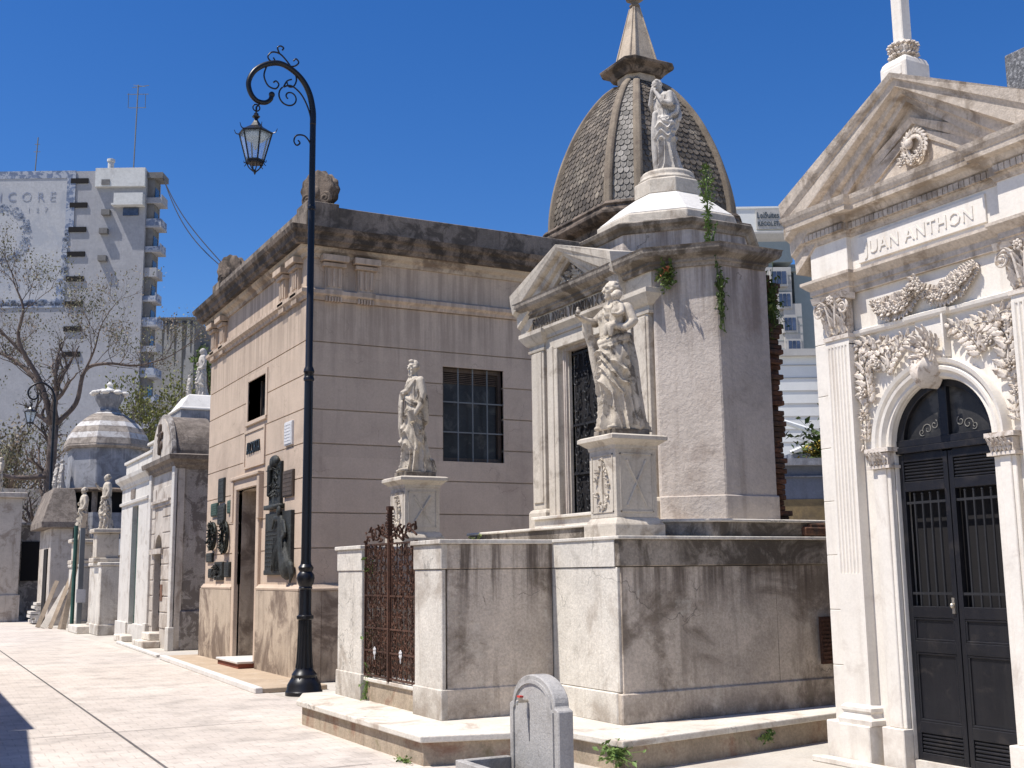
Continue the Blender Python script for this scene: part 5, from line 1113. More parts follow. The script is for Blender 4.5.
# front door and window
b = MB(); a0, a1, zt = 19.45, 20.80, 3.12
b.box(x0 - .06, x0 + .06, a0 - .16, a0, .18, zt + .02); b.box(x0 - .06, x0 + .06, a1, a1 + .16, .18, zt + .02); b.box(x0 - .06, x0 + .06, a0 - .20, a1 + .20, zt, zt + .18); b.box(x0 - .11, x0 + .06, a0 - .24, a1 + .24, zt + .18, zt + .24)
b.box(x0 - .09, x0 + .05, a0 - .24, a0 - .12, 2.55, zt + .18); b.box(x0 - .09, x0 + .05, a1 + .12, a1 + .24, 2.55, zt + .18)
do_ = b.build('door_frame', 'stucco', T, bevel=.01)
b = MB(); b.box(x0 + .06, x0 + .72, a1 - .01, a1 + .05, .18, zt); b.box(x0 + .06, x0 + .72, a0 - .05, a0 + .01, .18, zt); b.box(x0 + .06, x0 + .72, a0, a1, zt - .01, zt + .05); b.build('door_reveal', 'stucco_base', T)
b = MB(); b.box(x0 + .62, x0 + .70, a0, a1, .18, zt); b.build('interior', 'void', T)
b = MB(); b.box(x0 - .30, x0 + .7, a0 - .02, a1 + .02, .06, .15); b.build('red_doorstep', 'redstep', T)
b = MB(); b.box(x0 - .33, x0 + .7, a0 - .04, a1 + .04, .15, .19); b.build('threshold', 'kerb', T, bevel=.008)
a0, a1, z0, z1 = WIN
b = MB(); b.box(x0 + .22, x0 + .3, a0, a1, z0, z1); w0 = b.build('front_window', 'void', T)
b = MB(); b.box(x0 - .02, x0 + .22, a0 - .10, a0, z0 - .03, z1 + .10); b.box(x0 - .02, x0 + .22, a1, a1 + .10, z0 - .03, z1 + .10); b.box(x0 - .02, x0 + .22, a0, a1, z1, z1 + .10); b.box(x0 - .04, x0 + .22, a0 - .10, a1 + .1, z0 - .07, z0 - .0)
b.build('frame', 'stucco', w0, bevel=.006)
b = MB(); 
for k in range(3): b.box(x0 + .14, x0 + .17, a0 + .25 + k * .28, a0 + .28 + k * .28, z0, z1)
b.build('mullion', 'bronze_brown', w0)
b = MB(); b.box(x0 - .012, x0 + .02, 19.18, 20.40, 3.50, 4.12); pn = b.build('name_panel', 'stucco', T, bevel=.006)
b = MB()
for (p_, q_, r_, t_) in ((19.14, 20.44, 4.10, 4.15), (19.14, 20.44, 3.47, 3.51), (19.14, 19.19, 3.51, 4.10), (20.39, 20.44, 3.51, 4.10)): b.box(x0 - .03, x0 + .02, p_, q_, r_, t_)
b.build('panel_frame', 'stucco', pn)
tb = text_mb('ALCORTA', .30, .012, (x0 - .025, 20.26, 3.72), (0, -1, 0), (0, 0, 1), (-1, 0, 0), sx=.62); tb.build('inscription', 'iron', T)
# bronzes fixed to the front
rnd = random.Random(3)
def plaque(ya, yb, za, zb, mk, nm='bronze_plaque', label=None, relief=0, lines=5):
    b = MB(); b.box(x0 - .035, x0 + .01, ya, yb, za, zb); b.box(x0 - .045, x0 + .0, ya + .02, yb - .02, za + .02, zb - .02)
    for k in range(lines):
        z = zb - .05 - (zb - za - .08) * k / max(1, lines)
        yy = yb - .05
        while yy > ya + .07:
            w_ = rnd.uniform(.03, .09); b.box(x0 - .052, x0 - .03, max(ya + .05, yy - w_), yy, z - .012, z); yy -= w_ + .02
    for k in range(relief):
        leafblob(b, (x0 - .05, rnd.uniform(ya + .05, yb - .05), rnd.uniform(za + .05, zb - .05)), .05, rnd)
    o = b.build(nm, mk, T, bevel=.004)
    if label: lab(o, label)
    return o
plaque(17.57, 17.97, 3.64, 4.02, 'plaque_white', 'marble_plaque', 'small white marble plaque', lines=6)
plaque(17.47, 18.0, 2.82, 3.24, 'bronze_brown', 'bronze_plaque', 'brown rectangular bronze plaque')
plaque(21.78, 22.22, 2.98, 3.44, 'bronze'); plaque(22.26, 22.76, 2.74, 2.99, 'bronze_green', 'bronze_plaque', 'green bronze plaque', lines=4)
plaque(21.69, 22.22, 2.56, 2.93, 'bronze'); plaque(21.22, 21.50, 2.74, 2.98, 'bronze_green', lines=3)
plaque(22.55, 23.04, 1.86, 2.04, 'bronze', lines=2); plaque(21.22, 21.60, 1.57, 1.85, 'bronze'); plaque(22.55, 22.84, 1.56, 1.74, 'bronze', lines=3); plaque(21.72, 22.36, 1.52, 1.86, 'bronze', relief=20, lines=3)
o = plaque(18.08, 18.76, 2.72, 3.42, 'bronze', 'bronze_relief', 'tall bronze relief with a rounded head', relief=30, lines=4)
b = MB(); b.ball((x0 - .05, 18.42, 3.44), (.07, .2, .1), 12, 8); b.ball((x0 - .08, 18.42, 3.40), (.06, .08, .09), 10, 8); b.box(x0 - .10, x0, 17.98, 18.84, 2.66, 2.73); b.caps([(x0 - .07, 18.6, 3.35), (x0 - .08, 18.62, 2.9)], [.05, .035]); b.build('relief_figure', 'bronze', o, smooth=True)
# large memorial relief: slab with a mourning figure
b = MB(); b.box(x0 - .06, x0 + .01, 17.45, 18.86, 1.66, 2.60)
for k in range(9):
    yy = 18.80
    while yy > 18.25: w_ = rnd.uniform(.05, .12); b.box(x0 - .075, x0 - .05, yy - w_, yy, 2.30 - k * .07, 2.318 - k * .07); yy -= w_ + .03
o = b.build('memorial_relief', 'bronze', T, bevel=.006); lab(o, 'large bronze memorial with a draped figure leaning on an inscribed slab')
b = MB(); X = x0 - .12
b.caps([(X, 17.95, 2.45), (X, 17.85, 2.2), (X, 17.75, 1.95), (X, 17.60, 1.72)], [.10, .13, .16, .20]); b.caps([(X - .02, 18.0, 2.48), (X - .06, 18.2, 2.50), (X - .04, 18.35, 2.35)], [.055, .045, .03]); b.ball((X - .05, 17.98, 2.60), (.07, .075, .09), 12, 9)
b.caps([(X, 17.8, 2.42), (X - .05, 17.62, 2.25), (X - .05, 17.8, 2.1)], [.055, .045, .03]); b.caps([(X, 17.95, 2.0), (X - .05, 18.2, 1.80), (X, 18.4, 1.70)], [.10, .08, .05])
for k in range(10): b.tube(spline([(X - .10, 17.7 + k * .05, 2.2), (X - .13, 17.62 + k * .06, 1.95), (X - .10, 17.45 + k * .09, 1.66)], 5), .02, 6)
b.caps([(X, 17.40, 1.72), (X, 17.35, 1.62), (X, 17.42, 1.50)], [.09, .07, .03]); b.box(x0 - .12, x0, 17.4, 18.9, 1.60, 1.68)
b.xform(Matrix.Translation((x0, 0, 0)) @ Matrix.Diagonal((.55, 1, 1, 1)) @ Matrix.Translation((-x0, 0, 0))); remeshed(b, 'draped_figure', 'bronze', o, .012, 1)
for (yc, zc, h_) in ((22.50, 2.36, .60), (21.57, 2.31, .68)):
    w_ = MB()
    for k in range(120):
        a = rnd.uniform(0, 2 * PI); leafblob(w_, (x0 - .06 - rnd.random() * .04, yc + math.cos(a) * .19 * rnd.uniform(.85, 1.15), zc + math.sin(a) * h_ * .40 * rnd.uniform(.9, 1.1)), .034, rnd)
    w_.tube([(x0 - .05, yc + math.cos(2 * PI * k / 20) * .19, zc + math.sin(2 * PI * k / 20) * h_ * .40) for k in range(21)], .035, 7)
    w_.build('bronze_wreath', 'wreath', T)

# ------------------------------------------------------------------ great slate dome behind
T = thing('slate_dome_mausoleum', 'tall mausoleum behind with a ribbed dome of fish-scale slates and a stone spire', 'mausoleum', (14.7, 21, 0))
DX, DY = 14.62, 21.0
prof = [(1.0, 9.30), (.985, 9.75), (.94, 10.25), (.87, 10.75), (.775, 11.25), (.655, 11.75), (.51, 12.2), (.36, 12.55), (.22, 12.76)]
A_ = 1.67
def dome_r(z):
    for i in range(len(prof) - 1):
        if z <= prof[i + 1][1]:
            t = (z - prof[i][1]) / (prof[i + 1][1] - prof[i][1]); return prof[i][0] + (prof[i + 1][0] - prof[i][0]) * t
    return prof[-1][0]
# smooth profile through spline
PP = spline([(r, 0, z) for r, z in prof], 6); PR = [(p.x, p.z) for p in PP]
c_ = .72
corners = [(1, -c_), (c_, -1), (-c_, -1), (-1, -c_), (-1, c_), (-c_, 1), (c_, 1), (1, c_)]
b = MB(); b.loft([[(DX + x * A_ * r * .985, DY + y * A_ * r * .985, z) for x, y in corners] for r, z in PR]); b.build('dome_shell', 'slate', T)
panels = [(corners[i], corners[(i + 1) % 8]) for i in range(8)]
for (ca, cb) in panels:
    wide = (Vector(ca) - Vector(cb)).length > .8; L = len(PR)
    sl = [0]
    for i in range(1, L): sl.append(sl[-1] + math.hypot((PR[i][0] - PR[i - 1][0]) * A_, PR[i][1] - PR[i - 1][1]))
    def at_s(s_):
        s_ = max(0, min(sl[-1] - 1e-6, s_))
        for i in range(L - 1):
            if s_ <= sl[i + 1]:
                t = (s_ - sl[i]) / (sl[i + 1] - sl[i]); return PR[i][0] + (PR[i + 1][0] - PR[i][0]) * t, PR[i][1] + (PR[i + 1][1] - PR[i][1]) * t
        return PR[-1]
    m = MB(); rows = 27; rh = sl[-1] / rows; A2, B2 = Vector(ca), Vector(cb); nrm = (A2 + B2).normalized()
    for r_ in range(rows):
        r0, z0 = at_s(r_ * rh - .02); r1, z1 = at_s((r_ + 1.55) * rh); ww = (A2 - B2).length * A_ * r0; n_ = max(2, round(ww / .165)) if wide else max(2, round(ww / .14)); 
        for k in range(-(r_ % 2), n_):
            ta = (k + .5 * (r_ % 2)) / n_; tb_ = ta + 1 / n_; ta, tb_ = max(0, ta), min(1, tb_)
            if tb_ - ta < .02: continue
            def pt(t, r, z, o): q = (A2.lerp(B2, t)) * A_ * r; return Vector((DX + q.x + nrm.x * o, DY + q.y + nrm.y * o, z))
            ts = [ta + (tb_ - ta) * q for q in (.04, .2, .5, .8, .96)]; dz = [.45, .13, 0, .13, .45]; jo = rnd.uniform(0, .008)
            low = [pt(t, r0 + (r1 - r0) * d * .55, z0 + (z1 - z0) * d * .55, .028 + jo) for t, d in zip(ts, dz)]
            lo2 = [q - Vector((nrm.x, nrm.y, 0)) * .02 for q in low]
            m.add(low + [pt(ts[4], r1, z1, .004), pt(ts[0], r1, z1, .004)] + lo2, [(0, 1, 2, 3, 4, 5, 6), (0, 7, 8, 1), (1, 8, 9, 2), (2, 9, 10, 3), (3, 10, 11, 4)])
    m.build('scale_panel', 'slate' if wide else 'slate2', T)
for (x, y) in corners:
    m = MB(); d = Vector((x, y, 0)).normalized(); sd = Vector((-d.y, d.x, 0)); rr = []
    for r, z in PR:
        q = Vector((DX + x * A_ * r, DY + y * A_ * r, z)); w_ = .09 * (.75 + .35 * r); rr.append([q - sd * w_ - d * .05, q - sd * w_ + d * .06, q - sd * w_ * .5 + d * .10, q + sd * w_ * .5 + d * .10, q + sd * w_ + d * .06, q + sd * w_ - d * .05])
    m.loft(rr); m.build('rib', 'rib', T, bevel=.01)
def octl(mb, prof_, s=1.0): mb.loft([[(DX + x * o, DY + y * o, z) for x, y in corners] for o, z in prof_])
m = MB(); octl(m, [(1.78, 8.2), (1.78, 8.85), (1.95, 8.90), (2.05, 8.98), (2.05, 9.05), (1.86, 9.10), (1.82, 9.22), (1.86, 9.26), (1.80, 9.34), (1.6, 9.36)]); m.build('dome_base', 'stucco_dark', T, bevel=.01)
m = MB(); m.box(DX - 1.75, DX + 1.7, DY - 1.75, DY + 1.75, 0, 8.2); m.build('wall', 'rib', T)
m = MB(); m.box(DX - 1.95, DX + 1.85, DY - 1.95, DY + 1.95, 8.2, 8.45); m.build('cornice', 'stucco_dark', T, bevel=.02)
m = MB(); S4 = [(1, -.5), (.5, -1), (-.5, -1), (-1, -.5), (-1, .5), (-.5, 1), (.5, 1), (1, .5)]
m.loft([[(DX + x * o, DY + y * o, z) for x, y in S4] for o, z in ((.40, 12.6), (.42, 12.95), (.46, 13.0), (.46, 13.02))]); lt = m.build('lantern', 'spire', T, bevel=.01)
S4b = [(1, -.75), (.75, -1), (-.75, -1), (-1, -.75), (-1, .75), (-.75, 1), (.75, 1), (1, .75)]
m = MB(); m.loft([[(DX + x * o, DY + y * o, z) for x, y in S4b] for o, z in ((.46, 12.90), (.50, 12.95), (.54, 13.02), (.68, 13.09), (.70, 13.15), (.62, 13.20), (.40, 13.30))]); m.build('lantern_cornice', 'stucco_dark', lt, bevel=.008)
m = MB(); m.loft([[(DX + x * o, DY + y * o, z) for x, y in S4b] for o, z in ((.385, 13.28), (.375, 13.34), (.10, 14.68), (.09, 14.72))])
for (x, y) in ((-1, -.75), (-.75, -1), (.75, -1), (-1, .75)): m.tube([(DX + x * .385, DY + y * .385, 13.30), (DX + x * .10, DY + y * .10, 14.70)], [.03, .015], 6)
m.build('spire', 'spire', T, bevel=.005)
m = MB(); m.lathe([(.10, 14.70), (.13, 14.74), (.13, 14.78), (.09, 14.80), (.09, 14.86), (.22, 14.93), (.23, 14.98), (.12, 15.04), (.09, 15.10), (.12, 15.22), (.20, 15.28), (.22, 15.33), (.12, 15.38), (.06, 15.7)], DX, DY, 8, R8); m.build('finial', 'rib', T, bevel=.006)
#@@far
# ------------------------------------------------------------------ far tombs on the right side of the street
rnd = random.Random(17)
T = thing('arched_tomb', 'narrow grey tomb with peeling side wall, arched doorway and round gable', 'mausoleum', (6.3, 27.6, 0))
b = MB(); arch_wall(b, 5.45, 5.62, 26.12, 29.05, 0, 4.15, 27.95, .42, 2.15, 16, zb=.33); b.build('front_wall', 'tombcream', T)
b = MB(); b.box(5.62, 7.35, 26.16, 29.0, 0, 4.2); b.build('side_wall', 'tombgrey', T)
b = MB(); b.box(5.60, 7.38, 26.10, 26.4, 0, .85); b.build('side_plinth', 'tombgrey', T, bevel=.02)
for a in (26.12, 28.75):
    b = MB(); b.box(5.38, 5.48, a, a + .26, 0, 4.1); b.box(5.35, 5.48, a - .03, a + .29, 0, .5); b.build('pilaster', 'tombwhite', T, bevel=.01)
b = MB(); b.sweep([(7.35, 29.05), (5.42, 29.05), (5.42, 26.12), (7.4, 26.12)], [(-.1, 3.98), (.0, 3.98), (.02, 4.02), (.06, 4.05), (.08, 4.12), (.18, 4.18), (.20, 4.28), (-.1, 4.33)]); b.build('cornice', 'vaultroof', T)
b = MB(); b.box(5.40, 5.47, 26.5, 28.7, 3.22, 3.30); b.box(5.36, 5.47, 26.6, 28.6, 3.30, 3.36); b.box(5.37, 5.47, 27.3, 28.6, 2.12, 2.24); b.build('string_course', 'tombcream', T)
b = MB()
for k in range(9):
    z = .45 + k * .36
    b.box(5.432, 5.46, 26.40, 27.50, z, z + .33)
b.build('rusticated_blocks', 'tombcream', T, bevel=.01)
b = MB()
for k in range(9): b.box(5.432, 5.46, 28.40, 28.74, .45 + k * .36, .78 + k * .36)
b.build('rusticated_blocks', 'tombcream', T, bevel=.01)
b = MB(); rings = []
for x in (5.36, 5.50): rings.append([(x, 27.62 + r * math.cos(PI * k / 16), 4.3 + r * .95 * math.sin(PI * k / 16)) for r in (1.02,) for k in range(17)])
b.loft(rings); b.build('round_gable', 'tombcream', T)
b = MB(); prof_ = [(.9, 0), (1.12, 0), (1.12, .12), (.9, .12)]
rr = [[(5.50 - x, 27.62 + r * math.cos(PI * k / 20), 4.3 + r * .95 * math.sin(PI * k / 20)) for r, x in prof_] for k in range(21)]; b.loft(rr)
b.lathe([(.01, 0), (.01, .01)], 0, -50, 4) if False else None
b.build('gable_moulding', 'tombgrey', T, bevel=.01)
b = MB(); b.loft([[(x, 27.62 + 1.08 * math.cos(PI * k / 20), 4.28 + 1.04 * math.sin(PI * k / 20)) for k in range(21)] for x in (5.50, 6.35)]); b.build('vault_roof', 'vaultroof', T)
b = MB(); b.loft([[(x, 27.62 + 1.0 * math.cos(PI * k / 20), 4.28 + .92 * math.sin(PI * k / 20)) for k in range(21)] for x in (6.35, 7.36)]); b.build('rear_vault', 'tombcream', T)
b = MB()
for k in range(5):
    a = k * 2 * PI / 5; b.ball((5.34, 27.62 + .16 * math.cos(a), 4.75 + .2 * math.sin(a)), (.04, .08, .10), 8, 6)
b.caps([(5.33, 27.62, 5.1), (5.33, 27.62, 4.45)], [.05, .05]); b.caps([(5.33, 27.4, 4.9), (5.33, 27.84, 4.9)], [.04, .04]); b.build('gable_relief', 'bronze_brown', T, smooth=True)
b = MB(); b.box(5.60, 5.66, 27.4, 28.5, .33, 2.7); do_ = b.build('door', 'bronze_brown', T)
b = MB(); scroll_panel(b, (5.585, 28.36, .4), Vector((0, -1, 0)), Z_, X_, .82, 2.0, 3, 7, .014, rnd, True, 1); b.build('grille', 'irondk', do_)
b = MB(); b.box(5.05, 5.45, 27.35, 28.55, 0, .16); b.build('lower_step', 'step', T, bevel=.02)
b = MB(); b.box(5.22, 5.47, 27.5, 28.4, .16, .33); b.build('upper_step', 'step', T, bevel=.02)
b = MB(); b.box(5.42, 5.47, 27.22, 27.45, 1.05, 1.42); b.build('bare_brick_patch', 'brick', T)

T = thing('white_tomb', 'bright white narrow tomb with tall dark doorway next to the arched tomb', 'mausoleum', (6.3, 30.9, 0))
b = MB()
for (p, q, za, zb) in ((29.08, 30.5, 0, 4.1), (31.35, 33.0, 0, 4.1), (30.5, 31.35, 3.42, 4.1), (30.5, 31.35, 0, .4)): b.box(5.42, 5.62, p, q, za, zb)
b.box(5.62, 7.3, 29.1, 32.98, 0, 4.1); b.build('wall', 'tombwhite', T)
b = MB(); b.box(5.55, 5.60, 30.5, 31.35, .4, 3.42); b.build('door', 'greenpaint', T)
b = MB(); b.sweep([(7, 33.0), (5.42, 33.0), (5.42, 29.08), (5.6, 29.08)], [(-.1, 3.95), (.03, 3.95), (.06, 4.05), (.16, 4.15), (.18, 4.24), (-.1, 4.28)]); b.build('cornice', 'tombwhite', T)
b = MB(); b.sweep([(5.6, 33.0), (5.42, 33.0), (5.42, 29.08)], [(-.02, 3.48), (.05, 3.50), (.06, 3.56), (-.02, 3.60)]); b.box(5.38, 5.45, 29.3, 30.3, 3.7, 3.9) if False else None; b.build('string_course', 'tombwhite', T)
b = MB(); b.box(5.40, 5.46, 31.0, 31.6, 3.62, 3.86); b.build('small_vent', 'vaultroof', T)
b = MB(); b.box(5.48, 7.2, 29.1, 32.9, 4.26, 4.62); b.box(5.43, 7.2, 29.08, 32.95, 4.62, 4.70); b.build('parapet', 'tombwhite', T, bevel=.01)
b = MB(); b.box(5.1, 5.42, 30.4, 31.5, 0, .16); b.build('doorstep', 'step', T, bevel=.02)
b = MB(); b.box(5.36, 5.44, 29.1, 30.45, 0, .45); b.build('plinth', 'tombwhite', T, bevel=.01)
b = MB(); b.box(5.36, 5.44, 31.42, 33.02, 0, .45); b.build('plinth', 'tombwhite', T, bevel=.01)

# stepped block with two figures behind
T = thing('stepped_mausoleum', 'grey and white stepped roof block with figures behind the arched tomb', 'mausoleum', (8.1, 36.8, 0))
b = MB(); b.box(7.25, 9.4, 36.0, 39.5, 0, 5.3); b.build('wall', 'tombgrey', T)
b = MB(); b.box(7.1, 9.5, 35.85, 39.6, 5.3, 5.45); b.box(7.3, 9.3, 36.05, 39.4, 5.45, 5.9); b.box(7.22, 9.4, 35.95, 39.5, 5.9, 6.0); b.build('cornice', 'tombwhite', T, bevel=.02)
b = MB(); b.loft([[(8.35 - a, 36.9 - a, z), (8.35 + a, 36.9 - a, z), (8.35 + a, 36.9 + a, z), (8.35 - a, 36.9 + a, z)] for a, z in ((.80, 6.0), (.78, 6.75))]); b.build('attic_block', 'bluegrey', T, bevel=.02)
b = MB(); b.loft([[(8.35 - a, 36.9 - a, z), (8.35 + a, 36.9 - a, z), (8.35 + a, 36.9 + a, z), (8.35 - a, 36.9 + a, z)] for a, z in ((.84, 6.74), (.84, 6.80), (.78, 6.84), (.5, 7.25), (.42, 7.28))]); b.build('pyramid_roof', 'roofwhite', T, bevel=.02)
make_figure(pose_simple(False, True), 1.62, 'standing_figure_statue', 'tall pale veiled statue standing on the stepped roof block', (8.38, 36.9, 7.26), 'statue_grey', seed=31, vox=.010)
make_figure(pose_simple(True), .80, 'child_figure_statue', 'small pale child statue with raised arm beside the veiled roof statue', (8.0, 37.0, 7.20), 'statue_grey', seed=33, vox=.012)

# vault with two figures on gate piers
T = thing('twin_pier_tomb', 'low pale tomb enclosure with two tall piers carrying statues', 'tomb', (6.2, 37.4, 0))
for (ya, yb) in ((34.2, 36.3), (38.3, 40.9)):
    b = MB(); b.box(5.12, 6.3, ya, yb, 0, 1.92); b.box(5.08, 6.34, ya - .04, yb + .04, 1.92, 2.02); b.box(5.09, 6.33, ya - .03, yb + .03, 0, .3); b.build('gate_pier', 'wallstone', T, bevel=.02)
for (y_, h_) in ((35.0, .95), (39.6, .8)):
    b = MB(); b.box(4.95, 5.75, y_ - .4, y_ + .4, 2.02, 2.15); b.box(5.04, 5.66, y_ - .31, y_ + .31, 2.15, 2.02 + h_ - .12); b.box(4.94, 5.76, y_ - .41, y_ + .41, 2.02 + h_ - .12, 2.02 + h_); b.build('pedestal', 'chapel_trim', T, bevel=.02)
b = MB(); b.box(5.6, 6.3, 36.3, 38.3, 0, 2.1); b.box(5.4, 6.3, 36.3, 38.3, 2.1, 2.25); 
for k in range(40): b.ball((5.6 + rnd.uniform(-.1, .2), rnd.uniform(36.4, 38.2), 2.45 + rnd.uniform(-.15, .25)), rnd.uniform(.1, .18), 7, 5)
b.build('rubble_infill', 'walltop', T)
b = MB(); b.box(5.42, 5.6, 36.3, 38.3, 0, 1.9); b.build('gate', 'irondk', T)
b = MB(); b.box(6.3, 8.5, 34.0, 41.0, 0, 2.8); b.build('rear_wall', 'bluegrey', T)
make_figure(pose_simple(True), 1.62, 'orator_statue', 'weathered robed statue with hand held out, on the nearer far-away pier', (5.33, 35.0, 2.95), 'statue', seed=41, vox=.010)
make_figure(pose_simple(False), 1.72, 'robed_statue', 'weathered robed statue with folded arms, on the farther pier', (5.33, 39.6, 2.80), 'statue', seed=43, vox=.010)

# domed mausoleum with striped roof
T = thing('striped_dome_mausoleum', 'octagonal mausoleum with pale striped dome and urn finial behind the far statues', 'mausoleum', (6.65, 44, 0))
cx, cy = 6.62, 44.0
b = MB(); b.lathe([(1.55, 0), (1.55, 3.85)], cx, cy, 8, R8); b.build('wall', 'bluegrey', T)
b = MB(); b.lathe([(1.2, 3.85), (1.2, 4.62)], cx, cy, 8, R8); b.build('dark_gallery', 'void', T)
for k in range(8):
    a = R8 + k * PI / 4; b = MB(); b.tube([(cx + 1.42 * math.cos(a), cy + 1.42 * math.sin(a), 3.85), (cx + 1.42 * math.cos(a), cy + 1.42 * math.sin(a), 4.62)], .10, 8); b.build('column', 'vaultroof', T)
b = MB(); b.lathe([(1.75, 4.58), (1.80, 4.66), (1.62, 4.72), (1.45, 4.74)], cx, cy, 8, R8); b.build('gallery_cornice', 'stucco_dark', T)
b = MB(); b.lathe([(1.38, 4.70), (1.38, 6.20)], cx, cy, 8, R8); b.build('drum', 'bluegrey', T, bevel=.02)
b = MB(); b.lathe([(1.50, 6.16), (1.56, 6.24), (1.54, 6.30), (1.3, 6.32)], cx, cy, 8, R8); b.build('eaves', 'shingle', T)
pr = [(1.54, 6.28), (1.46, 6.50), (1.36, 6.72), (1.22, 6.94), (1.04, 7.14), (.82, 7.32), (.58, 7.46), (.40, 7.54)]
for k in range(len(pr) - 1):
    (r0, z0), (r1, z1) = pr[k], pr[k + 1]; b = MB(); b.lathe([(r0, z0), (r0 + .015, z0 + .03), (r1 + .03, z1 + .02), (r1 - .1, z1 + .02)], cx, cy, 8, R8); b.build('shingle_course', 'shingle2' if k in (1, 3, 6) else 'shingle', T)
b = MB(); b.lathe([(.42, 7.50), (.44, 7.62), (.36, 7.66), (.34, 7.76), (.36, 7.80), (.50, 8.05), (.54, 8.20), (.50, 8.26)], cx, cy, 8, R8); b.build('urn', 'bluegrey', T, bevel=.01)
b = MB()
for k in range(8):
    a = R8 + k * PI / 4 ; b.ball((cx + .56 * math.cos(a), cy + .56 * math.sin(a), 8.28), (.16, .16, .08), 8, 6); b.ball((cx + .36 * math.cos(a + .4), cy + .36 * math.sin(a + .4), 8.34), (.16, .16, .08), 8, 6)
b.lathe([(.50, 8.24), (.3, 8.36), (.10, 8.48), (.08, 8.55), (.12, 8.62), (.04, 8.72)], cx, cy, 10); b.build('urn_crown', 'roofwhite', T)
for (dy, l_, sd_) in ((-.1, 'small pale statue on the left shoulder of the striped dome', 51), (.9, 'second small statue behind, left of the striped dome', 52)):
    make_figure(pose_simple(sd_ == 51, sd_ == 52), 1.05, 'shoulder_statue', l_, (5.05, 43.6 + dy * 1.6, 4.70), 'statue_grey', seed=sd_, vox=.014)
T = thing('slanted_slab_tomb', 'low brownish tomb with a leaning mottled slab below the striped dome', 'tomb', (5.0, 43.5, 0))
b = MB(); b.box(4.7, 5.4, 42.6, 46, 0, 3.3); b.build('wall', 'tombcream', T, bevel=.02)
b = MB(); b.loft([[(4.35, 42.4, 3.3), (5.55, 42.4, 3.3), (5.55, 46, 3.3), (4.35, 46, 3.3)], [(4.35, 42.4, 3.5), (5.55, 42.4, 3.5), (5.55, 46, 3.5), (4.35, 46, 3.5)], [(4.75, 42.9, 4.7), (5.45, 42.9, 4.7), (5.45, 46, 4.7), (4.75, 46, 4.7)]]); b.build('sloping_roof', 'vaultroof', T, bevel=.02)
b = MB(); b.box(4.66, 4.70, 43.2, 44.2, 0, 2.6); b.build('dark_doorway', 'void', T)

# far-left tomb closing the street
T = thing('corner_tomb', 'plain beige tomb with a draped bust on top at the far left edge', 'tomb', (3.0, 47.5, 0))
b = MB(); b.box(1.5, 4.15, 47.2, 52, 0, 4.6); b.build('wall', 'tombcream', T, bevel=.02)
b = MB(); b.box(1.5, 4.3, 47.05, 52, 4.6, 4.8); b.build('cornice', 'tombcream', T, bevel=.02)
b = MB(); b.box(1.5, 4.22, 47.13, 52, 0, 1.0); b.build('plinth', 'tombcream', T, bevel=.02)
b = MB(); b.box(4.16, 5.2, 48.4, 52, 0, 3.6); b.box(4.16, 5.3, 48.3, 52, 3.6, 3.72); sw2 = b.build('annex', 'tombgrey', T, bevel=.02)
b = MB(); b.box(4.3, 5.0, 48.34, 48.42, 1.5, 3.0); b.build('dark_window', 'void', sw2)
make_figure(pose_simple(False, True), 1.5, 'draped_bust_statue', 'pale draped figure on the beige tomb at the left picture edge', (3.35, 47.9, 4.7), 'statue', seed=61, vox=.014)
b = MB(); b.box(3, 60, 62, 62.4, 0, 6.0); tag(b.build('boundary_wall', 'tombcream'), 'long pale boundary wall behind the far tombs', 'wall')

# street clutter in the distance
def plank(name, p0, p1, w_, mk, label, cat='plank', group='planks leaning by the far tombs'):
    b = MB(); p0, p1 = Vector(p0), Vector(p1); d = (p1 - p0).normalized(); u = d.cross(Vector((0.3, 1, 0))).normalized(); v = d.cross(u)
    b.loft([[q - u * w_ - v * .02, q + u * w_ - v * .02, q + u * w_ + v * .02, q - u * w_ + v * .02] for q in (p0, p1)]); o = b.build(name, mk); return tag(o, label, cat, group)
plank('plank', (4.75, 38.6, .02), (5.25, 38.6, 3.6), .07, 'wood', 'longest plank leaning steeply against the enclosure')
plank('plank', (4.35, 40.3, .02), (5.15, 41.3, 1.3), .10, 'woodpale', 'palest plank leaning low in the pile beside the far lamp')
plank('plank', (4.25, 41.0, .02), (4.85, 41.6, 1.5), .07, 'wood', 'short brown plank at the back of the far pile')
plank('plank', (4.5, 39.8, .02), (5.2, 41.0, 1.6), .06, 'wood', 'middle brown plank leaning beside the palest one')
plank('plank', (4.7, 39.2, .02), (5.3, 39.8, 2.1), .05, 'wood', 'thin plank standing next to the green post')
b = MB(); b.tube([(4.95, 38.3, 0), (4.95, 38.3, 3.2)], .06, 8); b.box(4.88, 5.02, 38.23, 38.37, 0, .1); tag(b.build('green_post', 'greenpaint'), 'slim green post among the leaning planks', 'post')
T = thing('sign_post', 'dark square post with a small white notice in front of the enclosure piers', 'post', (5.2, 37.6, 0))
b = MB(); b.box(4.98, 5.12, 37.5, 37.64, 0, 3.1); b.build('post', 'signgrey', T)
b = MB(); b.box(4.93, 5.20, 37.46, 37.5, .85, 1.25); b.build('notice', 'plaque_white', T)
b = MB(); b.box(4.75, 5.35, 35.7, 37.6, 0, .22); tag(b.build('stone_block', 'step', bevel=.02), 'low flat grey stone block at the foot of the sign post', 'block')
b = MB()
for k in range(14): b.box(4.3 + rnd.uniform(0, .7), 4.6 + rnd.uniform(0, .8), 44.0 + k * .05, 44.8 + rnd.random(), .05 + k * .06, .12 + k * .06 + .02)
tag(b.build('rubble_heap', 'tombwhite'), 'small heap of broken pale slabs left of the planks', 'rubble')

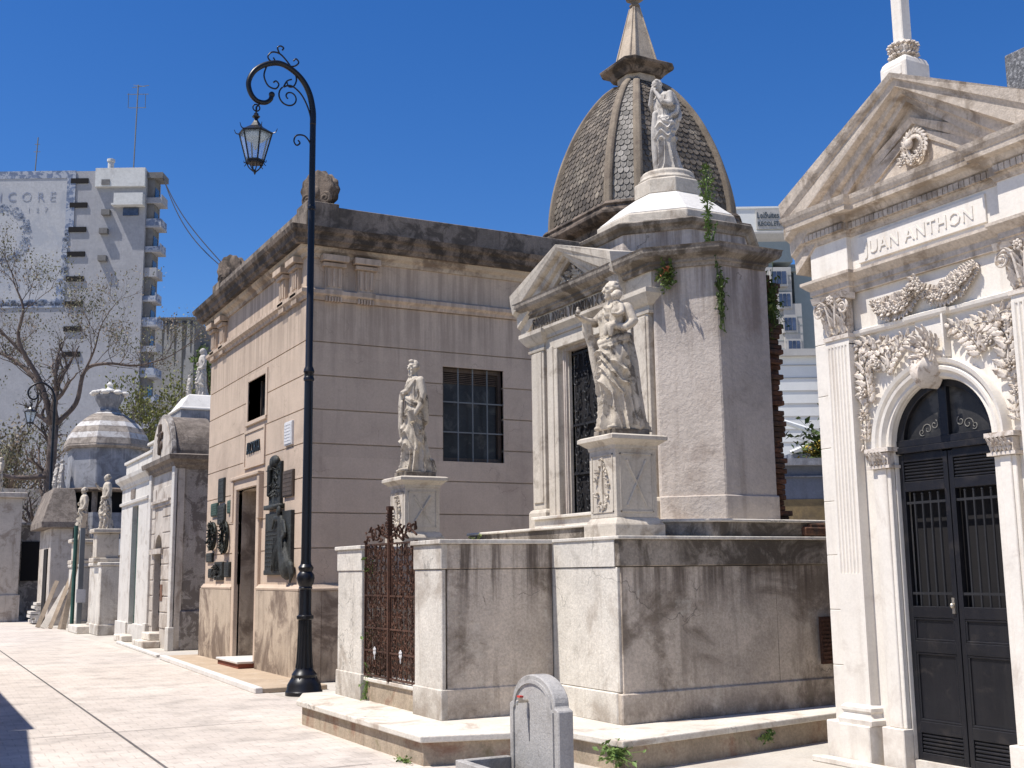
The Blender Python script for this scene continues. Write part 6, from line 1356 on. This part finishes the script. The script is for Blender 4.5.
#@@city
# ------------------------------------------------------------------ city buildings beyond
def Wp(u, z, dep): return RGT * u + FWD * dep + Z_ * z
def cbox(mb, u0, u1, z0, z1, d0, d1):
    v = [Wp(u, z, d) for z in (z0, z1) for (u, d) in ((u0, d0), (u1, d0), (u1, d1), (u0, d1))]
    mb.add(v, [(0, 3, 2, 1), (4, 5, 6, 7), (0, 1, 5, 4), (1, 2, 6, 5), (2, 3, 7, 6), (3, 0, 4, 7)]); return mb
T = thing('apartment_tower', 'tall grey apartment tower with a faded painted advertisement on its blank wall', 'building', tuple(Wp(-62, 0, 155)), -YAW)
b = MB(); cbox(b, -96, -49.4, 0, 56.3, 150, 153); b.build('wall', 'tower', T)
b = MB(); cbox(b, -96, -59.9, 37.6, 56.0, 149.93, 150); pw = b.build('painted_panel', 'tower_pale', T)
b = MB(); cbox(b, -96, -59.0, 55.3, 56.35, 149.86, 149.93); cbox(b, -60.15, -59.0, 48.0, 55.3, 149.86, 149.93)
rn = random.Random(8)
for k in range(60):
    z = rn.uniform(38.2, 48); cbox(b, -60.3 + rn.uniform(-.2, .3), -59.9 + rn.uniform(0, .35), z, z + rn.uniform(.1, .5), 149.88, 149.93)
for k in range(150):
    u = rn.uniform(-75, -60.5); cbox(b, u, u + rn.uniform(.2, 1.0), 37.5, 37.75 + rn.random() ** 2 * .7, 149.88, 149.93)
cbox(b, -96, -59.9, 37.25, 37.62, 149.88, 149.94); cbox(b, -60.9, -60.1, 37.6, 41.2, 149.88, 149.93)
for k in range(300):
    a = rn.uniform(-1.7, 1.7); r = rn.gauss(3.75, .33); u, z = -69.0 + r * math.cos(a), 47.3 + r * math.sin(a)
    if abs(math.sin(a * 5)) > .25: cbox(b, u, u + rn.uniform(.1, .38), z, z + rn.uniform(.06, .3), 149.88, 149.93)
b.build('faded_blue_paint', 'towerblue', pw)
def tw_text(txt, size, u, z, sp, mk, nm='lettering', sx=1.0, seed_=1):
    m = text_mb(txt, size, .01, Wp(u, z, 149.89), RGT, Z_, -FWD, sx=sx, spacing=sp); return m.build(nm, mk, pw)
M['fadedink'] = mat('faded_lettering', (0.20, 0.23, 0.31), 0.9, 0.1, (0.42, 0.43, 0.45), 0.9, 1.1, 0.42, 0.62, 0, None, 0.05, 0, fscale=5)
tw_text('ICORE', 1.85, -69.3, 52.1, 1.75, 'fadedink', sx=.95); tw_text('1 2 7', .9, -65.4, 50.6, 1.5, 'fadedink')
tw_text('C . z 2', 1.3, -68.3, 42.0, 1.5, 'fadedink'); tw_text('t i n a', 1.25, -67.5, 39.9, 1.5, 'fadedink')
for k in range(8):
    u0 = -59.65 + .0 * k; z0 = 54.55 - k * 3.43; b = MB(); cbox(b, u0, u0 + 2.35, z0, z0 + .68, 149.80, 150.05); b.build('vent_slot', 'void', T)
b = MB(); cbox(b, -56.2, -49.45, 53.9, 56.5, 149.4, 150); b.build('rooftop_parapet', 'tower_white', T)
b = MB(); cbox(b, -53.4, -49.5, 51.4, 52.8, 148.9, 150); cbox(b, -53.7, -49.45, 51.1, 51.35, 148.8, 150); w1_ = b.build('awning', 'tower_white', T)
b = MB(); cbox(b, -52.4, -50.3, 49.9, 51.0, 149.85, 150.02); b.build('window', 'glassblue', T)
for (u, z) in ((-55.3, 54.2), (-55.15, 50.0), (-55.35, 47.4), (-55.35, 43.6)):
    b = MB(); cbox(b, u, u + 1.1, z - .1, z + .65, 149.3, 150); b.build('vent_box', 'towerdk', T)
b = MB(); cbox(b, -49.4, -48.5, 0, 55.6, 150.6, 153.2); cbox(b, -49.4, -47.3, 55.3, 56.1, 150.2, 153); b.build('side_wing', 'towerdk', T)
for k in range(12):
    z = 52.0 - k * 3.43
    if z < 5: break
    o_ = .35 if k in (3, 4) else 0
    b = MB(); cbox(b, -49.4, -47.3 - o_, z - .25, z, 150.3, 153.0); cbox(b, -49.4, -48.4, z, z + 3.15, 152.9, 153.1)
    bl = b.build('balcony', 'tower', T)
    b = MB(); cbox(b, -47.45 - o_, -47.35 - o_, z, z + 1.0, 150.4, 153.0); cbox(b, -49.4, -47.35 - o_, z, z + (1.0 if k % 2 else .55), 150.32, 150.40); b.build('railing', 'towerblue' if k % 3 else 'tower', bl)
    b = MB(); cbox(b, -48.55, -48.45, z + .1, z + 2.2, 151.0, 152.6); b.build('balcony_door', 'glassblue', bl)
b = MB()
for p_ in ((-55.8, 154),): b.lathe([(.42, 56), (.42, 59.0), (.55, 59.05), (.55, 59.4), (.3, 59.5)], *(Wp(p_[0], 0, p_[1]).x, Wp(p_[0], 0, p_[1]).y), 10)
b.build('chimney', 'tower_white', T)
b = MB(); cbox(b, -57, -54.9, 56.1, 56.7, 153, 155); cbox(b, -53.3, -52.8, 56.2, 57.3, 152, 152.5); b.build('roof_plinth', 'towerdk', T)
b = MB(); b.tube([Wp(-52.3, 56, 153), Wp(-52.1, 70.0, 153)], .09, 5)
for (a0, z) in ((1.5, 68.6), (1.2, 66.6)): b.tube([Wp(-52.1 - a0, z, 153), Wp(-52.1 + a0, z, 153)], .05, 4)
b.tube([Wp(-53.4, 66.6, 153), Wp(-53.4, 68.8, 153)], .05, 4); b.tube([Wp(-51.0, 66.6, 153), Wp(-51.0, 68.6, 153)], .05, 4); b.tube([Wp(-52.9, 69.6, 153), Wp(-50.6, 69.9, 153)], .05, 4); b.tube([Wp(-52.9, 70.2, 153.5), Wp(-50.8, 69.3, 152)], .05, 4)
tag(b.build('antenna', 'signgrey'), 'tall thin roof antenna with a square loop on the grey tower', 'antenna', 'rooftop antennas')
b = MB(); b.tube([Wp(-66, 56, 153), Wp(-65.8, 62.4, 153)], .08, 5); b.tube([Wp(-66.3, 60.3, 153), Wp(-65.4, 60.3, 153)], .05, 4); b.tube([Wp(-66.2, 61.4, 153), Wp(-65.5, 61.4, 153)], .05, 4); tag(b.build('antenna', 'signgrey'), 'shorter thin antenna near the left end of the tower roof', 'antenna', 'rooftop antennas')
a0 = Wp(-47.5, 55.4, 151.5); b1 = Vector((9.0, 30.0, 8.2))
for k in (0, 1):
    b = MB(); e = b1 + Vector((k * .8, 0, 0)); pts = [a0.lerp(e, t / 24) - Z_ * (1.0 * math.sin(PI * t / 24)) * (1 + 1.2 * k) for t in range(25)]; b.tube(pts, [.07 - .055 * t / 24 for t in range(25)], 4); tag(b.build('overhead_cable', 'irondk'), ('upper' if not k else 'lower') + ' thin cable sagging from the tower towards the cream mausoleum', 'cable', 'overhead cables')
T = thing('streaked_block', 'smaller grey concrete block with soot streaks right of the tall tower', 'building', tuple(Wp(-50, 0, 176)), -YAW)
b = MB(); cbox(b, -62, -48.4, 0, 40.5, 172, 186); b.build('wall', 'tower2', T)
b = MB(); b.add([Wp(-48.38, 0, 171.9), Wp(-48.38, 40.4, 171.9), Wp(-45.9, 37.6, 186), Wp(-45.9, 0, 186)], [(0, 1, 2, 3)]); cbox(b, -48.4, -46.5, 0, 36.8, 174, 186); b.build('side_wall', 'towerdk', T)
for (u, l_) in ((-53.2, 5.5), (-52.5, 3), (-51.3, 7), (-50.1, 12), (-49.8, 6), (-52.0, 2), (-48.9, 5)):
    b = MB(); b.loft([[Wp(u - .22, 40.2, 171.96), Wp(u + .22, 40.2, 171.96), Wp(u + .22, 40.2, 172.0), Wp(u - .22, 40.2, 172.0)], [Wp(u - .05, 40.2 - l_, 171.96), Wp(u + .05, 40.2 - l_, 171.96), Wp(u + .05, 40.2 - l_, 172.0), Wp(u - .05, 40.2 - l_, 172.0)]]); b.build('soot_streak', 'sootstreak', T)
b = MB(); cbox(b, -62, -48.3, 40.4, 40.7, 171.8, 172.2); b.build('coping', 'towerdk', T)
# hotel
T = thing('cream_hotel_block', 'cream and grey high building with rooftop sign seen beside the marble mausoleum', 'building', tuple(Wp(26, 0, 115)), -YAW)
b = MB(); cbox(b, 19, 26.0, 21, 31.6, 110.6, 122); cbox(b, 22.0, 27.9, 29.9 + 1.6, 33.9, 110.3, 122); b.build('grey_upper_wall', 'hotelg', T)
b = MB(); cbox(b, 20, 27.6, 0, 30.9, 110, 122); b.build('wall', 'hotel', T)
b = MB()
for k in range(34): z = 3 + k * .82; cbox(b, 21, 27.62, z, z + .05, 109.97, 110.0)
b.build('course_lines', 'hotelg', T)
b = MB(); cbox(b, 26.6, 28.35, 0, 27.1, 109.6, 121); b.build('corner_bay', 'hotel', T)
b = MB()
for k in range(30): z = 2 + k * .82; cbox(b, 26.6, 28.37, z, z + .05, 109.57, 109.6)
b.build('course_lines', 'hotelg', T)
for (u, z) in ((25.55, 29.05), (25.9, 26.8), (26.3, 24.4), (26.6, 22.1)):
    w_ = 1.45 if z > 29 else 1.15; uu = u + (.25 if z < 29 else 0); dz = 109.5 if uu + w_ > 26.6 else 109.9
    b = MB(); cbox(b, uu - .12, uu + w_ + .12, z - .2, z + 1.42, dz - .02, 110.2); f_ = b.build('window', 'hotel', T)
    b = MB()
    for q in range(3): cbox(b, uu + q * w_ / 3 + .03, uu + (q + 1) * w_ / 3 - .03, z, z + 1.28, dz - .06, dz); 
    b.build('pane', 'glassblue', f_)
b = MB(); cbox(b, 18.0, 28.2, 34.5, 36.9, 110, 121); cbox(b, 18.0, 28.0, 36.9, 37.1, 109.9, 121); b.build('roof_storey', 'hotelw', T)
b = MB(); b.loft([[Wp(u, z, d) for u, d in ((18, 110.4 - o), (28.1 + o, 110.4 - o), (28.1 + o, 121), (18, 121))] for o, z in ((.0, 33.5), (.35, 33.8), (.75, 34.25), (.75, 34.45), (.2, 34.7))]); b.build('cornice', 'hotel', T)
b = MB(); cbox(b, 24.4, 27.0, 34.75, 36.8, 109.8, 110); sg_ = b.build('sign_panel', 'hotel', T)
M['signink'] = mat('dark_sign_lettering', (0.06, 0.08, 0.10), 0.8, 0.05, None, 0, bump=0)
text_mb('LoiSuites', .92, .03, Wp(24.45, 35.85, 109.76), RGT, Z_, -FWD, sx=.66).build('sign_lettering', 'signink', sg_)
text_mb('RECOLETA', .66, .03, Wp(24.5, 35.05, 109.76), RGT, Z_, -FWD, sx=.76).build('sign_lettering', 'signink', sg_)
text_mb('LoiSuites', .66, .03, Wp(20.6, 35.05, 109.76), RGT, Z_, -FWD, sx=.76).build('sign_lettering', 'signink', sg_)
b = MB(); cbox(b, 28.36, 30.3, 0, 31.2, 112, 122); b.build('rear_wing', 'hotelg', T)
b = MB(); cbox(b, 27.8, 30.0, 31.2, 31.7, 112, 122); cbox(b, 27.8, 30.6, 30.9, 31.25, 111.7, 122); b.build('rear_wing_cornice', 'hotelg', T)
T = thing('pale_striped_house', 'pale house wall with horizontal lines below the cream hotel', 'building', tuple(Wp(18, 0, 68)), -YAW)
b = MB(); cbox(b, 13.0, 19.5, 0, 14.0, 66, 72); b.build('wall', 'hotelw', T)
b = MB()
for k in range(16): cbox(b, 13.0, 19.5, 2 + k * .75, 2.05 + k * .75, 65.96, 66)
b.build('groove_lines', 'hotel', T)
b = MB(); cbox(b, 12.9, 19.6, 13.8, 14.2, 65.7, 72); b.build('coping', 'hotel', T)
b = MB(); cbox(b, 18.3, 19.6, 9, 12.8, 65.2, 66); b.build('dark_annex', 'vaultroof', T)
T = thing('white_gabled_roof', 'small white gabled glasshouse roof between chapel and marble mausoleum', 'building', tuple(Wp(9.6, 0, 36)), -YAW)
b = MB(); b.loft([[Wp(8.3, 5.0, d), Wp(9.75, 5.6, d), Wp(11.2, 5.0, d)] for d in (34, 38)]); b.build('roof', 'hotelg', T)
b = MB(); b.tube([Wp(8.2, 4.97, 33.9), Wp(9.75, 5.62, 33.9)], .07, 6); b.tube([Wp(9.75, 5.62, 33.9), Wp(11.3, 4.97, 33.9)], .07, 6); b.tube([Wp(7.2, 6.3, 34.5), Wp(9.0, 5.7, 34.5)], .08, 6); b.build('gable_trim', 'hotelw', T)
b = MB(); cbox(b, 8.3, 11.2, 0, 5.0, 34.2, 37.8); b.build('wall', 'bluewall', T)
T = thing('blue_grey_wall', 'shaded blue-grey wall behind the chapel beside the marble mausoleum', 'wall', (14, 17, 0))
b = MB(); cbox(b, 3.5, 7.5, 2.78, 3.36, 20, 20.4); b.build('upper_wall', 'bluewall', T)
b = MB(); cbox(b, 3.5, 7.6, 3.36, 3.48, 19.85, 20.5); cbox(b, 3.5, 7.6, 3.16, 3.18, 19.95, 20.0); b.build('coping', 'bluegrey', T)
b = MB(); cbox(b, 3.5, 7.5, 0, 2.78, 19.99, 20.4); b.build('lower_wall', 'ochre', T)

#@@trees
# ------------------------------------------------------------------ trees and weeds
def grow_tree(name, label, base, limbs, rr, depth, leaf_n, leaf_s, leaf_m, seed, twig=.9, group=None, bark='bark'):
    rn = random.Random(seed); t = thing(name, label, 'tree', base, 0, group); B = Vector(base); tm = MB(); lf = MB(); tips = []
    def branch(p, d, L, r, k):
        pts = [p]; q = p.copy(); dd = d.copy(); n_ = 5
        for i in range(n_):
            dd = (dd + Vector((rn.uniform(-.28, .28), rn.uniform(-.28, .28), rn.uniform(-.12, .22)))).normalized(); q = q + dd * L / n_; pts.append(q.copy())
            if k > 0 and i > 0 and rn.random() < .8:
                s_ = (dd + Vector((rn.uniform(-1, 1), rn.uniform(-1, 1), rn.uniform(-.3, .8))) * .9).normalized(); branch(q, s_, L * rn.uniform(.5, .78), r * .52, k - 1)
        tm.tube(pts, [r * (1 - .55 * i / n_) for i in range(n_ + 1)], 6 if r > .04 else 4)
        if k == 0: tips.extend(pts[1:])
    for (pts, r0, r1) in limbs:
        P = [B + Vector(q) for q in pts]; sp = spline(P, 5); tm.tube(sp, [r0 + (r1 - r0) * i / (len(sp) - 1) for i in range(len(sp))], 8)
        n = len(sp)
        for i in range(n // 3, n):
            if rn.random() < .75:
                d = (sp[i] - sp[i - 1]).normalized(); d = (d * .6 + Vector((rn.uniform(-1, 1), rn.uniform(-1, 1), rn.uniform(-.2, .9)))).normalized(); branch(sp[i], d, rr * rn.uniform(.6, 1.0), r1 * .7, depth)
        d = (sp[-1] - sp[-2]).normalized(); branch(sp[-1], d, rr, r1, depth)
    tm.build('trunk', bark, t, smooth=True)
    for k in range(leaf_n):
        c = rn.choice(tips) + Vector((rn.gauss(0, 1), rn.gauss(0, 1), rn.gauss(0, 1))) * twig * .22; s_ = leaf_s * rn.uniform(.6, 1.3)
        e = Euler((rn.uniform(0, 6.3), rn.uniform(0, 6.3), rn.uniform(0, 6.3))).to_matrix(); lf.add([c + e @ Vector(v) * s_ for v in ((-.5, 0, 0), (0, -.28, .06), (.55, 0, 0), (0, .28, .06))], [(0, 1, 2, 3)])
    lf.build('crown', leaf_m, t); return t
def L_(u, z, d=0): q = RGT * u + FWD * d; return (q.x, q.y, z)
bx = Wp(-20.2, 0, 50)
grow_tree('bare_tree', 'wide bare-branched tree with a few budding leaves in front of the tower', tuple(bx),
    [([L_(0, 0), L_(0, 4), L_(0.1, 8.2)], .25, .20), ([L_(0.1, 8.2), L_(-.6, 9.6, .5), L_(-1.6, 10.8, 1), L_(-3.0, 11.7, 1.5), L_(-4.6, 12.2, 2)], .16, .05),
     ([L_(0, 8.2), L_(-.4, 10, -.4), L_(-1.3, 11.8, -.8), L_(-1.1, 13.2, -1), L_(-1.5, 14.2, -1)], .13, .03), ([L_(0.1, 8.2), L_(.9, 9.2, .3), L_(1.2, 10.7, .4), L_(2.2, 11.0, .4), L_(3.4, 10.9, .5), L_(4.6, 11.2, .6)], .12, .03),
     ([L_(1.2, 10.7, .4), L_(1.7, 11.5, 0), L_(2.0, 12.3, -.3)], .06, .025), ([L_(-1.2, 11.3, -.6), L_(-2.4, 12.6, -1), L_(-3.2, 13.4, -1)], .06, .025), ([L_(.2, 6.0), L_(-1.8, 6.0, -.6), L_(-4.0, 7.6, -1), L_(-5.2, 9, -1)], .12, .04)],
    1.9, 3, 9000, .11, 'leaf_pale', 5, 1.2)
def leafy(name, label, u, dep, h, rad, n, ls, mk, seed, r=.2):
    b_ = Wp(u, 0, dep)
    return grow_tree(name, label, tuple(b_), [([(0, 0, 0), (0, 0, h * .5), (.1, .1, h * .7)], r, r * .7)] + [([(.1, .1, h * .6), (rad * .45 * math.cos(a), rad * .45 * math.sin(a), h * .78), (rad * .7 * math.cos(a), rad * .7 * math.sin(a), h * .92)], r * .6, r * .25) for a in (0, 1.3, 2.5, 3.8, 5.0)], rad * .55, 2, n, ls, mk, seed, rad * .45, 'leafy trees beyond the tombs')
leafy('leafy_tree', 'yellow-green leafy tree behind the striped dome', -18.6, 60, 10.2, 2.7, 4200, .19, 'leaf_lime', 7, .13)
leafy('leafy_tree', 'small green tree top just left of the cream mausoleum cornice', -19.6, 76, 16.2, 1.9, 4000, .24, 'leaf', 9)
leafy('leafy_tree', 'darker leafy tree low behind the second street lamp', -29.5, 66, 8.2, 3.2, 6000, .2, 'leaf_pale', 12)
def weed(name, label, cat, c, n, sp, ls, mk, seed, up=0.0, group=None, drop=0.0):
    rn = random.Random(seed); m = MB(); c = Vector(c)
    for k in range(int(n * 1.9)):
        q = c + Vector((rn.gauss(0, sp[0]), rn.gauss(0, sp[1]), rn.gauss(0, sp[2]) + up * rn.random())); s_ = ls * rn.uniform(.5, 1.3); e = Euler((rn.uniform(-1, 1), rn.uniform(-1, 1), rn.uniform(0, 6.3))).to_matrix()
        m.add([q + e @ Vector(v) * s_ for v in ((-.5, 0, 0), (0, -.3, .1), (.6, 0, 0), (0, .3, .1))], [(0, 1, 2, 3)])
        m.tube([c, q], .0025, 4)
    return tag(m.build(name, mk), label, cat, group)
G = 'weeds sprouting from the masonry'
weed('weed', 'small leafy weed near the top of the left gate pillar', 'weed', (4.62, 12.03, 1.66), 26, (.03, .04, .05), .06, 'leaf_weed', 1, group=G)
weed('weed', 'small weed halfway down the left gate pillar', 'weed', (4.62, 12.04, .93), 20, (.025, .03, .05), .05, 'leaf_weed', 2, group=G)
weed('weed', 'weed trailing at the foot of the left gate pillar', 'weed', (4.60, 12.03, .46), 34, (.03, .03, .10), .05, 'leaf_weed', 3, group=G)
weed('weed', 'bright weed under the step corner beside the drinking tap stone', 'weed', (5.20, 8.06, .15), 60, (.06, .07, .045), .055, 'leaf_weed', 4, group=G)
weed('weed', 'tiny weed on the ground at the step corner near the gate', 'weed', (3.97, 9.5, .02), 22, (.02, .07, .015), .04, 'leaf_weed', 5, group=G)
weed('weed', 'small weed on the side of the step below the stained wall', 'weed', (6.95, 8.30, .12), 22, (.05, .01, .03), .045, 'leaf_weed', 6, group=G)
weed('weed', 'thin grass tuft behind the wall coping near the cream mausoleum', 'weed', (5.9, 12.0, 1.93), 14, (.06, .05, .015), .035, 'leaf', 7, .08, G)
weed('weed', 'green and rust-red fern hanging below the chapel cornice', 'weed', (6.98, 9.62, 4.66), 110, (.04, .06, .07), .055, 'leaf', 8, group=G)
weed('weed', 'rust-red dry leaves in the fern below the chapel cornice', 'weed', (6.97, 9.56, 4.70), 9, (.03, .04, .03), .045, 'leaf_dry', 18, group=G)
weed('weed', 'thin vine trailing down the chapel corner', 'weed', (7.38, 9.22, 4.42), 80, (.025, .03, .15), .05, 'leaf', 9, group=G)
weed('weed', 'green creeper over the broken brick edge of the chapel', 'weed', (8.2, 9.38, 4.45), 90, (.07, .03, .16), .06, 'leaf', 10, group=G)
# tall weed on the roof
rn = random.Random(2); T = thing('roof_plant', 'tall feathery green plant growing on the chapel cornice', 'plant', (7.38, 9.36, 4.97))
m = MB(); m.tube(spline([(7.38, 9.36, 4.97), (7.37, 9.36, 5.3), (7.36, 9.36, 5.80)], 4), .008, 5); m.tube(spline([(7.43, 9.40, 4.97), (7.47, 9.40, 5.12), (7.52, 9.40, 5.26)], 4), .006, 5); m.build('stem', 'leaf_weed', T)
m = MB()
for k in range(620):
    t = rn.random(); z = 4.98 + .88 * t; w_ = (.05 if t < .40 else .13 * (1 - abs(t - .72) * 2.4)); a = rn.uniform(0, 6.3); q = Vector((7.37 + math.cos(a) * w_ * rn.random(), 9.36 + math.sin(a) * w_ * rn.random(), z)); e = Euler((rn.uniform(-1, 1), rn.uniform(-1, 1), a)).to_matrix(); s_ = rn.uniform(.02, .055)
    m.add([q + e @ Vector(v) * s_ for v in ((-.6, 0, 0), (0, -.2, .1), (.8, 0, .2), (0, .2, .1))], [(0, 1, 2, 3)])
for k in range(30):
    t = rn.random(); q = Vector((7.43 + .09 * t, 9.40, 4.98 + .28 * t)); e = Euler((rn.uniform(-1, 1), rn.uniform(-1, 1), rn.uniform(0, 6.3))).to_matrix(); m.add([q + e @ Vector(v) * .05 for v in ((-.6, 0, 0), (0, -.2, .1), (.8, 0, .2), (0, .2, .1))], [(0, 1, 2, 3)])
m.build('foliage', 'leaf_weed', T)
M['leaf_yellow'] = mat('yellow_leaf', (0.40, 0.30, 0.05), 0.7, 0.3, None, 0, bump=0)
gp = Wp(6.75, 3.85, 24.5)
weed('garden_shrub', 'yellow and green shrub above the blue-grey wall', 'shrub', tuple(gp + Z_ * .25), 260, (.35, .25, .28), .16, 'leaf', 21)
weed('garden_shrub', 'bright yellow leaves among the shrub above the blue-grey wall', 'shrub', tuple(gp + Z_ * .2 - RGT * .15), 90, (.22, .2, .16), .14, 'leaf_yellow', 22)

#@@tap
# ------------------------------------------------------------------ stone drinking tap in the foreground
T = thing('tap_stone', 'grey round-topped stone slab with a water tap and trough in front of the step', 'water tap', (4.12, 7.2, 0))
X0, X1, YA, YB = 4.04, 4.16, 6.97, 7.68; yc = (YA + YB) / 2
def slab(x0, x1, ins, z0):
    a, bq = YA + ins, YB - ins; r = (bq - a) / 2 - .05 if not ins else (bq - a) / 2 - .02; sh = .66 - ins * .3
    pts = [(a, z0), (a, sh)] + [(yc - r * math.cos(PI * k / 20), sh + .02 + r * .66 * math.sin(PI * k / 20)) for k in range(21)] + [(bq, sh), (bq, z0)]
    return [[(x, y, z) for y, z in pts] for x in (x0, x1)]
b = MB(); b.loft(slab(X0, X1, 0, 0)); so2 = b.build('slab', 'grave', T, bevel=.008)
b = MB(); rI = slab(X0 - .002, X0 + .01, .07, .16)
pts = [(y, z) for (_, y, z) in rI[0]]
b2 = []
for i, (y, z) in enumerate(pts + [pts[0]]):
    c = Vector((y - yc, z - .42)); d = c.normalized() * .012; b2.append([(X0 - .012, y - d.x, z - d.y), (X0 - .012, y + d.x, z + d.y), (X0 + .01, y + d.x, z + d.y), (X0 + .01, y - d.x, z - d.y)])
b.v = []; b.f = []; b.mi = []; b.loft(b2); b.build('panel_moulding', 'grave', so2)
b = MB(); b.box(X0 - .02, X0 + .01, YA + .02, YB - .02, .10, .15); b.build('ledge', 'grave', so2)
b = MB()
b.box(3.62, 3.68, 6.99, 7.72, 0, .285); b.box(3.68, 4.04, 6.99, 7.05, 0, .285); b.box(3.68, 4.04, 7.66, 7.72, 0, .285); b.box(3.68, 4.04, 7.05, 7.66, 0, .1); b.build('trough', 'grave', T, bevel=.006)
b = MB(); ty = 7.40
b.tube([(X0, ty, .695), (X0 - .07, ty, .695)], .011, 8); b.tube(spline([(X0 - .07, ty, .695), (X0 - .085, ty + .0, .692), (X0 - .09, ty, .67)], 4), .010, 8); b.box(X0 - .075, X0 - .045, ty - .012, ty + .012, .695, .722); tp = b.build('tap', 'brass', T)
b = MB(); b.box(X0 - .075, X0 - .045, ty - .022, ty + .022, .722, .734); b.build('tap_handle', 'redpaint', tp)
M['stain'] = mat('rust_water_stain', (0.10, 0.10, 0.11), 0.8, 0.2, None, 0, bump=0)
b = MB(); y_ = ty - .02; b.loft([[(X0 - .0035, y_ - w_, z), (X0 - .0035, y_ + w_, z), (X0 + .002, y_ + w_, z), (X0 + .002, y_ - w_, z)] for w_, z in ((.004, .68), (.004, .61), (.010, .585), (.005, .56), (.005, .48), (.002, .42))]); b.build('water_stain', 'stain', so2)
# tombs on the other side of the street, out of frame; their shadow reaches the paving
T = thing('opposite_tomb', 'plain tomb across the street outside the left frame, casting a shadow', 'mausoleum', (-2.4, 18, 0))
b = MB(); b.box(-4.2, -.85, 13.95, 30, 0, 3.9); b.build('wall', 'tombcream', T)
b = MB(); b.box(-4.3, -.62, 13.85, 30.1, 3.9, 4.08); b.build('cornice', 'tombcream', T)
b = MB(); b.prism([(-4.2, 9.6), (-1.02, 9.6), (-.68, 13.83), (-4.2, 13.83)], 0, 4.05); b.build('rear_wall', 'tombcream', T)
